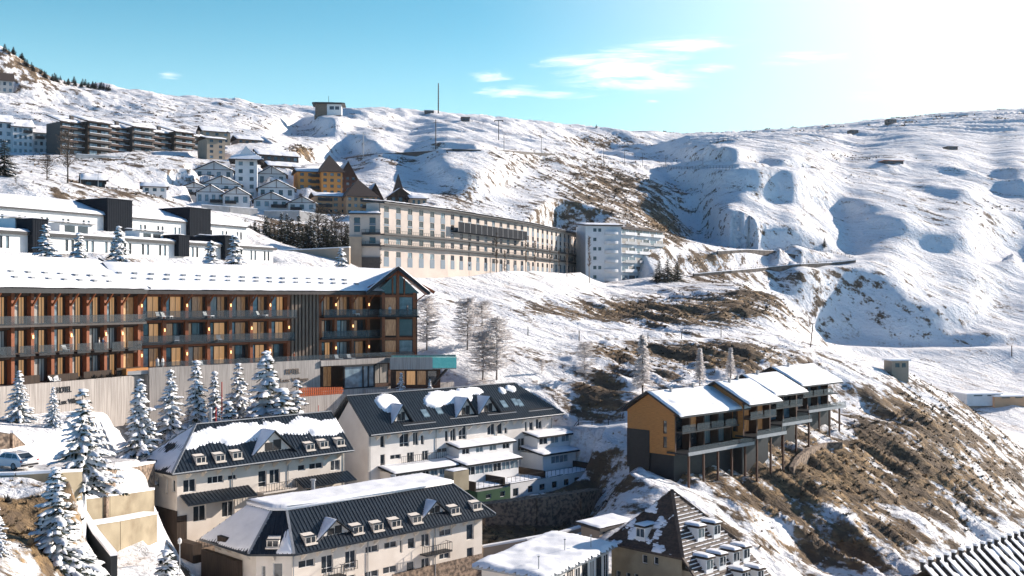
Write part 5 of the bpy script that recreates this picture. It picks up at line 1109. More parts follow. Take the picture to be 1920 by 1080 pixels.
# ------------------------------------------------------------------ the beige curved hotel
def build_beige():
    segs = [(655, 283, 6), (713, None, 59), (840, None, 66), (985, None, 71), (1070, None, 76)]; ends = [713, 840, 985, 1070, 1116]
    f0 = Fr(655, 283, 6); b = Bld('curved_hotel', 'long curved beige hotel with blue grey window strips and two dark balcony bands', 'hotel', f0, -2.0)
    fr = f0; P_ = []; zr = lambda f, px, py: f.lz(px, py)
    tot = []
    for i, (px, Z, a) in enumerate(segs):
        if i: X, Y = fr.w(fr.lx(px), 0); fr = Fr(a=a, world=(X, Y))
        tot.append((fr, fr.lx(ends[i])))
    top = [397, 383, 392, 418, 440]; 
    zt = f0.lz(680, 399); ztm = tot[1][0].lz(760, 390); 
    zs = {k: tot[1][0].lz(760, y) for k, y in dict(top=385, r1=392, r2=415, band1=442, r3=452, band2=463, r4=480, base=520).items()}
    wallmb = MB(); panelmb = MB()
    for i, (fr, L) in enumerate(tot):
        T = rel(f0, fr); W = Wall(b, T, .25); zt_ = zs['top'] if i else zs['top'] - 3.0
        n = max(2, int(round(L / (5.6 if i else 4.2)))); s = L / n; pw = s * .42
        for k in range(n):
            c = (k + .5) * s
            rows = [('r1', 1.5), ('r2', 1.5), ('b1', 1.7), ('r3', 1.6), ('r4', 1.5)] if i else [('r2', 1.5), ('b1', 1.7), ('r3', 1.6)]
            zz = {'r1': zs['top'] - 2.4, 'r2': zs['top'] - 5.6, 'b1': zs['band1'] + .35, 'r3': zs['band2'] + .5, 'r4': zs['band2'] - 3.0}
            for r_, h in rows: W.at(c - pw / 2 * .92, c + pw / 2 * .92, zz[r_], zz[r_] + h, kind='std', frame='d', single=True, pane=R.choice(['glass', 'glass', 'glass', 'glassblue']), name='window')
            for u, v in (((zs['band1'] + 2.2, zs['top'] - 5.65), (zs['top'] - 4.0, zs['top'] - 2.45), (zs['band2'] - 5.6, zs['band2'] - 3.05)) if i else ((zs['band1'] + 2.2, zs['top'] - 5.65),)):
                t = MB(); t.box(c - pw / 2, c + pw / 2, -.05, -.004, u, v); b.part('blue_panel', t.tf(*T), 'bluepanel')
        m = MB(); W.into(m, 0, L, -6, zt_); t = MB(); t.box(.3 if i else .02, L - .1, .5, 5 if i else 12, -6, zt_); t.tf(*T); m._add(t.v, t.f, 0); b.part('wall', m, 'beige'); W.windows(rec=.1)
        for nm in ('band1', 'band2'):
            m = MB(); m.box(-.1 if i else L * .4, L + .1, -1.5, -.06, zs[nm] - .3, zs[nm]); m.box(-.1 if i else L * .4, L + .1, -1.5, -1.42, zs[nm] + .001, zs[nm] + .25); b.part('balcony_band', m.tf(*T), 'dark')
            m = MB(); x0, x1 = (0 if i else L * .4), L; m.box(x0, x1, -1.46, -1.42, zs[nm] + .95, zs[nm] + 1.03)
            for q in range(int((x1 - x0) / 1.0)): m.box(x0 + q, x0 + q + .09, -1.46, -1.42, zs[nm] + .25, zs[nm] + .94)
            b.part('railing', m.tf(*T), 'railing')
        q = [(-.2, -1.6, zt_), (L + .2, -1.6, zt_), (L + .2, 6.5 if i else 13, zt_ + .8), (-.2, 6.5 if i else 13, zt_ + .8)]
        m = MB(); m.slab(q, .35); r = b.part('roof', m.tf(*T), 'dark'); m = MB(); snow_on(m, q, .5, .7, seed=100 + i, over=.15 if i else -.2); b.part('snow_cover', m.tf(*T), 'snow', r, True)
        if i == 2:
            m = MB(); m.box(2, L - 4, -2.4, -.06, zs['band1'] + 2.3, zs['band1'] + 2.55); m.box(2, L - 4, -2.4, -2.3, zs['band1'] + 2.55, zs['band1'] + 5.2); b.part('glazed_loggia', m.tf(*T), 'darkblue')
            m = MB()
            for q in range(14): m.box(2 + q * (L - 6) / 13 - .06, 2 + q * (L - 6) / 13 + .06, -2.44, -2.405, zs['band1'] + 2.3, zs['band1'] + 5.2)
            b.part('glazing_bars', m.tf(*T), 'trim')
    fr, L = tot[0]; m = MB(); m.box(0, L * .40, -1.0, -.06, -6, zs['band1'] - 1.2); m.box(-.05, L * .42, -1.1, -.06, zs['band1'] - 1.2, zs['band1'] - .9); b.part('side_block', m, 'tan')
    m = MB(); m.box(L * .40, L * 1.0, -.5, -.06, -6, zs['band2'] - 3.2); b.part('side_block', m, 'fascia')
    for i, (fr, L) in enumerate(tot): pad(fr, -1, L + 1, -3, 14, zs['base'] - .3, 6, False)
    return b, tot, zs
BEIGE, btot, bzs = build_beige()

def build_apartments():
    f = Fr(1098, 405, 12); b = Bld('apartment_block', 'white apartment block with tiers of curved balconies beside the beige hotel', 'apartments', f, 2.0)
    L1, zt, zb = f.lx(1165), f.lz(1160, 422), f.lz(1160, 527); n = 6; h = (zt - zb) / n
    W = Wall(b, (0, 0, 0), .2)
    for k in range(n):
        z0 = zb + k * h + .9
        W.at(3.0, 4.3, z0, z0 + 1.3, single=True, frame='d'); 
        if k % 2: W.at(5.0, 6.2, z0, z0 + 1.3, single=True, frame='d')
    m = MB(); W.into(m, 0, L1, zb - 4, zt); m.box(.2, L1, .4, 14, zb - 4, zt)
    f2 = Fr(a=52, world=f.w(L1, 0)); T2 = rel(f, f2); L2 = f2.lx(1243); t = MB()
    W2 = Wall(b, T2, .2)
    for k in range(n):
        z0 = zb + k * h + .3
        for j in range(6):
            c = L2 * (j + .5) / 6; W2.at(c - L2 / 14, c + L2 / 14, z0, z0 + 2.0, single=True, frame='w', kind='slide', pane=R.choice(['glass', 'glassblue', 'curtain']))
    W2.into(m, 0, L2, zb - 4, zt - 1.0); t.box(.1, L2, .4, 12, zb - 4, zt - 1); t.tf(*T2); m._add(t.v, t.f, 0); b.part('wall', m, 'greywhite'); W.windows(rec=.1, name='window'); W2.windows(rec=.1, name='window')
    for k in range(n):
        z0 = zb + k * h
        ar = [(7.4 + 5.6 * u, -1.7 * math.sin(math.pi * u) ** .6 - .02) for u in [i / 10 for i in range(11)]]
        m = MB(); m.extr([(7.4, .1)] + [(x, y) for x, y in ar] + [(13, .1)], z0 - .1, z0 + 1.0, 0); m.box(7.7, 12.7, .02, .3, z0 + 1.0, z0 + 2.5, 1); b.part('balcony', m, ['greywhite', 'glass'])
        for j in range(3):
            a, c = L2 * (j / 3 + .03), L2 * ((j + 1) / 3 - .03); m = MB(); m.box(a, c, -1.3, -.02, z0 - .1, z0 + .1); m.box(a, c, -1.3, -1.2, z0 + .1, z0 + 1.05); b.part('balcony', m.tf(*T2), 'greywhite' if k % 2 else 'trim')
    q = [(-.5, -.8, zt), (L1 + .5, -.8, zt), (L1 + .5, 14, zt + 1.5), (-.5, 14, zt + 1.5)]; m = MB(); m.slab(q, .5); m2 = MB(); m2.slab([(0, -.8, zt - 1), (L2 + .6, -.8, zt - 1), (L2 + .6, 12, zt + 1), (0, 12, zt + 1)], .5); m2.tf(*T2); m._add(m2.v, m2.f, 0); r = b.part('roof', m, 'browntile')
    m = MB(); snow_on(m, q, .3, .8, seed=111, mask=lambda u, v, n: .3 + n + v); b.part('snow_cover', m, 'snow', r, True)
    pad(f, -2, L1 + 8, -2, 14, zb, 5)
build_apartments()

# ------------------------------------------------------------------ long white buildings above the hotel
def build_long(px0, Z, a, px1, ytop, ybot, label, wins, bays, towers, seed, roof=True):
    f = Fr(px0, Z, a); L = f.lx(px1); zt = f.lz(*ytop); zb = f.lz(*ybot); b = Bld('long_block', label, 'building', f, zb - 3, 'long white blocks above the hotel')
    W = Wall(b, (0, 0, 0), .2); n = int(L / bays)
    for k in range(n):
        c = (k + .5) * L / n
        if any(abs(c - t[0] * L) < 3.2 for t in towers): continue
        for d in (-.95, .35): W.at(c + d, c + d + .62, zt - wins[1], zt - wins[0], kind='plain', frame='d', single=True, name='window', pane=R.choice(['glass', 'glassblue']))
    m = MB(); W.into(m, 0, L, zb - 4, zt); m.box(0, .1, .01, 12, zb - 4, zt); m.box(.1, L, .4, 12, zb - 4, zt); b.part('wall', m, 'white'); W.windows(rec=.12)
    q = [(-.5, -.7, zt), (L + .6, -.7, zt), (L + .6, 11, zt + (3.6 if roof else .3)), (-.5, 11, zt + (3.6 if roof else .3))]; m = MB(); m.slab(q, .55 if not roof else .35); r = b.part('roof', m, 'dark'); m = MB(); snow_on(m, q, .45, .8, seed=seed, over=.0 if roof else -.5); b.part('snow_cover', m, 'snow', r, True)
    for t, w, up, dn in towers:
        x = t * L; m = MB(); m.box(x - w / 2, x + w / 2, -1.2, 9.0, zt - dn, zt + up); m.box(x - w / 2 - .15, x + w / 2 + .15, -1.35, 9.2, zt + up, zt + up + .18)
        for g in range(int(w / .5)): m.box(x - w / 2 + g * .5 + .1, x - w / 2 + g * .5 + .2, -1.24, -1.2 - .002, zt - dn, zt + up)
        b.part('stair_tower', m, 'darkblue'); m = MB(); snow_on(m, [(x - w / 2, -1.3, zt + up + .18), (x + w / 2, -1.3, zt + up + .18), (x + w / 2, 9, zt + up + .18), (x - w / 2, 9, zt + up + .18)], .2, .8, seed=seed + 5); b.part('snow_cover', m, 'snow', None, True)
    pad(f, -2, L + 2, -1.5, 12, zb, 4)
    return b, f, L, zt, zb
LA = build_long(-70, 208, 61, 462, (300, 412), (300, 438), 'upper long white block with paired slot windows and two dark stair towers on its roof', (1.5, 3.4), 5.2, [(.47, 7.0, 3.6, 6.5), (.78, 7.0, 3.4, 6.5)], 120)
LB = build_long(-60, 176, 63, 512, (300, 451), (300, 486), 'lower long white block with dark roof edge and square dark towers, partly behind snowy firs', (.9, 3.0), 4.4, [(.17, 3.2, 2.2, 7.5), (.62, 3.0, 1.2, 3.0), (.80, 3.6, 1.8, 8.0)], 130, False)
def penthouse(px, py, a, w, d, h, base, label, m, seed):
    b_, f, L, zt, zb = base; x = f.lx(px, 3.0)
    X, Y = f.w(x, 3.0); ff = Fr(a=math.degrees(f.a), world=(X, Y)); b = Bld('roof_cabin', label, 'roof cabin', ff, zt + .2); mb = MB(); mb.box(0, w, 0, d, zt + .2, zt + h, 0); mb.box(w * .15, w * .45, -.06, -.004, zt + .5, zt + h - .5, 1); mb.box(w * .55, w * .85, -.06, -.004, zt + .5, zt + h - .5, 1); b.part('cabin_wall', mb, [m, 'glass'])
    q = [(-.3, -.6, zt + h), (w + .3, -.6, zt + h), (w + .3, d + .3, zt + h + .4), (-.3, d + .3, zt + h + .4)]; mb = MB(); mb.slab(q, .12); r = b.part('roof', mb, 'dark'); mb = MB(); snow_on(mb, q, .25, .5, seed=seed, over=.05); b.part('snow_cover', mb, 'snow', r, True)
penthouse(28, 432, 0, 5.5, 4, 2.6, LB, 'glazed white cabin on the flat roof at its near end', 'white', 141)
penthouse(112, 436, 0, 7.5, 4, 2.4, LB, 'wide white cabin on the flat roof behind the second snowy fir', 'white', 142)
penthouse(262, 440, 0, 6.5, 4, 2.0, LB, 'low white cabin with slanting roof between the dark towers', 'white', 143)
penthouse(398, 450, 0, 5.0, 4, 1.9, LB, 'olive brown cabin on the flat roof past the last tower', 'tan', 144)

# ------------------------------------------------------------------ the hillside village
def gable_house(name, label, cat, px, Z, a, px1, d, ytop, ybot, rise, wallm, roofm, rows, cols, group=None, snow=.3, balc=False, half=False, front_gable=True, pane=None, seed=1, fr='d', ov=.9, hiproof=False):
    """Gabled (or side-roofed) village house; windows in a regular grid, small enough here to be one mesh each."""
    f = Fr(px, Z, a); L = f.lx(px1); m_ = (px + px1) / 2; zt = f.lz(m_, ytop); zb = f.lz(m_, ybot); b = Bld(name, label, cat, f, zb - 2, group)
    W = Wall(b, (0, 0, 0), .2); h = (zt - zb) / rows
    for r in range(rows):
        for c in range(cols):
            x = L * (c + .5) / cols; ww = min(1.5, L / cols * .5); W.at(x - ww / 2, x + ww / 2, zb + r * h + h * .28, zb + r * h + h * .80, kind='std', frame=fr, single=True, name='window', pane=R.choice(['glass', 'glass', 'glassblue']))
    m = MB(); W.into(m, 0, L, zb - 5, zt, top=[(-.01, zt), (L + .01, zt), (L / 2, zt + rise)] if front_gable else None); m.box(0, .1, .01, d, zb - 5, zt); m.box(.1, L, .4, d, zb - 5, zt); b.part('wall', m, wallm); W.windows(rec=.1)
    if front_gable: A = [(-ov, -ov, zt - rise * ov / (L / 2)), (L / 2, -ov, zt + rise), (L / 2, d, zt + rise), (-ov, d, zt - rise * ov / (L / 2))]; B = [(L / 2, -ov, zt + rise), (L + ov, -ov, zt - rise * ov / (L / 2)), (L + ov, d, zt - rise * ov / (L / 2)), (L / 2, d, zt + rise)]
    else: A = [(-ov, -ov, zt), (L + ov, -ov, zt), (L + ov, d / 2, zt + rise), (-ov, d / 2, zt + rise)]; B = [(L + ov, d + ov, zt), (-ov, d + ov, zt), (-ov, d / 2, zt + rise), (L + ov, d / 2, zt + rise)]
    if hiproof: A = [(-ov, -ov, zt), (L + ov, -ov, zt), (L / 2, d / 2, zt + rise)]; B = [(L + ov, -ov, zt), (L + ov, d + ov, zt), (L / 2, d / 2, zt + rise)]
    m = MB(); m.slab(A, .3); m.slab(B, .3)
    if hiproof: m.slab([(-ov, d + ov, zt), (-ov, -ov, zt), (L / 2, d / 2, zt + rise)], .3); m.slab([(L + ov, d + ov, zt), (-ov, d + ov, zt), (L / 2, d / 2, zt + rise)], .3)
    rf = b.part('roof', m, roofm)
    if snow: m = MB(); snow_on(m, A, snow, .8, seed=seed, mask=lambda u, v, n: .55 + n); snow_on(m, B, snow, .8, seed=seed + 1, mask=lambda u, v, n: .55 + n); b.part('snow_cover', m, 'snow', rf, True)
    if half:
        m = MB()
        for t in (0, 1): m.bar((t * L, -.08, zt), (L / 2, -.08, zt + rise - .1), .16, .3)
        m.box(0, L, -.1, -.004, zt - .1, zt + .1); m.bar((L / 2, -.08, zt), (L / 2, -.08, zt + rise - .2), .16, .2); b.part('timber_trim', m, 'timberdark')
    if balc:
        for r in (range(rows) if balc == 'all' else [balc - 1]):
            m = MB(); x0, x1 = (L * .5, L * .95) if seed % 2 else (L * .08, L * .5); zz = zb + r * h + h * .2; m.box(x0, x1, -1.2, -.02, zz - .15, zz); m.box(x0, x1, -1.2, -1.12, zz, zz + .95); b.part('balcony', m, 'dark')
    pad(f, -1, L + 1, -1.5, d, zb, 4)
    return b, f, L, zt, zb
GW = 'white half-timbered houses on the hillside'
for i, (px, px1, Z, a, yt, yb, rise, rows, cols, lab, bl) in enumerate([
    (365, 437, 420, 12, 318, 337, 3.4, 1, 4, 'white gabled house topmost of the cluster beside the square tower', 1),
    (378, 452, 402, 12, 345, 362, 3.2, 1, 4, 'white gabled house below the topmost one with dark balcony at its side', 1),
    (335, 392, 395, 12, 352, 384, 2.2, 2, 4, 'long white house with low dark roof at the edge of the cluster', 2),
    (368, 420, 380, 12, 360, 384, 2.8, 1, 4, 'white gabled house at the foot of the cluster above the stone parapet', 1),
    (418, 468, 378, 12, 364, 386, 2.6, 1, 3, 'white gabled house with paired dark balconies beside the square tower foot', 1),
    (482, 536, 425, 12, 326, 350, 3.2, 1, 3, 'white gabled house with snowy roof just behind the square tower', 1),
    (484, 552, 402, 12, 352, 372, 3.2, 1, 4, 'white gabled house in the middle row between tower and orange house', 1),
    (476, 540, 384, 12, 374, 392, 2.8, 1, 4, 'white gabled house with two dark balconies in the lowest row above the conifers', 1),
    (540, 592, 382, 12, 380, 397, 2.4, 1, 3, 'white gabled house at the low end of the cluster under the orange house', 1)]):
    gable_house('white_house', lab, 'house', px, Z, a, px1, 12, yt, yb, rise, 'greywhite', 'browntile', rows, cols, GW, .22, bl, True, seed=150 + i)
gable_house('tower_house', 'square white tower house under a dark hipped roof with broad eaves', 'house', 441, 408, 12, 482, 9, 300, 372, 5.5, 'greywhite', 'browntile', 5, 2, None, .1, False, False, True, seed=170, hiproof=True, ov=2.4)
gable_house('orange_house', 'orange rendered house with steep dark roof, upper of the pair', 'house', 559, 425, 20, 603, 12, 322, 368, 2.0, 'orange', 'browntile', 4, 3, 'orange houses', .35, 'all', False, False, seed=171)
gable_house('orange_wing', 'tall orange wing with dark steep gable behind the upper orange house', 'house', 603, 423, 20, 642, 12, 322, 366, 7.5, 'orange', 'tile', 4, 3, 'orange houses', 0, False, False, False, seed=172, hiproof=True)
gable_house('brown_gable_house', 'dark brown steep-roofed house between the orange wings', 'house', 636, 430, 20, 668, 14, 330, 360, 6.0, 'timberdark', 'tile', 3, 3, None, .2, False, True, True, seed=173)
gable_house('salmon_house', 'salmon rendered house with bluish snowy roof, lower of the pair', 'house', 592, 398, 20, 652, 12, 368, 412, 1.8, 'salmon', 'browntile', 4, 4, 'orange houses', .35, 'all', False, False, seed=174)
gable_house('salmon_wing', 'salmon wing with tall dark gables at the corner of the beige hotel', 'house', 650, 396, 20, 706, 13, 368, 404, 7.0, 'salmon', 'tile', 3, 5, 'orange houses', 0, 'all', False, False, seed=175, hiproof=True)
gable_house('dark_gable_house', 'narrow dark pointed house just above the beige hotel roof', 'house', 690, 404, 20, 716, 9, 368, 392, 5.0, 'timberdark', 'tile', 2, 2, None, .15, False, True, True, seed=176)
b_, f_, L_, zt_, zb_ = gable_house('chapel', 'dark wooden chapel with a pointed spire and snowy porch roofs', 'chapel', 731, 420, 15, 771, 9, 366, 386, 3.0, 'brownboard', 'tile', 1, 3, None, .3, False, True, True, seed=177)
m = MB(); s = L_ * .27; ax = L_ * .45; za = f_.lz(749, 323)
for q in ([(ax - s, 1, zt_ + .5), (ax + s, 1, zt_ + .5), (ax, 1 + s, za)], [(ax + s, 1, zt_ + .5), (ax + s, 1 + 2 * s, zt_ + .5), (ax, 1 + s, za)], [(ax + s, 1 + 2 * s, zt_ + .5), (ax - s, 1 + 2 * s, zt_ + .5), (ax, 1 + s, za)], [(ax - s, 1 + 2 * s, zt_ + .5), (ax - s, 1, zt_ + .5), (ax, 1 + s, za)]): m.poly(q)
b_.part('spire', m, 'tile')
gable_house('chapel_annexe', 'small snowy-roofed annexe beside the wooden chapel', 'house', 771, 415, 15, 800, 8, 372, 388, 1.5, 'tan', 'browntile', 1, 3, None, .5, False, False, False, seed=178)
gable_house('pale_hut', 'low pale hut with snowy roof peeping over the beige hotel', 'hut', 716, 392, 12, 760, 7, 384, 394, 1.0, 'white', 'browntile', 1, 4, None, .5, False, False, False, seed=179)
# brown terrace of apartments: stepped bays
def build_brown():
    f = Fr(113, 438, 52); L = f.lx(392); b = Bld('brown_apartments', 'long dark brown stepped apartment terrace with snowy roofs and balcony tiers', 'apartments', f, f.lz(250, 305) - 3)
    n = 7; s = L / n
    for i in range(n):
        x0, x1 = i * s, (i + 1) * s; px = 113 + (392 - 113) * (i + .5) / n; zt = f.lz(px, 234 + 32 * (i + .5) / n - 6) + (.9 if i % 2 else 0); zb = f.lz(px, 290 + 22 * (i + .5) / n); y = -3.0 * (i % 2); h = (zt - zb) / 5
        W = Wall(b, (x0, y, 0), .25)
        for k in range(5):
            for j in range(2): c = s * (j + .5) / 2; W.at(c - s * .17, c + s * .17, zb + k * h + .5, zb + k * h + h * .85, kind='slide', frame='d', single=True, name='window', pane=R.choice(['glass', 'glassblue', 'glassblue', 'curtain']))
        m = MB(); W.into(m, 0, s, zb - 4, zt); m.box(x0, x1, y + .4, 11, zb - 4, zt); m.box(x0, x0 + .1, y + .01, y + .39, zb - 4, zt); b.part('wall', m, 'brownboard' if i % 3 else 'fascia'); W.windows(rec=.12)
        for k in range(1, 5):
            m = MB(); zz = zb + k * h; m.box(x0 + .3, x1 - .3, y - 1.3, y - .02, zz - .1, zz + .1, 0); m.box(x0 + .3, x1 - .3, y - 1.3, y - 1.2, zz + .1, zz + .9, 1); m.box(x0 + .3, x1 - .3, y - 1.36, y - 1.14, zz + .9, zz + 1.05, 2); b.part('balcony', m, ['dark', R.choice(['timberdark', 'fascia', 'timberdark']), 'snow'])
        q = [(x0 - .3, y - 1.4, zt), (x1 + .1, y - 1.4, zt), (x1 + .1, 11, zt + 4), (x0 - .3, 11, zt + 4)]; m = MB(); m.slab(q, .4); r = b.part('roof', m, 'browntile'); m = MB(); snow_on(m, q, .45, .9, seed=180 + i, mask=lambda u, v, n: 2.4 * (v - .12) + .6 * n); b.part('snow_cover', m, 'snow', r, True)
        if i % 2 == 0: m = MB(); m.box(x0 + s * .6, x0 + s * .6 + 1.4, 3, 4.2, zt, zt + 3.6); b.part('chimney', m, 'fascia')
    pad(f, -2, L + 2, -4, 12, f.lz(250, 302), 4)
    long_wall('retaining_wall', 'grey wall running below the brown apartment terrace', 'wall', [(142, 424), (250, 436), (350, 446), (430, 455)], [hz(289, 424), hz(297, 436), hz(307, 446), hz(318, 455)], 1.0, 'greyconc', zb=40)
build_brown()
GT = 'tan houses up the slope'
gable_house('tan_house', 'tall ochre house with plain gable above the brown terrace end', 'house', 381, 500, 30, 432, 11, 247, 268, 3.2, 'tan', 'browntile', 2, 3, GT, .15, seed=190, front_gable=False)
gable_house('tan_block', 'tan four-storey block at the low end of the brown terrace', 'house', 388, 462, 35, 422, 12, 260, 300, 1.5, 'tan', 'browntile', 4, 2, GT, .3, seed=191, front_gable=False)
gable_house('stone_house', 'brown stone house with snowy roof higher than the square tower', 'house', 446, 520, 30, 492, 12, 262, 280, 2.5, 'slat', 'browntile', 2, 4, GT, .3, seed=192, front_gable=False)
gable_house('dark_row', 'dark low row of houses behind the square tower', 'house', 486, 462, 30, 560, 12, 292, 316, 3.0, 'fascia', 'browntile', 2, 6, GT, .3, seed=193, front_gable=False)
gable_house('dark_row', 'dark terraced row stepping down toward the orange house', 'house', 505, 446, 30, 562, 10, 312, 336, 2.5, 'slat', 'browntile', 2, 5, GT, .3, seed=194, front_gable=False)
for i, (px, px1, Z, yt, yb, rows, lab) in enumerate([(-40, 24, 440, 228, 286, 4, 'white apartment house cut by the picture edge under dark snowy eaves'), (24, 62, 446, 238, 290, 4, 'white apartment house second from the edge with half-timbered front'), (62, 104, 452, 250, 290, 3, 'white apartment house with lower snowy roof beside the brown terrace')]):
    gable_house('white_apartments', lab, 'apartments', px, Z, 35, px1, 12, yt, yb, 4.0, 'greywhite', 'browntile', rows, 4, 'white apartments at the upper village edge', .35, rows, False, False, seed=200 + i)
gable_house('grey_lodge', 'grey lodge with dark roof cut by the picture edge on the upper slope', 'lodge', -30, 640, 30, 25, 14, 150, 174, 6.0, 'greyconc', 'tile', 2, 5, None, 0, seed=205, front_gable=False)
gable_house('log_cabin', 'small black cabin with snow-covered pointed roof by the upper road', 'cabin', 156, 305, 25, 197, 7, 338, 354, 2.2, 'dark', 'browntile', 1, 2, None, .45, seed=206, front_gable=False)
gable_house('snowy_hut', 'small pale hut half buried in blue shaded snow', 'hut', 268, 350, 20, 312, 7, 350, 362, 1.8, 'greywhite', 'browntile', 1, 3, None, .5, seed=207, front_gable=False)
long_wall('retaining_wall', 'pale stone parapet under the white half-timbered houses', 'wall', [(378, 362), (430, 366), (482, 372)], [hz(384, 362), hz(388, 366), hz(392, 372)], 1.0, 'greyconc', zb=20)
long_wall('retaining_wall', 'pale stone parapet curving above the dark conifers', 'wall', [(495, 372), (560, 375), (612, 384)], [hz(396, 372), hz(396, 375), hz(404, 384)], 1.0, 'greyconc', zb=18)
long_wall('retaining_wall', 'tan wall with snow on top between the long blocks and the beige hotel', 'wall', [(512, 272), (580, 272), (656, 270)], [hz(470, 272), hz(468, 272), hz(464, 270)], 1.0, 'tan', zb=2)
# ------------------------------------------------------------------ buildings on the skyline and far valley
def build_hilltop():
    g = hit(614, 216, 560); f = Fr(591, g.y, 6); b = Bld('hilltop_restaurant', 'round-cornered hilltop building with overhanging flat roof on the skyline', 'building', f, g.z - 4)
    L = f.lx(640); zt = f.lz(615, 195); zb = g.z - 3; W = Wall(b, (0, 0, 0), .2); W.at(L * .55, L * .72, zt - 3.6, zt - 1.4, kind='std', frame='d', single=True); W.at(L * .76, L * .92, zt - 3.6, zt - 1.4, kind='std', frame='d', single=True)
    m = MB(); W.into(m, L * .45, L, zb, zt, 0); m.box(0, L * .45, 0, 12, zb, zt, 1); m.box(L * .45, L, .4, 12, zb, zt, 0); m.box(-.5, L + .5, -.5, -.05, zb, zb + 3.2, 1); b.part('wall', m, ['white', 'stone']); W.windows(rec=.1, name='window')
    m = MB(); m.extr([(-2, -1), (0, -2.2), (L + .5, -2.2), (L + 2.4, -1), (L + 2.4, 13), (-2, 13)], zt, zt + .8); m.extr([(L * .2, 2), (L * .7, 2), (L * .7, 8), (L * .2, 8)], zt + .8, zt + 1.6); b.part('roof', m, 'dark')
    m = MB(); m.tube((L * .5, 4, zt + 1.6), (L * .5, 4, zt + 6), .15); b.part('aerial', m, 'railing')
build_hilltop()
def small_building(name, label, cat, px, py, w, d, h, m, Zmin=560, roof='snow', Z=None, group=None):
    g = hit(px, py, Zmin) if Z is None else Vector(((px - CX) / F * Z, Z, hz(py, Z))); f = Fr(a=8, world=(g.x, g.y)); b = Bld(name, label, cat, f, g.z - 1, group)
    mb = MB(); mb.box(-w / 2, w / 2, 0, d, g.z - 3, g.z + h, 0); mb.box(-w * .3, -w * .05, -.06, -.004, g.z + h * .3, g.z + h * .75, 1); mb.box(w * .1, w * .32, -.06, -.004, g.z + h * .3, g.z + h * .75, 1); b.part('wall', mb, [m, 'glass'])
    mb = MB(); mb.box(-w / 2 - .4, w / 2 + .4, -.5, d + .3, g.z + h, g.z + h + .35); b.part('roof', mb, roof)
    return b
small_building('equipment_hut', 'dark hut on the crest beside the tall mast', 'hut', 805, 212, 7, 5, 2.0, 'fascia', 700)
small_building('piste_hut', 'dark hut on the bright slope below the crest', 'hut', 873, 228, 6, 5, 3, 'fascia', 560, 'tile')
small_building('lift_station', 'dark blocky station at the top of the far ridge', 'lift station', 1673, 232, 10, 8, 5, 'fascia', 1000)
small_building('lift_hut', 'small dark hut lower down the far ridge line', 'hut', 1602, 252, 8, 7, 4, 'fascia', 1000)
small_building('red_roofed_hut', 'hut with rust red roof on the far snowfield', 'hut', 1676, 308, 13, 8, 2.2, 'fascia', 600, 'redslat')
small_building('piste_shelter', 'tiny dark shelter alone on the white snowfield', 'hut', 1786, 281, 8, 6, 2.2, 'fascia', 600, 'tile')
small_building('stone_hut', 'flat-roofed stone hut at the rim above the far chalet', 'hut', 1688, 694, 4.4, 4, 2.3, 'tan', Z=262)
for i, (px, py, w, lab) in enumerate([(1845, 738, 12, 'snowy valley house beyond the brown nose of the slope'), (1897, 742, 12, 'snowy valley house at the picture edge with orange wall')]):
    small_building('valley_house', lab, 'house', px, py + 6, w, 10, .8, 'salmon' if i else 'greywhite', Z=350, group='houses in the far valley')
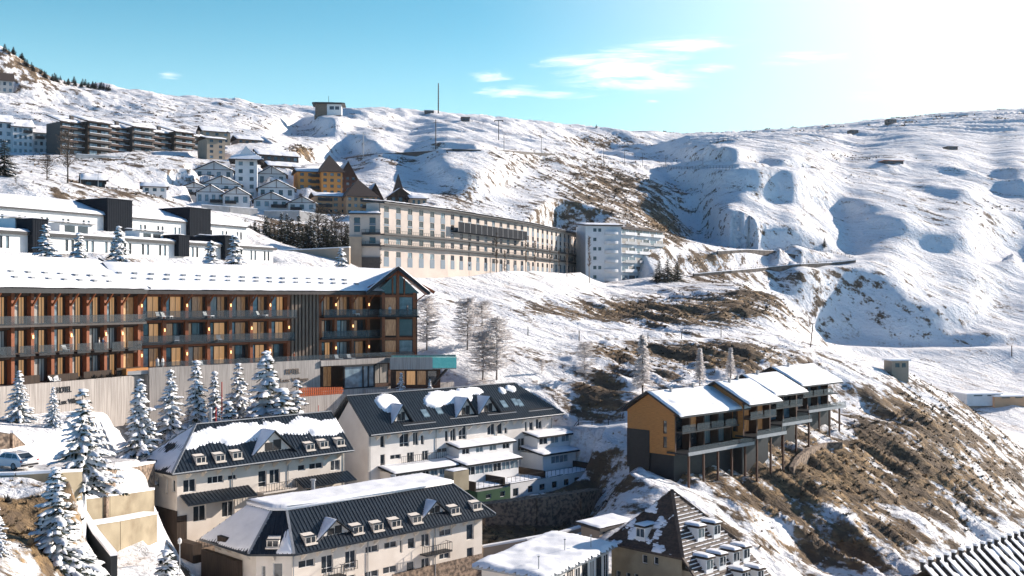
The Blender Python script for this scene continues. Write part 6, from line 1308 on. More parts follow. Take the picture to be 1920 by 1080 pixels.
# ------------------------------------------------------------------ trees
def fir_meshes(seed, H=8.0, Rr=2.1, snowy=0.8, levels=26, sparse=1.0):
    r = random.Random(seed); tr, cr, sn = MB(), MB(), MB()
    tr.path([(0, 0, -1.2), (r.uniform(-.05, .05), 0, H * .4), (0, r.uniform(-.05, .05), H * .75), (0, 0, H * .99)], [.17, .12, .06, .015], 7)
    for li in range(levels):
        z0 = z = H * (.07 + .92 * (li / (levels - 1)) ** .95); k = (1 - z / H); rad_ = Rr * (k ** .82) * r.uniform(.78, 1.16) + .05
        nb = max(3, int((4 + 4.5 * k) * sparse)); a0 = r.uniform(0, 6.28)
        for bi in range(nb):
            az = a0 + 6.283 * bi / nb + r.uniform(-.3, .3); z = z0 + r.uniform(-.55, .55) * H / levels; rl = rad_ * r.uniform(.52, 1.22); dr = .10 + .36 * k + r.uniform(-.12, .16)
            ca, sa = math.cos(az), math.sin(az); steps = max(2, int(rl / .26)); w0 = .38 + .30 * k
            tr.tube((0, 0, z), (ca * rl * .9, sa * rl * .9, z - dr * rl * .8), .022, .008, 3, 0, False)
            for s in range(steps):
                t = (s + r.uniform(.5, 1.0)) / steps
                if t < .22 and k > .3: continue
                px, py, pz = ca * rl * t, sa * rl * t, z - dr * rl * t * (1.1 - .25 * t); ww = w0 * (1.05 - .55 * t) * r.uniform(.8, 1.25)
                # needles: a ragged drooping fan
                for q in range(4):
                    an = az + r.uniform(-1.1, 1.1); l = ww * r.uniform(.9, 1.6); e = (px + math.cos(an) * l, py + math.sin(an) * l, pz - l * r.uniform(.12, .55)); hw = ww * .24
                    cr._add([(px - math.sin(an) * hw, py + math.cos(an) * hw, pz + .03), (px + math.sin(an) * hw, py - math.cos(an) * hw, pz - .02), (e[0] + math.sin(an) * hw * .35, e[1] - math.cos(an) * hw * .35, e[2]), (e[0] - math.sin(an) * hw * .35, e[1] + math.cos(an) * hw * .35, e[2])], [(0, 1, 2, 3)], 0)
                if r.random() < snowy:
                    l = ww * r.uniform(.7, 1.4); wd = ww * r.uniform(.45, .9); th = ww * r.uniform(.2, .48); pts = []
                    for ring, (f, zz) in enumerate(((1.0, -.35), (.72, .6))):
                        for u in range(6):
                            a = 6.283 * u / 6; j = r.uniform(.75, 1.2); xx, yy = math.cos(a) * l * f * j, math.sin(a) * wd * f * j
                            pts.append((px + xx * ca - yy * sa, py + xx * sa + yy * ca, pz + .06 + zz * th - dr * xx * .9 - .25 * abs(yy)))
                    pts.append((px, py, pz + .06 + th * .95)); n = 6
                    sn._add(pts, [(u, (u + 1) % n, n + (u + 1) % n, n + u) for u in range(n)] + [(n + u, n + (u + 1) % n, 2 * n) for u in range(n)], 0)
    sn.ell((0, 0, H * .985), .10, .10, .22, n=5, k=4)
    nm = ['bark']; return tr.mesh('trunk', nm), cr.mesh('crown', ['needle']), sn.mesh('snow_load', ['snow'], True)
def twig_tree(seed, H=10.0, Rr=2.4, n=90, shape='larch', m='frosttwig', tm='bark', tw=26):
    r = random.Random(seed); tr, cr = MB(), MB()
    tr.path([(0, 0, -1), (r.uniform(-.1, .1), r.uniform(-.1, .1), H * .5), (0, 0, H * .97)], [.16 if shape != 'poplar' else .14, .10, .015], 6)
    for i in range(n):
        t = r.random() ** .85; z = H * ((.14 if shape == 'larch' else .12 if shape == 'spruce' else .3) + .82 * t * (1 if shape != 'poplar' else .83)); k = 1 - z / H
        L = {'larch': Rr * (math.sin(math.pi * min(1, k * .72 + .14)) ** .8), 'spruce': Rr * k ** .9 + .15, 'poplar': .28 * Rr + Rr * .5 * k, 'round': Rr * math.sqrt(max(.05, 1 - (2 * t - .9) ** 2))}[shape] * r.uniform(.6, 1.1)
        az = r.uniform(0, 6.283); up = {'larch': r.uniform(-.15, .35), 'spruce': r.uniform(-.5, -.1), 'poplar': r.uniform(1.5, 3), 'round': r.uniform(.3, 1.1)}[shape]
        ca, sa = math.cos(az), math.sin(az); d = Vector((ca, sa, up)).normalized(); o = Vector((0, 0, z)); tr.tube(o, o + d * L, .03, .006, 3, 0, False)
        for q in range(tw):
            s = r.random() ** .7; p = o + d * L * s; an = az + r.uniform(-1.4, 1.4); l = r.uniform(.18, .55) * (1.15 - .4 * s) * (H / 10)
            e = Vector((math.cos(an) * l, math.sin(an) * l, l * (r.uniform(-.7, .25) if shape in ('larch', 'spruce') else r.uniform(.2, 1.3)))); w = r.uniform(.025, .06) * (H / 10); sd = Vector((-math.sin(an) * w, math.cos(an) * w, r.uniform(-w, w)))
            cr._add([p - sd, p + sd, p + e], [(0, 1, 2)], 0)
    return tr.mesh('trunk', [tm]), cr.mesh('crown', [m])
FIRS = [fir_meshes(11, 8, 2.5, .9, 24), fir_meshes(12, 8, 2.0, .82, 23), fir_meshes(13, 8, 2.9, .78, 24, .85), fir_meshes(14, 8, 2.3, .97, 24)]
FIRD = [fir_meshes(15, 8, 2.6, .02, 24, 1.25), fir_meshes(16, 8, 2.1, .05, 24, 1.25)]
LARCH = [twig_tree(21, 10, 3.1, 210, tm='palebark', tw=80), twig_tree(22, 10, 2.9, 200, tm='palebark', tw=80), twig_tree(23, 10, 3.1, 190, tm='palebark', tw=80)]
SPRU = [twig_tree(31, 10, 2.5, 240, 'spruce', tw=60), twig_tree(32, 10, 2.2, 220, 'spruce', tw=60)]
POP = [twig_tree(41, 12, 1.6, 46, 'poplar', 'twig', 'palebark', 16), twig_tree(42, 12, 1.3, 40, 'poplar', 'twig', 'palebark', 16)]
RND = [twig_tree(51, 6, 2.6, 90, 'round', 'twig', 'bark', 30)]
def tree(name, label, kind, px, Z, top, base=None, group=None, cat='tree', H0=8.0, wide=1.0, rz=None):
    g = ground(px, Z) if base is None else hz(base, Z); h = max(.8, hz(top, Z) - g); s = h / H0
    o = empty(name, label, cat, ((px - CX) / F * Z, Z, g), R.uniform(0, 6.28) if rz is None else rz, group); o.scale = (s * wide, s * wide, s)
    for me in kind: link(me.name.split('.')[0], me, o)
    return o
GF = 'snow-laden firs below the hotel wall'
for px, Z, top, k, wd, lab in [
    (35, 124, 697, 0, 1.15, 'snowy fir standing before the board wall at its outer end'), (100, 122, 728, 3, .95, 'slender snowy fir partly covering the black hotel lettering'),
    (155, 94, 733, 2, 1.15, 'large snowy fir on the road verge rising over the white car'), (104, 66, 880, 0, 1.25, 'big snow-laden fir on the brown bank beside the yellow wall'), (-6, 60, 952, 3, 1.1, 'snowy fir cut by the picture edge below the brown bank'),
    (262, 128, 714, 0, 1.1, 'snowy fir at the edge of the smooth snow slope'), (320, 136, 697, 3, 1.0, 'snowy fir second from the smooth snow slope'), (368, 140, 678, 1, .95, 'narrow snowy fir before the middle of the board wall'), (402, 143, 698, 1, .8, 'small dark snowy fir beside the red marker pole'),
    (447, 147, 684, 2, 1.0, 'open-branched snowy fir between red pole and tallest fir'), (500, 143, 663, 0, 1.2, 'tallest snowy fir before the bronze lettering'), (556, 146, 716, 2, 1.0, 'snowy fir beside the rust red slat fence'), (428, 138, 757, 3, 1.4, 'low snow-covered young fir beside the red marker pole'), (530, 140, 735, 3, 1.3, 'low broad snowy fir behind the hipped roof'),
    (752, 172, 700, 1, .9, 'small snowy fir under the turquoise pool wall'), (806, 174, 712, 3, .9, 'little snowy fir at the foot of the pool strut'), (312, 74, 1036, 3, 1.5, 'snowy fir top poking up at the lower picture edge')]:
    tree('fir_tree', lab, FIRS[k], px, Z, top, {155: 925, 104: 1095}.get(px), GF, wide=wd)
for px, Z, top, k, lab in [(85, 172, 424, 3, 'snow-white fir behind the hotel roof, first from the picture edge'), (148, 174, 440, 3, 'slim snow-white fir behind the roof ridge corner'), (222, 178, 427, 0, 'dark-hearted snowy fir behind the hotel roof before the low dark tower'), (396, 190, 456, 3, 'snow-white fir just past the square dark tower'), (440, 194, 445, 3, 'snow-white fir at the end of the lower white block'), (639, 222, 468, 0, 'single snowy fir before the tan end of the beige hotel')]:
    tree('fir_tree', lab, FIRS[k], px, Z, top, None, 'snowy firs behind the hotel roof', wide=1.15)
for px, base, top, k, lab, wd in [(800, 656, 553, 0, 'frosted larch next to the hotel gable', 1.0), (876, 656, 556, 1, 'frosted larch with dark trunk, first of the clump', 1.1), (903, 645, 562, 2, 'frosted bare tree behind the clump of larches', 1.25), (931, 712, 592, 0, 'tall frosted larch lowest on the slope in the clump', 1.0), (905, 712, 620, 1, 'shorter frosted larch leaning before the tall one', 1.2), (1097, 712, 640, 2, 'small pale frosted larch alone on the mid slope', 1.0), (1016, 700, 672, 1, 'little frosted sapling on the open snow', 1.0)]:
    g = hit(px, base, 165); tree('larch_tree', lab, LARCH[k], px, g.y, top, base, 'frosted larches on the slope', H0=10, wide=wd)
for px, base, top, k, lab in [(1205, 740, 620, 0, 'tall frosted spruce just behind the ochre chalet'), (1312, 725, 648, 1, 'frosted spruce behind the second chalet roof'), (1370, 712, 648, 1, 'smaller frosted spruce behind the third chalet roof')]:
    g = hit(px, base, 165); tree('frosted_spruce', lab, SPRU[k], px, g.y, top, base, 'frosted spruces behind the chalets', H0=10)
for i, px in enumerate((713, 747, 828, 849, 879, 931, 946, 986, 1003, 1031, 1048, 1063, 1105)):
    Z = 284 + (px - 713) * .24; tree('poplar_tree', 'thin bare poplar in the row standing before the beige hotel', POP[i % 2], px, Z, [455, 448, 462, 440, 452, 437, 470, 446, 452, 458, 470, 456, 445][i], None, 'bare poplars before the beige hotel', H0=12)
for i, (px, Z, top) in enumerate([(478, 312, 412), (498, 318, 405), (514, 310, 418), (528, 322, 398), (545, 314, 408), (560, 318, 402), (575, 310, 415), (590, 316, 410), (606, 312, 420), (622, 318, 412), (640, 320, 424), (535, 300, 425), (568, 302, 424), (600, 303, 428), (486, 304, 425), (470, 322, 418), (506, 305, 424), (522, 300, 430), (552, 306, 420), (584, 304, 424), (616, 303, 430), (632, 306, 430), (648, 312, 426), (538, 330, 400), (582, 330, 404), (612, 330, 408), (500, 330, 404), (652, 318, 418), (560, 296, 436), (590, 297, 438), (625, 297, 438)]):
    tree('dark_conifer', 'dark green conifer in the grove between white houses and beige hotel', FIRD[i % 2], px, Z, top, None, 'dark conifers between village and beige hotel', wide=1.1)
for i, (px, Z, top, lab) in enumerate([(1236, 398, 488, 'dark pine at the corner of the white apartment block'), (1252, 400, 484, 'taller dark pine beside the white apartment block'), (1270, 402, 492, 'low dark pine at the bend of the road')]):
    tree('dark_pine', lab, FIRD[0], px, Z, top, None, 'pines by the white apartment block', wide=1.5)
tree('dark_conifer', 'olive green dense conifer at the picture edge above the long blocks', FIRD[0], 8, 290, 262, None, wide=1.3)
for px, Z, top, k, h0, lab in [(88, 292, 298, 0, 6, 'round bare brown tree by the upper road'), (127, 294, 258, 0, 6, 'tall bare yellowish tree before the brown terrace'), (30, 268, 335, 0, 6, 'spreading bare tree over the upper long block'), (62, 270, 340, 0, 6, 'low bare tree over the upper long block beside the spreading one'), (596, 322, 395, 0, 6, 'bare brown tree among the dark conifers'), (628, 312, 405, 0, 6, 'bare thin tree at the wall of the beige hotel')]:
    tree('bare_tree', lab, RND[0], px, Z, top, None, 'bare trees above the long blocks', H0=h0, wide=.75 if top < 270 else 1.25)
r_ = random.Random(5)
for i in range(46):
    px = 8 + (i / 45) ** .9 * 196 + r_.uniform(-5, 5); sky = np.interp(px, [0, 20, 60, 100, 150, 200], [76, 84, 124, 143, 155, 161]); g = hit(px, sky + r_.uniform(2, 9 if px > 30 else 20), 600)
    if g is None: continue
    o = link('ridge_conifer', FIRD[i % 2][1], None, tuple(g), r_.uniform(0, 6)); s = r_.uniform(.35, .62); o.scale = (s * 1.5, s * 1.5, s); tag(o, 'small dark conifer in the belt along the upper skyline', 'tree', 'dark conifers along the skyline')
for px, py, lab in [(1546, 462, 'lone dark tree standing by the upper bend of the road'), (1118, 240, 'dark bush-like tree on the crest of the near ridge')]:
    g = hit(px, py, 420); o = empty('lone_tree', lab, 'tree', tuple(g)); o.scale = (g.y / (900 if px > 1500 else 2200),) * 3
    for me in FIRD[0][:2]: link(me.name.split('.')[0], me, o)

# ------------------------------------------------------------------ scrub: countless dry shrubs on the slopes, one object
def scrub():
    rng = np.random.default_rng(3); tmpl = []
    for v in range(7):
        r = random.Random(300 + v); pts = []
        for q in range(15):
            a = r.uniform(0, 6.28); el = r.uniform(.15, 1.4); l = r.uniform(.55, 1.0); e = np.array([math.cos(a) * math.cos(el), math.sin(a) * math.cos(el), math.sin(el) * .8]) * l
            w = r.uniform(.09, .17); sd = np.array([-math.sin(a), math.cos(a), 0]) * w; b = e * r.uniform(.0, .35)
            pts.append([b - sd, b + sd, e + sd * .25])
        tmpl.append(np.array(pts).reshape(-1, 3))
    V = []; MI = []
    dens = np.clip(BARE + 0.30 * (fbm(GXW / 16, gz / 16, 4, 201) ) , 0, 1)
    ar = (np.gradient(GXW, axis=0) * np.gradient(gz, axis=1)); vis = (gz > 62) & (gu > -60) & (gu < 1980) & (GY < 1120) & (GY > 190)
    lead = np.minimum.accumulate(GY, axis=1); vis &= GY <= lead + 3
    def batch(n, z0, z1, smin, smax, thr, seed, pw=1.0):
        k = vis & (gz >= z0) & (gz < z1); wgt = np.where(k, np.clip(dens - thr, 0, 1) ** pw * ar * 1.0, 0).ravel(); 
        if wgt.sum() <= 0: return
        idx = rng.choice(wgt.size, n, p=wgt / wgt.sum()); jx = rng.uniform(-.5, .5, n); 
        x = GXW.ravel()[idx] + rng.uniform(-.6, .6, n) * (z0 / 150); y = gz.ravel()[idx]; h = GH.ravel()[idx]
        for i in range(n):
            t = tmpl[rng.integers(7)]; s = rng.uniform(smin, smax); a = rng.uniform(0, 6.28); c, sn = math.cos(a), math.sin(a); q = t * s * np.array([1, 1, rng.uniform(.55, 1.0)])
            V.append(np.stack([x[i] + q[:, 0] * c - q[:, 1] * sn, y[i] + q[:, 0] * sn + q[:, 1] * c, h[i] - .1 + q[:, 2]], -1)); MI.append(np.full(15, 0 if rng.random() < .74 else 1))
    batch(5200, 62, 300, .25, .7, .28, 1); batch(900, 62, 300, .7, 1.4, .42, 2); batch(2200, 300, 480, .5, 1.4, .28, 3); batch(2200, 480, 1150, .7, 2.2, .22, 4); batch(500, 1150, 2200, 2.0, 5.0, .15, 5)
    V = np.concatenate(V); n = len(V); me = bpy.data.meshes.new('scrub'); me.vertices.add(n); me.vertices.foreach_set('co', V.astype(np.float32).ravel())
    me.loops.add(n); me.loops.foreach_set('vertex_index', np.arange(n, dtype=np.int32)); me.polygons.add(n // 3); me.polygons.foreach_set('loop_start', np.arange(0, n, 3, dtype=np.int32)); me.polygons.foreach_set('loop_total', np.full(n // 3, 3, np.int32))
    me.materials.append(M['shrub']); me.materials.append(M['darkshrub']); me.polygons.foreach_set('material_index', np.concatenate(MI).astype(np.int32)); me.update(calc_edges=True)
    tag(link('scrub', me), 'dry brown and dark scrub growing through the snow on the slopes', 'scrub', kind='stuff')
# ------------------------------------------------------------------ car, poles, people, furniture
def build_car():
    px, Z = 22, 95.5; g = ground(px, Z); pad(Fr(px, Z, 0), -6, 5, -4.5, 3, g, 2.0); g = ground(px, Z); o = empty('parked_car', 'white estate car on the snowy road, cut by the picture edge', 'car', ((px - CX) / F * Z, Z, g + .02), rad(-28))
    # local: x forward is -X side; car points to -x
    prof = [(-2.38, .42), (-2.40, .70), (-2.25, .86), (-1.35, .98), (1.95, 1.0), (2.32, .96), (2.42, .72), (2.40, .40), (2.1, .28), (-2.1, .28)]
    m = MB(); hw = .90
    def loft(prof, sec):
        n = len(prof)
        for (y0, k0, d0), (y1, k1, d1) in zip(sec[:-1], sec[1:]):
            a = [(x * k0, y0, .62 + (z - .62) * d0) for x, z in prof]; b_ = [(x * k1, y1, .62 + (z - .62) * d1) for x, z in prof]
            m._add(a + b_, [(i, (i + 1) % n, n + (i + 1) % n, n + i) for i in range(n)], 0)
        for (y, k, d), rev in ((sec[0], False), (sec[-1], True)):
            a = [(x * k, y, .62 + (z - .62) * d) for x, z in prof]; m._add(a, [tuple(range(n)) if not rev else tuple(range(n - 1, -1, -1))], 0)
    loft(prof, [(-.92, .97, .82), (-.90, .99, .95), (-.78, 1, 1), (.78, 1, 1), (.90, .99, .95), (.92, .97, .82)])
    cab = [(-.95, .97), (-.30, 1.44), (.25, 1.50), (1.45, 1.46), (2.25, .98)]; n = len(cab)
    a = [(x, -.82, z) for x, z in cab]; b_ = [(x, .82, z) for x, z in cab]; ti = lambda p: (p[0], p[1] * (1 - .22 * (p[2] - .97) / .5), p[2])
    m._add([ti(p) for p in a + b_], [(i, i + 1, n + i + 1, n + i) for i in range(n - 1)] + [tuple(range(n)), tuple(range(2 * n - 1, n - 1, -1))], 0)
    for y in (-.60, .60): m.box(-.2, 1.4, y - .02, y + .02, 1.505, 1.55)
    link('body', m.mesh('body', ['carpaint'], False), o)
    for y in (-1, 1):
        for pts in ([(-.72, 1.03), (-.25, 1.37), (.10, 1.40), (.10, 1.03)], [(.17, 1.03), (.17, 1.41), (.95, 1.41), (1.0, 1.03)], [(1.08, 1.03), (1.03, 1.41), (1.42, 1.38), (1.85, 1.05)]):
            m = MB(); q = [(x, y * (.83 - .82 * .22 * (z - .97) / .5 + .006), z) for x, z in pts]; m.poly(q if y < 0 else q[::-1]); m._add([(x, yy - y * .03, z) for x, yy, z in q], [(3, 2, 1, 0)], 0); link('side_window', m.mesh('side_window', ['glass']), o)
    m = MB(); m.hexa([(2.13, -.60, 1.06), (2.13, .60, 1.06), (1.53, .54, 1.42), (1.53, -.54, 1.42), (2.165, -.60, 1.07), (2.165, .60, 1.07), (1.565, .54, 1.43), (1.565, -.54, 1.43)]); link('rear_window', m.mesh('rear_window', ['glass']), o)
    m = MB(); m.hexa([(-.87, -.62, 1.05), (-.33, -.56, 1.41), (-.33, .56, 1.41), (-.87, .62, 1.05), (-.90, -.62, 1.07), (-.36, -.56, 1.43), (-.36, .56, 1.43), (-.90, .62, 1.07)]); link('windscreen', m.mesh('windscreen', ['glass']), o)
    for y in (-1, 1):
        m = MB(); m.box(2.36, 2.43, y * .86 - .09, y * .86 + .04 if y < 0 else y * .86 + .09, .78, .90); link('tail_light', m.mesh('tail_light', ['redpaint']), o)
        for x in (-1.45, 1.42):
            t = MB(); t.tube((x, y * .72, .34), (x, y * .935, .34), .34, n=18); w = link('wheel', t.mesh('wheel', ['dark']), o); t = MB(); t.tube((x, y * .93, .34), (x, y * .945, .34), .22, n=14)
            for k in range(5): t.bar((x, y * .95, .34), (x + .2 * math.cos(k * 1.257), y * .95, .34 + .2 * math.sin(k * 1.257)), .06, .03)
            link('rim', t.mesh('rim', ['trim']), w)
    m = MB(); m.box(2.405, 2.43, -.9, .9, .40, .56); link('bumper', m.mesh('bumper', ['dark']), o); m = MB(); m.box(2.425, 2.44, -.26, .26, .62, .74); link('number_plate', m.mesh('number_plate', ['frame']), o)
M['carpaint'] = mat('white_car_paint', (0.74, 0.74, 0.75), (0.70, 0.70, 0.71), 0.25, 1.0, spec=0.5, coat=0.6)
build_car()
def pole(name, label, cat, px, base, top, m, r=.1, Z=None, zmin=60, head=None, lean=0.0, group=None):
    g = hit(px, base, zmin) if Z is None else Vector(((px - CX) / F * Z, Z, min(ground(px, Z), hz(base, Z)))); h = hz(top, g.y) - g.z; o = empty(name, label, cat, tuple(g), 0, group)
    mb = MB(); mb.tube((0, 0, -1), (lean * h, 0, h), r, r * .7, 7); link('post', mb.mesh('post', [m]), o)
    if head == 'tee': mb = MB(); mb.box(-2.6, 2.6, -.2, .2, h - .3, h + .2); mb.box(-2.8, -2.0, -.3, .3, h - .7, h - .31); mb.box(2.0, 2.8, -.3, .3, h - .7, h - .31); link('crossarm', mb.mesh('crossarm', [m]), o)
    if head == 'lamp': mb = MB(); mb.tube((0, 0, h), (0, 0, h + .12), .05, .22, 8); mb.ell((0, 0, h + .32), .2, .2, .26, n=8, k=6); link('lamp_head', mb.mesh('lamp_head', ['frame']), o)
    if head == 'arm': mb = MB(); mb.bar((0, 0, h), (.9, 0, h + .15), .08, .08); mb.box(.6, 1.2, -.12, .12, h + .06, h + .2); link('lamp_head', mb.mesh('lamp_head', [m]), o)
    if head == 'mast':
        mb = MB()
        for k in range(9): mb.bar((-.9, 0, h * (.25 + .08 * k)), (.9, 0, h * (.25 + .08 * k)), .25, .12)
        link('aerials', mb.mesh('aerials', [m]), o)
    if head == 'cap': mb = MB(); mb.box(-.15, .15, -.15, .15, h, h + .1); link('cap', mb.mesh('cap', ['snow']), o)
    return o
pole('radio_mast', 'tall thin radio mast with short aerials on the crest', 'mast', 822, 212, 156, 'dark', .55, zmin=700, head='mast')
pole('lift_pylon', 'plain tall lift pylon below the radio mast', 'pylon', 817, 280, 224, 'fascia', .30, zmin=480)
pole('lift_pylon', 'tee-headed lift pylon on the bright slope past the mast', 'pylon', 935, 262, 226, 'fascia', .28, zmin=520, head='tee')
pole('lift_pylon', 'grey lift pylon beside the shaded bowl under the hilltop building', 'pylon', 681, 297, 248, 'greyconc', .3, zmin=470)
for i, (px, b, t) in enumerate([(945, 283, 252), (1015, 287, 258), (1132, 304, 275), (1171, 309, 282), (1205, 311, 288), (1318, 316, 290), (1248, 312, 292)]): pole('lamp_post', 'thin lamp post along the mountain road', 'lamp post', px, b, t, 'dark', .14, zmin=480, head='arm', group='lamp posts along the mountain road')
pole('telegraph_pole', 'leaning wooden pole at the rim above the valley road', 'pole', 1519, 650, 607, 'timberdark', .17, zmin=200, lean=.12, head='arm')
pole('telegraph_pole', 'short wooden pole beside the valley road near the picture edge', 'pole', 1897, 668, 648, 'timberdark', .2, zmin=380)
for px, Z, b, t, lab in [(92, 296, 346, 316, 'lamp post by the round bare tree'), (151, 300, 350, 326, 'lamp post between bare trees and the black cabin'), (184, 304, 360, 324, 'lamp post before the black cabin')]: pole('street_lamp', lab, 'lamp post', px, b, t, 'trim', .09, Z=Z, head='arm', group='lamp posts on the upper road')
pole('street_lamp', 'globe street lamp standing in the lane between the cream houses', 'street lamp', 337, 1072, 1020, 'trim', .07, Z=101, head='lamp')
pole('marker_pole', 'tall red snow marker pole against the board wall', 'pole', 416, 772, 716, 'redpaint', .10, Z=139); pole('marker_pole', 'short red snow marker pole rising behind the hipped roof', 'pole', 405, 800, 764, 'redpaint', .10, Z=132); pole('marker_pole', 'thin red snow marker pole beside the taller cream house', 'pole', 597, 785, 760, 'redpaint', .06, Z=150)
pole('flue_pipe', 'grey snow-capped pipe behind the hipped roof', 'pipe', 395, 800, 766, 'trim', .28, Z=131, head='cap')
for i, (px, b, t, Z) in enumerate([(1086, 637, 620, 234), (1215, 640, 624, 242), (1278, 640, 622, 249), (1352, 634, 618, 259), (990, 640, 612, 232)]): pole('path_post', 'dark post along the snowy path across the mid slope', 'post', px, b, t, 'dark', .12, Z=Z, group='posts along the mid slope path')
def fence(name, label, pts, h, m, gap=2.0, rails=2, group=None, zmin=60, slat=False):
    X = [Vector(((p - CX) / F * Z, Z, ground(p, Z))) for p, Z in pts]; o = empty(name, label, 'fence', tuple(X[0]), 0, group); o['kind'] = 'thing'; mr = MB(); k = 0
    pm = MB(); pm.box(-.06, .06, -.06, .06, -.6, h + .08); pme = pm.mesh('post', [m])
    for a, c in zip(X[:-1], X[1:]):
        n = max(1, int((c - a).length / gap))
        for i in range(n):
            p, q = a + (c - a) * (i / n), a + (c - a) * ((i + 1) / n); p.z = ground_xy(p.x, p.y); q.z = ground_xy(q.x, q.y)
            if k < 95: link('post', pme, o, tuple(p - X[0])); k += 1
            for r in range(rails): zz = Vector((0, 0, h * (r + 1) / rails - .08)); mr.bar(p + zz - X[0], q + zz - X[0], .05, .10 if not slat else h * .22)
    link('rail', mr.mesh('rail', [m]), o); return o
fence('guard_rail', 'dark guard rail along the lane between cream house and ochre chalet', [(1060, 177), (1110, 176), (1172, 173)], 1.0, 'fascia', 2.2)
_rp = [(p, _zat(p, py + 1.5)) for p, py in [(650, 301), (690, 294), (740, 288), (800, 285), (850, 283), (900, 281), (950, 283), (1000, 287), (1040, 292)]]
long_wall('road_wall', 'dark retaining wall carrying the mountain road below the mast', 'wall', _rp, [ground(p, z - 2) + 1.6 for p, z in _rp], .8, 'fascia', cap=False, zb=30)
fence('guard_rail', 'dark road fence curving across the mountainside', [(p, _zat(p, py + 1.5)) for p, py in [(1040, 292), (1080, 297), (1160, 307), (1240, 313), (1380, 317)]], 1.6, 'fascia', 4.0)
for lab, pts in (('dark stone wall holding up the road bend beside the shaded bowl', [(1300, 519), (1370, 513), (1440, 506), (1500, 501), (1560, 497), (1604, 493)]), ('low dark wall along the upper arm of the road bend', [(1345, 475), (1400, 474), (1450, 474), (1510, 477)])):
    q = [(p, _zat(p, y)) for p, y in pts]; long_wall('road_wall', lab, 'wall', q, [ground(p, z) + .9 for p, z in q], .8, 'rock', cap=True, zb=-20)
fence('guard_rail', 'roadside fence on the bend below the shaded bowl', [(p, _zat(p, py + 2)) for p, py in [(1300, 517), (1440, 503), (1560, 494), (1605, 491)]], 1.3, 'fascia', 3.0)
fence('guard_rail', 'fence along the upper road bend on the snowy bank', [(p, _zat(p, py + 1.5)) for p, py in [(1400, 471), (1450, 471), (1570, 476), (1600, 485)]], 1.3, 'fascia', 3.0)
def slat_fence():
    f = fT; y = -4.2; x0, x1 = Fr(a=44.2, world=f.w(0, y)).lx(561), Fr(a=44.2, world=f.w(0, y)).lx(645); X, Y = f.w(x0, y); zt = hz(724, Y + 3); o = empty('slat_fence', 'rust red slat fence before the hotel entrance', 'fence', (X, Y, zt - 3), f.a); o['kind'] = 'thing'
    m = MB(); n = int((x1 - x0) / .35)
    for i in range(n): m.box(i * .35, i * .35 + .22, 0, .08, 1.6, 3.0 - .35 * i / n)
    m.box(0, x1 - x0, .09, .15, 1.9, 2.05); m.box(0, x1 - x0, .09, .15, 2.3, 2.42); link('slats', m.mesh('slats', ['redslat']), o); m = MB(); m.box(-.2, x1 - x0 + .2, -.1, .35, -2, 1.59); link('plinth', m.mesh('plinth', ['greywood']), o)
slat_fence()
def ground_wall(label, pxs, h, m):
    pts = [hit(a, c, 120) for a, c in pxs]; return long_wall('stone_wall', label, 'wall', [(CX + p.x / p.y * F, p.y) for p in pts], [p.z + h for p in pts], .7, m, cap=False, zb=-45)
# people -------------------------------------------------------------
def person_mesh(pose, seed):
    """One continuous skinned body; joints carry the pose, hands have five fingers."""
    r = random.Random(seed); V = []; E = []; Rd = []
    def ch(parent, pts):
        last = parent
        for p, q in pts:
            V.append(p); Rd.append(q); i = len(V) - 1
            if last is not None: E.append((last, i))
            last = i
        return last
    sit = pose == 'sit'; hp = .52 if sit else .95
    pel = ch(None, [((0, 0, hp), .135)]); wa = ch(pel, [((0, .01, hp + .20), .12), ((0, .0, hp + .40), .145)]); nk = ch(wa, [((0, -.01, hp + .54), .06)]); ch(nk, [((0, -.02, hp + .64), .085), ((0, -.03, hp + .72), .092), ((0, -.01, hp + .80), .06)])
    for s in (-1, 1):
        if sit: ch(pel, [((s * .10, -.05, hp - .02), .085), ((s * .12, -.44, hp), .06), ((s * .12, -.48, hp - .42), .042), ((s * .12, -.60, hp - .47), .035)])
        else: st = .10 * s if pose == 'walk' else .02; ch(pel, [((s * .09, 0, hp - .08), .092), ((s * .10, -st - .02, hp - .47), .062), ((s * .10, -st + .02, hp - .86), .043), ((s * .11, -st - .12, hp - .91), .036)])
        sh = ch(wa, [((s * .18, 0, hp + .47), .062)])
        el, wr = ((s * .25, -.02, hp + .20), (s * .22, -.16, hp + .0)) if pose != 'lean' else ((s * .24, -.12, hp + .24), (s * .16, -.34, hp + .17))
        hd = ch(sh, [(el, .045), (wr, .032), ((wr[0], wr[1] - .03, wr[2] - .06), .034)])
        for k in range(4): x = (k - 1.5) * .018; ch(hd, [((wr[0] + x, wr[1] - .045, wr[2] - .10), .009), ((wr[0] + x, wr[1] - .06, wr[2] - .135 - .008 * (k in (1, 2))), .008)])
        ch(hd, [((wr[0] - s * .035, wr[1] - .05, wr[2] - .075), .010), ((wr[0] - s * .04, wr[1] - .07, wr[2] - .10), .009)])
    me = bpy.data.meshes.new('person'); me.from_pydata(V, E, []); o = bpy.data.objects.new('tmp', me); COL.objects.link(o); md = o.modifiers.new('s', 'SKIN'); md.use_smooth_shade = True
    for i, q in enumerate(Rd): me.skin_vertices[0].data[i].radius = (q, q * .85)
    me.skin_vertices[0].data[0].use_root = True; sb = o.modifiers.new('b', 'SUBSURF'); sb.levels = sb.render_levels = 1
    bpy.context.view_layer.update(); dg = bpy.context.evaluated_depsgraph_get(); out = bpy.data.meshes.new_from_object(o.evaluated_get(dg)); bpy.data.objects.remove(o); return out, hp
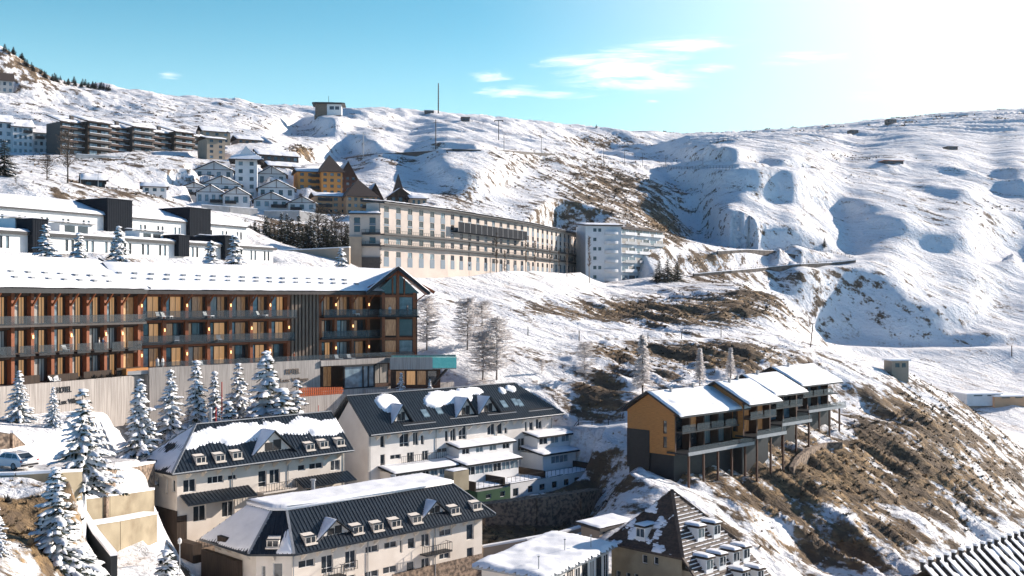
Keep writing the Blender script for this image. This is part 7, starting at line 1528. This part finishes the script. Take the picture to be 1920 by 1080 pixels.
def person(label, loc, rz, pose, top, legs, hair=(0.05, 0.035, 0.025), robe=False, seed=1):
    me, hp = person_mesh(pose, seed); nm = 'person'; me.name = nm
    skin = mat('skin', (0.55, 0.36, 0.26), (0.50, 0.32, 0.23), .6); tm = mat('top_cloth', top, None, .9); lm = mat('leg_cloth', legs, None, .9)
    for m in (skin, tm, lm): me.materials.append(m)
    for p in me.polygons:
        c = p.center; p.material_index = 1 if (hp - .02 < c.z < hp + .52 and not (abs(c.x) > .14 and c.z < hp + .03)) else (2 if c.z <= hp - .02 and abs(c.x) < .2 else 0)
    o = link('person', me, None, loc, rz); tag(o, label, 'person', 'hotel guests on balconies and terrace')
    m = MB(); m.ell((0, .015, hp + .775), .100, .105, .085, n=10, k=6); link('hair', m.mesh('hair', [mat('hair', hair, None, .8)], True), o)
    m = MB(); m.ell((0, -.118, hp + .735), .014, .022, .020, n=6, k=4); [m.ell((s * .034, -.106, hp + .755), .011, .008, .008, n=6, k=4) for s in (-1, 1)]; [m.ell((s * .092, -.02, hp + .735), .014, .026, .034, n=6, k=4) for s in (-1, 1)]; m.ell((0, -.108, hp + .695), .026, .008, .007, n=6, k=4); link('face', m.mesh('face', [skin], True), o)
    if robe:
        m = MB(); n = 12; rings = [(.15, hp + .50), (.19, hp + .40), (.165, hp + .16), (.20, hp - .10), (.25, hp - .50)]; pts = [(q * 1.15 * math.cos(6.283 * i / n), q * .85 * math.sin(6.283 * i / n), z) for q, z in rings for i in range(n)]
        m._add(pts, [(k * n + i, k * n + (i + 1) % n, (k + 1) * n + (i + 1) % n, (k + 1) * n + i) for k in range(len(rings) - 1) for i in range(n)]); link('robe', m.mesh('robe', [tm], True), o)
    return o
def at_f(f, px, y, z): x = f.lx(px, y); X, Y = f.w(x, y); return (X, Y, z)
WH = (0.72, 0.71, 0.69); aR, aL, aG = fR.a, fL.a, fG.a
person('person in white robe on the terrace, the one nearer the step in the wall', at_f(fR, 295, -2.4, -10.1), aR + 2.9, 'stand', WH, WH, robe=True, seed=1)
person('person in a white robe on the terrace, second of the robed pair', at_f(fR, 305, -2.2, -10.1), aR + .4, 'stand', WH, WH, (0.2, .13, .07), True, 2)
person('person in dark blue leaning at a balcony rail of the lower wing', at_f(fL, 193, -.85, -7.1), aL, 'lean', (0.05, 0.07, 0.13), (0.04, 0.04, 0.05), seed=3)
person('person in a pale top standing on a balcony of the lower wing beside another guest', at_f(fL, 186, -.7, -7.1), aL + .6, 'stand', (0.60, 0.55, 0.50), (0.1, 0.1, 0.12), (0.3, .2, .1), seed=4)
person('person in a white robe on the top balcony of the gabled pavilion', at_f(fG, 731, -.9, -2.9), aG, 'stand', WH, WH, robe=True, seed=5)
person('person in black standing at the top balcony corner by the last post', at_f(fG, 764, -.8, -2.9), aG + 1.2, 'stand', (0.03, 0.03, 0.035), (0.03, 0.03, 0.035), seed=6)
person('person in an orange jacket walking along the terrace by the slat screen', at_f(fR, 551, -3.6, -10.1), aR + 1.3, 'walk', (0.55, 0.16, 0.07), (0.10, 0.05, 0.05), seed=7)
# loungers and chairs --------------------------------------------------
def lounger(label, cat, loc, rz, wide, group):
    o = empty('sun_lounger' if wide else 'armchair', label, cat, loc, rz, group); L = 1.5 if wide else .55
    m = MB(); m.box(-.32, .32, -L, 0, .30, .38); link('seat', m.mesh('seat', ['frame']), o); m = MB(); m.hexa([(-.32, 0, .34), (.32, 0, .34), (.32, .08, .34), (-.32, .08, .34), (-.32, .34, .95), (.32, .34, .95), (.32, .41, .93), (-.32, .41, .93)]); link('backrest', m.mesh('backrest', ['frame']), o)
    lg = MB(); lg.box(-.025, .025, -.025, .025, 0, .30); me = lg.mesh('leg', ['trim'])
    for x in (-.28, .28):
        for y in (-L + .06, -.06): link('leg', me, o, (x, y, 0))
    if not wide:
        for x in (-.32, .32): m = MB(); m.box(x - .03, x + .03, -L, .05, .56, .62); m.box(x - .02, x + .02, -L, -L + .05, .38, .56); link('armrest', m.mesh('armrest', ['frame']), o)
GL = 'white loungers on balconies and terrace'
for i, (px, z, y, lab) in enumerate([(297, -2.9, -.6, 'white lounger on the top balcony by the first post'), (307, -2.9, -.6, 'white lounger on the top balcony, second by the first post'), (386, -2.9, -.6, 'white lounger on the top balcony under the middle of the roof'), (332, -6.5, -.1, 'white lounger on the middle balcony, one bay from the corner'), (410, -6.5, -.1, 'white lounger on the middle balcony, third bay from the corner'), (366, -10.1, -3.0, 'white lounger on the terrace edge, first of two'), (378, -10.1, -3.0, 'white lounger on the terrace edge, second of two'), (485, -2.9, -.6, 'white lounger on the top balcony near the slat screen'), (665, -2.9, -.6, 'white lounger on the top balcony past the slat screen'), (632, -10.1, -3.2, 'white lounger on the terrace over the glazed entrance'), (655, -10.1, -3.2, 'white lounger on the terrace past the glazed entrance')]):
    lounger(lab, 'lounger', at_f(fR, px, y, z), aR + R.uniform(-.5, .5), True, GL)
for px, lab in ((97, 'white armchair on the lower terrace near the dark screen'), (106, 'white armchair on the lower terrace, next to another'), (122, 'white armchair on a balcony of the lower wing')):
    lounger(lab, 'armchair', at_f(fL, px, -2.2 if px < 120 else -.5, -10.93 if px < 120 else -7.1), aL + R.uniform(-.6, .6), False, 'white armchairs of the lower wing')
def bush(label, loc, s, m='darkshrub'):
    r = random.Random(int(loc[0] * 91) & 255); mb = MB()
    for q in range(150):
        a = r.uniform(0, 6.28); el = r.uniform(-.1, 1.5); l = s * r.uniform(.4, 1.05); e = Vector((math.cos(a) * math.cos(el) * l, math.sin(a) * math.cos(el) * l, math.sin(el) * l * .9)); sd = Vector((-math.sin(a), math.cos(a), r.uniform(-.5, .5))) * .10 * s
        mb._add([e * .5 - sd, e * .5 + sd, e + Vector((0, 0, .08 * s))], [(0, 1, 2)])
    tag(link('terrace_bush', mb.mesh('terrace_bush', [m]), None, loc, 0), label, 'bush', 'evergreen bushes on the lower terrace')
for px, s, lab in ((150, .8, 'dark evergreen bush on the wall top below the paired armchairs'), (176, .85, 'dark evergreen bush in the middle of the lower terrace edge'), (190, .75, 'low dark bush third along the lower terrace edge'), (206, .95, 'larger dark bush on the lower terrace before the screen'), (222, .8, 'dark bush beside the timber bench')): bush(lab, at_f(fL, px, -2.7, -10.9), s)
# ------------------------------------------------------------------ ground mesh, cover mask and material
def build_ground():
    nx, nz = GH.shape
    v = np.stack([GXW, gz, GH], -1).reshape(-1, 3)
    i, j = np.meshgrid(np.arange(nx - 1), np.arange(nz - 1), indexing='ij'); a = (i * nz + j).ravel()
    q = np.stack([a, a + nz, a + nz + 1, a + 1], -1)
    me = bpy.data.meshes.new('terrain'); me.vertices.add(len(v)); me.vertices.foreach_set('co', v.ravel().astype(np.float32))
    me.loops.add(q.size); me.loops.foreach_set('vertex_index', q.ravel().astype(np.int32))
    me.polygons.add(len(q)); me.polygons.foreach_set('loop_start', np.arange(0, q.size, 4, dtype=np.int32)); me.polygons.foreach_set('loop_total', np.full(len(q), 4, np.int32))
    me.polygons.foreach_set('use_smooth', np.ones(len(q), bool)); me.update(calc_edges=True)
    at = me.attributes.new('bare', 'FLOAT', 'POINT'); at.data.foreach_set('value', BARE.ravel().astype(np.float32))
    at = me.attributes.new('road', 'FLOAT', 'POINT'); at.data.foreach_set('value', ROADM.ravel().astype(np.float32))
    o = link('terrain', me); tag(o, 'snow covered hillside with brown scrub and rock showing through', kind='structure')
    m = bpy.data.materials.new('snowy_hillside'); m.use_nodes = True; nt = m.node_tree; N = nt.nodes; L = nt.links
    b = N['Principled BSDF']; b.inputs['Roughness'].default_value = 0.85; b.inputs['Specular IOR Level'].default_value = 0.15
    tc = N.new('ShaderNodeTexCoord')
    def noise(s, d=6, r=0.55, st=(1, 1, 1), rot=0):
        m0 = N.new('ShaderNodeMapping'); m0.inputs['Rotation'].default_value = (0, 0, rot); L.new(tc.outputs['Object'], m0.inputs[0])
        mp = N.new('ShaderNodeMapping'); mp.inputs['Scale'].default_value = st; L.new(m0.outputs[0], mp.inputs[0])
        n = N.new('ShaderNodeTexNoise'); n.inputs['Scale'].default_value = s; n.inputs['Detail'].default_value = d; n.inputs['Roughness'].default_value = r
        L.new(mp.outputs[0], n.inputs['Vector']); return n.outputs['Fac']
    def math_(op, a, b_, c=None):
        n = N.new('ShaderNodeMath'); n.operation = op
        for k, x in enumerate([a, b_] + ([c] if c is not None else [])):
            if isinstance(x, (int, float)): n.inputs[k].default_value = x
            else: L.new(x, n.inputs[k])
        return n.outputs[0]
    def mixc(f, a, b_):
        n = N.new('ShaderNodeMix'); n.data_type = 'RGBA'
        L.new(f, n.inputs[0])
        for k, x in ((6, a), (7, b_)):
            if isinstance(x, tuple): n.inputs[k].default_value = (*x, 1)
            else: L.new(x, n.inputs[k])
        return n.outputs[2]
    def mr(x, a, b_, c=0.0, d=1.0):
        n = N.new('ShaderNodeMapRange'); n.interpolation_type = 'SMOOTHSTEP'; L.new(x, n.inputs[0]); n.inputs[1].default_value = a; n.inputs[2].default_value = b_; n.inputs[3].default_value = c; n.inputs[4].default_value = d
        return n.outputs[0]
    ab = N.new('ShaderNodeAttribute'); ab.attribute_name = 'bare'; ar = N.new('ShaderNodeAttribute'); ar.attribute_name = 'road'
    fine = noise(0.9, 8, 0.65, (1, 1, 1)); streak = noise(0.22, 7, 0.62, (1.0, 0.28, 1.0), rad(-40)); bigp = noise(0.035, 5, 0.6)
    # bare where the cover mask plus patchy noise passes a threshold
    s = math_('ADD', math_('MULTIPLY', fine, 0.55), math_('MULTIPLY', streak, 1.45)); s = math_('ADD', s, math_('MULTIPLY', bigp, 0.5))
    bare = mr(math_('ADD', s, math_('MULTIPLY', ab.outputs['Fac'], 0.50)), 1.42, 1.56)
    snowc = mixc(mr(bigp, 0.3, 0.7), (0.80, 0.79, 0.79), (0.88, 0.87, 0.86))
    tint = mr(math_('ADD', math_('MULTIPLY', fine, 0.5), math_('MULTIPLY', streak, 0.5)), 0.50, 0.62); snowc = mixc(math_('MULTIPLY', tint, 0.62), snowc, (0.50, 0.41, 0.34))
    grass = mixc(mr(fine, 0.35, 0.65), (0.105, 0.072, 0.040), (0.37, 0.245, 0.125)); grass = mixc(mr(streak, 0.42, 0.6), grass, (0.11, 0.078, 0.052))
    c = mixc(bare, snowc, grass)
    rd = mixc(mr(noise(0.5, 5), 0.4, 0.6), (0.16, 0.14, 0.125), (0.58, 0.56, 0.55))
    c = mixc(ar.outputs['Fac'], c, rd)
    L.new(c, b.inputs['Base Color'])
    bp = N.new('ShaderNodeBump'); bp.inputs['Strength'].default_value = 0.65; bp.inputs['Distance'].default_value = 0.8
    b2 = N.new('ShaderNodeBump'); b2.inputs['Strength'].default_value = 0.8; b2.inputs['Distance'].default_value = 5.0; L.new(noise(0.075, 9, 0.62, (1.0, 0.45, 1.0), rad(-40)), b2.inputs['Height'])
    hgt = math_('ADD', math_('MULTIPLY', fine, 0.8), math_('MULTIPLY', streak, 0.9)); hgt = math_('ADD', hgt, math_('MULTIPLY', bare, 0.25))
    L.new(b2.outputs[0], bp.inputs['Normal']); L.new(hgt, bp.inputs['Height']); L.new(bp.outputs[0], b.inputs['Normal'])
    me.materials.append(m)
    return o
BARE = np.zeros(GH.shape)
for px, py, rx, ry, z0, z1, a in [
    (1650, 880, 280, 140, 120, 300, 0.56), (1500, 930, 200, 55, 120, 210, 0.40), (1600, 1010, 200, 60, 120, 190, 0.40), (1470, 890, 130, 40, 150, 215, 0.4), (1560, 1010, 220, 90, 110, 200, 0.22), (1720, 760, 130, 60, 200, 300, 0.5), (1640, 830, 110, 40, 150, 260, 0.6), (1790, 900, 70, 50, 170, 260, 0.5),
    (1230, 585, 240, 26, 220, 390, 0.62), (1330, 575, 160, 34, 250, 390, 0.55), (1180, 660, 100, 22, 190, 260, 0.5), (1350, 670, 180, 38, 180, 300, 0.62), (1130, 740, 60, 60, 165, 220, 0.45), (1240, 720, 60, 40, 170, 215, 0.35), (1420, 550, 70, 40, 300, 400, 0.5),
    (1170, 860, 90, 60, 140, 176, 0.24), (1300, 880, 120, 40, 140, 180, 0.5), (1180, 950, 90, 60, 125, 165, 0.26), (20, 985, 150, 85, 50, 90, 0.85), (1450, 780, 60, 40, 180, 260, 0.45),
    (1150, 370, 130, 75, 400, 620, 0.50), (1240, 420, 55, 50, 400, 560, 0.62), (1050, 330, 120, 30, 460, 600, 0.30), (870, 380, 60, 50, 390, 460, 0.32), (1000, 400, 60, 30, 400, 520, 0.3), (1400, 430, 60, 20, 450, 560, 0.3), (1800, 400, 120, 40, 520, 700, 0.2), (1120, 265, 70, 14, 850, 1100, 0.45), (60, 120, 120, 45, 600, 800, 0.55),
    (1580, 545, 110, 30, 420, 520, 0.22), (1700, 600, 120, 40, 420, 520, 0.15), (1450, 345, 170, 40, 600, 800, 0.26), (1450, 300, 190, 14, 700, 1000, 0.38), (1700, 430, 130, 30, 560, 720, 0.24), (600, 250, 90, 40, 540, 800, 0.08),
    (170, 300, 220, 40, 300, 460, 0.30), (250, 360, 260, 26, 260, 330, 0.42), (560, 430, 110, 40, 300, 380, 0.45), (990, 300, 330, 16, 520, 680, 0.30), (570, 285, 30, 14, 480, 560, 0.8), (300, 220, 330, 50, 520, 800, 0.16),
    (1340, 485, 60, 22, 410, 500, 0.5), (1380, 515, 120, 22, 380, 450, 0.45), (950, 1000, 130, 50, 130, 160, 1.2), (1010, 900, 140, 70, 145, 165, 0.5)]:
    BARE = np.maximum(BARE, a * blob(px, py, rx * 1.15, ry * 1.15, z0, z1, 0)) + 0.25 * a * blob(px, py, rx, ry, z0, z1)
_dx = np.gradient(GH, axis=0) / np.maximum(np.gradient(GXW, axis=0), 1e-3); _dz = np.gradient(GH, axis=1) / np.gradient(gz, axis=1)
_lit = (-_dx * math.sin(rad(SUN_AZ)) * 1.0 - _dz * math.cos(rad(SUN_AZ)) * 1.0)
SLOPE = np.hypot(_dx, _dz)
BARE += (0.22 - 0.20 * far) * sst(0.45, 0.95, SLOPE)                      # steep ground sheds its snow
for k, hw in (('drive', 4.0), ('bend', 3.0), ('bend2', 2.5), ('hill', 2.6), ('lower', 3), ('path', 1.8), ('valley', 5)):
    BARE -= 1.0 * (1 - sst(hw * 0.7, hw * 1.2, RD[k]))
BARE = np.clip(BARE, -0.5, 1.4)
ROADM = np.zeros(GH.shape)
ROADM = np.maximum(ROADM, 0.95 * (1 - sst(2.6, 4.2, RD['drive'])) * (0.6 + 0.4 * np.clip(fbm(GXW / 3, gz / 1.2, 4, 81) * 3, -1, 1)))
ROADM = np.maximum(ROADM, 0.35 * (1 - sst(1.5, 2.6, RD['hill'])))
ROADM = np.clip(ROADM, 0, 1)
TERRAIN = build_ground()
ground_wall('curved dark stone wall beside the white footpath on the brown slope', [(1484, 886), (1496, 866), (1516, 850), (1548, 840), (1578, 838)], .9, 'stone')
scrub()
# ------------------------------------------------------------------ thin winter haze over the whole valley
def haze():
    mb = MB(); mb.box(-2300, 3700, -60, 3300, float(GH.min()) - 3, max(420.0, float(GH.max()) + 30)); m = bpy.data.materials.new('haze'); m.use_nodes = True; nt = m.node_tree; nt.nodes.remove(nt.nodes['Principled BSDF'])
    v = nt.nodes.new('ShaderNodeVolumePrincipled'); v.inputs['Color'].default_value = (0.92, 0.95, 1.0, 1); v.inputs['Density'].default_value = HAZE; v.inputs['Anisotropy'].default_value = 0.35
    nt.links.new(v.outputs[0], nt.nodes['Material Output'].inputs['Volume'])
    tag(link('haze', mb.mesh('haze', [m])), 'thin pale winter haze filling the valley air', 'haze', kind='stuff')
HAZE = 0.00004
haze()
# ------------------------------------------------------------------ camera, sun, sky
SKY_STRENGTH, SUN_STRENGTH, EXPOSURE = 0.108, 4.9, 0.86
def setup():
    w = bpy.data.worlds.new('World'); SC.world = w; w.use_nodes = True; nt = w.node_tree; N = nt.nodes; L = nt.links
    bg = N['Background']; bg.inputs['Strength'].default_value = SKY_STRENGTH
    sk = N.new('ShaderNodeTexSky'); sk.sky_type = 'NISHITA'; sk.sun_disc = False
    sk.sun_elevation = rad(SUN_EL); sk.sun_rotation = rad(SUN_AZ); sk.altitude = 2100; sk.air_density = 1.0; sk.dust_density = 1.2; sk.ozone_density = 1.0
    def node(t, **k):
        n = N.new(t)
        for a, b in k.items(): setattr(n, a, b)
        return n
    def mul(c, col):
        n = node('ShaderNodeMix', data_type='RGBA', blend_type='MULTIPLY'); n.inputs[0].default_value = 1; L.new(c, n.inputs[6]); n.inputs[7].default_value = (*col, 1); return n.outputs[2]
    def vm(op, a, b):
        n = node('ShaderNodeVectorMath', operation=op); L.new(a, n.inputs[0])
        if isinstance(b, tuple): n.inputs[1].default_value = b
        else: L.new(b, n.inputs[1])
        return n
    def ma(op, a, b, clamp=False):
        n = node('ShaderNodeMath', operation=op, use_clamp=clamp)
        for k, x in enumerate((a, b)):
            if isinstance(x, (int, float)): n.inputs[k].default_value = x
            else: L.new(x, n.inputs[k])
        return n.outputs[0]
    col = mul(sk.outputs[0], (0.52, 1.06, 0.98))
    tc = node('ShaderNodeTexCoord'); d = tc.outputs['Generated']
    # thin veil of glare round the sun, fading out with the angle from it
    sd = (math.cos(rad(SUN_EL)) * math.sin(rad(SUN_AZ)), math.cos(rad(SUN_EL)) * math.cos(rad(SUN_AZ)), math.sin(rad(SUN_EL)))
    dt = vm('DOT_PRODUCT', d, sd).outputs['Value']
    gl = node('ShaderNodeMapRange', interpolation_type='SMOOTHSTEP'); L.new(dt, gl.inputs[0]); gl.inputs[1].default_value = 0.44; gl.inputs[2].default_value = 0.93
    mg = node('ShaderNodeMix', data_type='RGBA'); L.new(ma('MULTIPLY', gl.outputs[0], VEIL), mg.inputs[0]); L.new(col, mg.inputs[6]); mg.inputs[7].default_value = (*VEILCOL, 1)
    col = mg.outputs[2]
    # paler air low over the ridges
    sz = node('ShaderNodeSeparateXYZ'); L.new(d, sz.inputs[0]); hz_ = node('ShaderNodeMapRange', interpolation_type='SMOOTHSTEP'); L.new(sz.outputs[2], hz_.inputs[0]); hz_.inputs[1].default_value = 0.27; hz_.inputs[2].default_value = 0.10; hz_.inputs[4].default_value = 0.48
    mh = node('ShaderNodeMix', data_type='RGBA'); L.new(hz_.outputs[0], mh.inputs[0]); L.new(col, mh.inputs[6]); mh.inputs[7].default_value = (4.6, 6.4, 6.6, 1); col = mh.outputs[2]
    # sky darkened and blued overhead and behind the camera to set the fill light
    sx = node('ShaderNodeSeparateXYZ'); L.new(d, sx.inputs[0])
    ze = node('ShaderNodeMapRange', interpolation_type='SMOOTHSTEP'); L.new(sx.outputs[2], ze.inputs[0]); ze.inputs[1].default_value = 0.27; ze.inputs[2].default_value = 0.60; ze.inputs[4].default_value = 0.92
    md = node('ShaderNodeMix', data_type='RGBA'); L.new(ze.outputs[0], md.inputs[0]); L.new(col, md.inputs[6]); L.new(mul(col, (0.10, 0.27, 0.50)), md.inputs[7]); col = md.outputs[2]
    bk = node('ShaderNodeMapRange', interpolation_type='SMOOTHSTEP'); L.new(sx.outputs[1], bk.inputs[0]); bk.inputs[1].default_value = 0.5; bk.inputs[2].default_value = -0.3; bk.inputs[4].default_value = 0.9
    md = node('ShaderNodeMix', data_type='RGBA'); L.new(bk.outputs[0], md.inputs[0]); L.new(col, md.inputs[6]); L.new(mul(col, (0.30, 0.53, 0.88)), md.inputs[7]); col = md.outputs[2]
    # clouds: wind-drawn wisps about fixed bearings in the sky
    def cdir(px, py): v = Vector(((px - CX) / F, 1, (HY - py) / F)).normalized(); return tuple(v)
    mp = node('ShaderNodeMapping'); mp.inputs['Scale'].default_value = (7, 7, 52); mp.inputs['Rotation'].default_value = (0, rad(-7), 0); L.new(d, mp.inputs[0])
    nz = node('ShaderNodeTexNoise'); nz.inputs['Scale'].default_value = 1.6; nz.inputs['Detail'].default_value = 9; nz.inputs['Roughness'].default_value = 0.68; nz.inputs['Distortion'].default_value = 0.9; L.new(mp.outputs[0], nz.inputs['Vector'])
    tot = None
    for px, py, rx, ry, k in [(1160, 130, 170, 44, 1.0), (1090, 118, 110, 30, 0.8), (1240, 150, 120, 30, 0.9), (920, 142, 60, 16, 0.75), (960, 172, 80, 18, 0.7), (1040, 180, 110, 14, 0.6), (1290, 82, 150, 18, 0.6), (1330, 128, 60, 18, 0.7), (1500, 108, 110, 16, 0.5), (315, 140, 34, 12, 0.55), (1225, 190, 24, 7, 0.6), (1700, 150, 160, 40, 0.5)]:
        c = cdir(px, py); df = vm('SUBTRACT', d, c)
        sc = vm('MULTIPLY', df.outputs[0], (F / rx, F / rx, F / ry)); ln = vm('LENGTH', sc.outputs[0], (0, 0, 0)).outputs['Value']
        g = ma('MULTIPLY', ma('SUBTRACT', 1.0, ln, True), k * 1.5)
        tot = g if tot is None else ma('MAXIMUM', tot, g)
    cl = node('ShaderNodeMapRange', interpolation_type='SMOOTHSTEP'); L.new(ma('ADD', ma('MULTIPLY', tot, 0.30), nz.outputs['Fac']), cl.inputs[0]); cl.inputs[1].default_value = 0.55; cl.inputs[2].default_value = 1.0
    gate = ma('MULTIPLY', tot, 3.0, True)
    mc = node('ShaderNodeMix', data_type='RGBA'); L.new(ma('MULTIPLY', cl.outputs[0], gate), mc.inputs[0]); L.new(col, mc.inputs[6]); mc.inputs[7].default_value = (*CLOUDCOL, 1)
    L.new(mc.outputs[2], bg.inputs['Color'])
    sl = bpy.data.lights.new('sun', 'SUN'); sl.energy = SUN_STRENGTH; sl.angle = rad(0.5); sl.color = (1.0, 0.89, 0.79)
    so = bpy.data.objects.new('sun', sl); COL.objects.link(so)
    so.rotation_euler = (-Vector(sd)).to_track_quat('-Z', 'Y').to_euler(); so.location = (200, 100, 200)
    cd = bpy.data.cameras.new('camera'); co = bpy.data.objects.new('camera', cd); COL.objects.link(co)
    cd.sensor_width = 36; cd.lens = 36 * F / 1920; cd.shift_y = (HY - 540) / 1920; cd.clip_start = 0.5; cd.clip_end = 8000
    co.location = (0, 0, 0); co.rotation_euler = (rad(90), 0, 0); SC.camera = co
    SC.view_settings.view_transform = 'Standard'; SC.view_settings.look = 'None'; SC.view_settings.exposure = EXPOSURE; SC.view_settings.gamma = 1
    SC.cycles.max_bounces = 5; SC.cycles.diffuse_bounces = 3; SC.cycles.transparent_max_bounces = 8; SC.cycles.use_denoising = True
VEIL, VEILCOL, CLOUDCOL = 0.92, (7.8, 8.0, 7.4), (8.2, 8.2, 8.1)
setup()
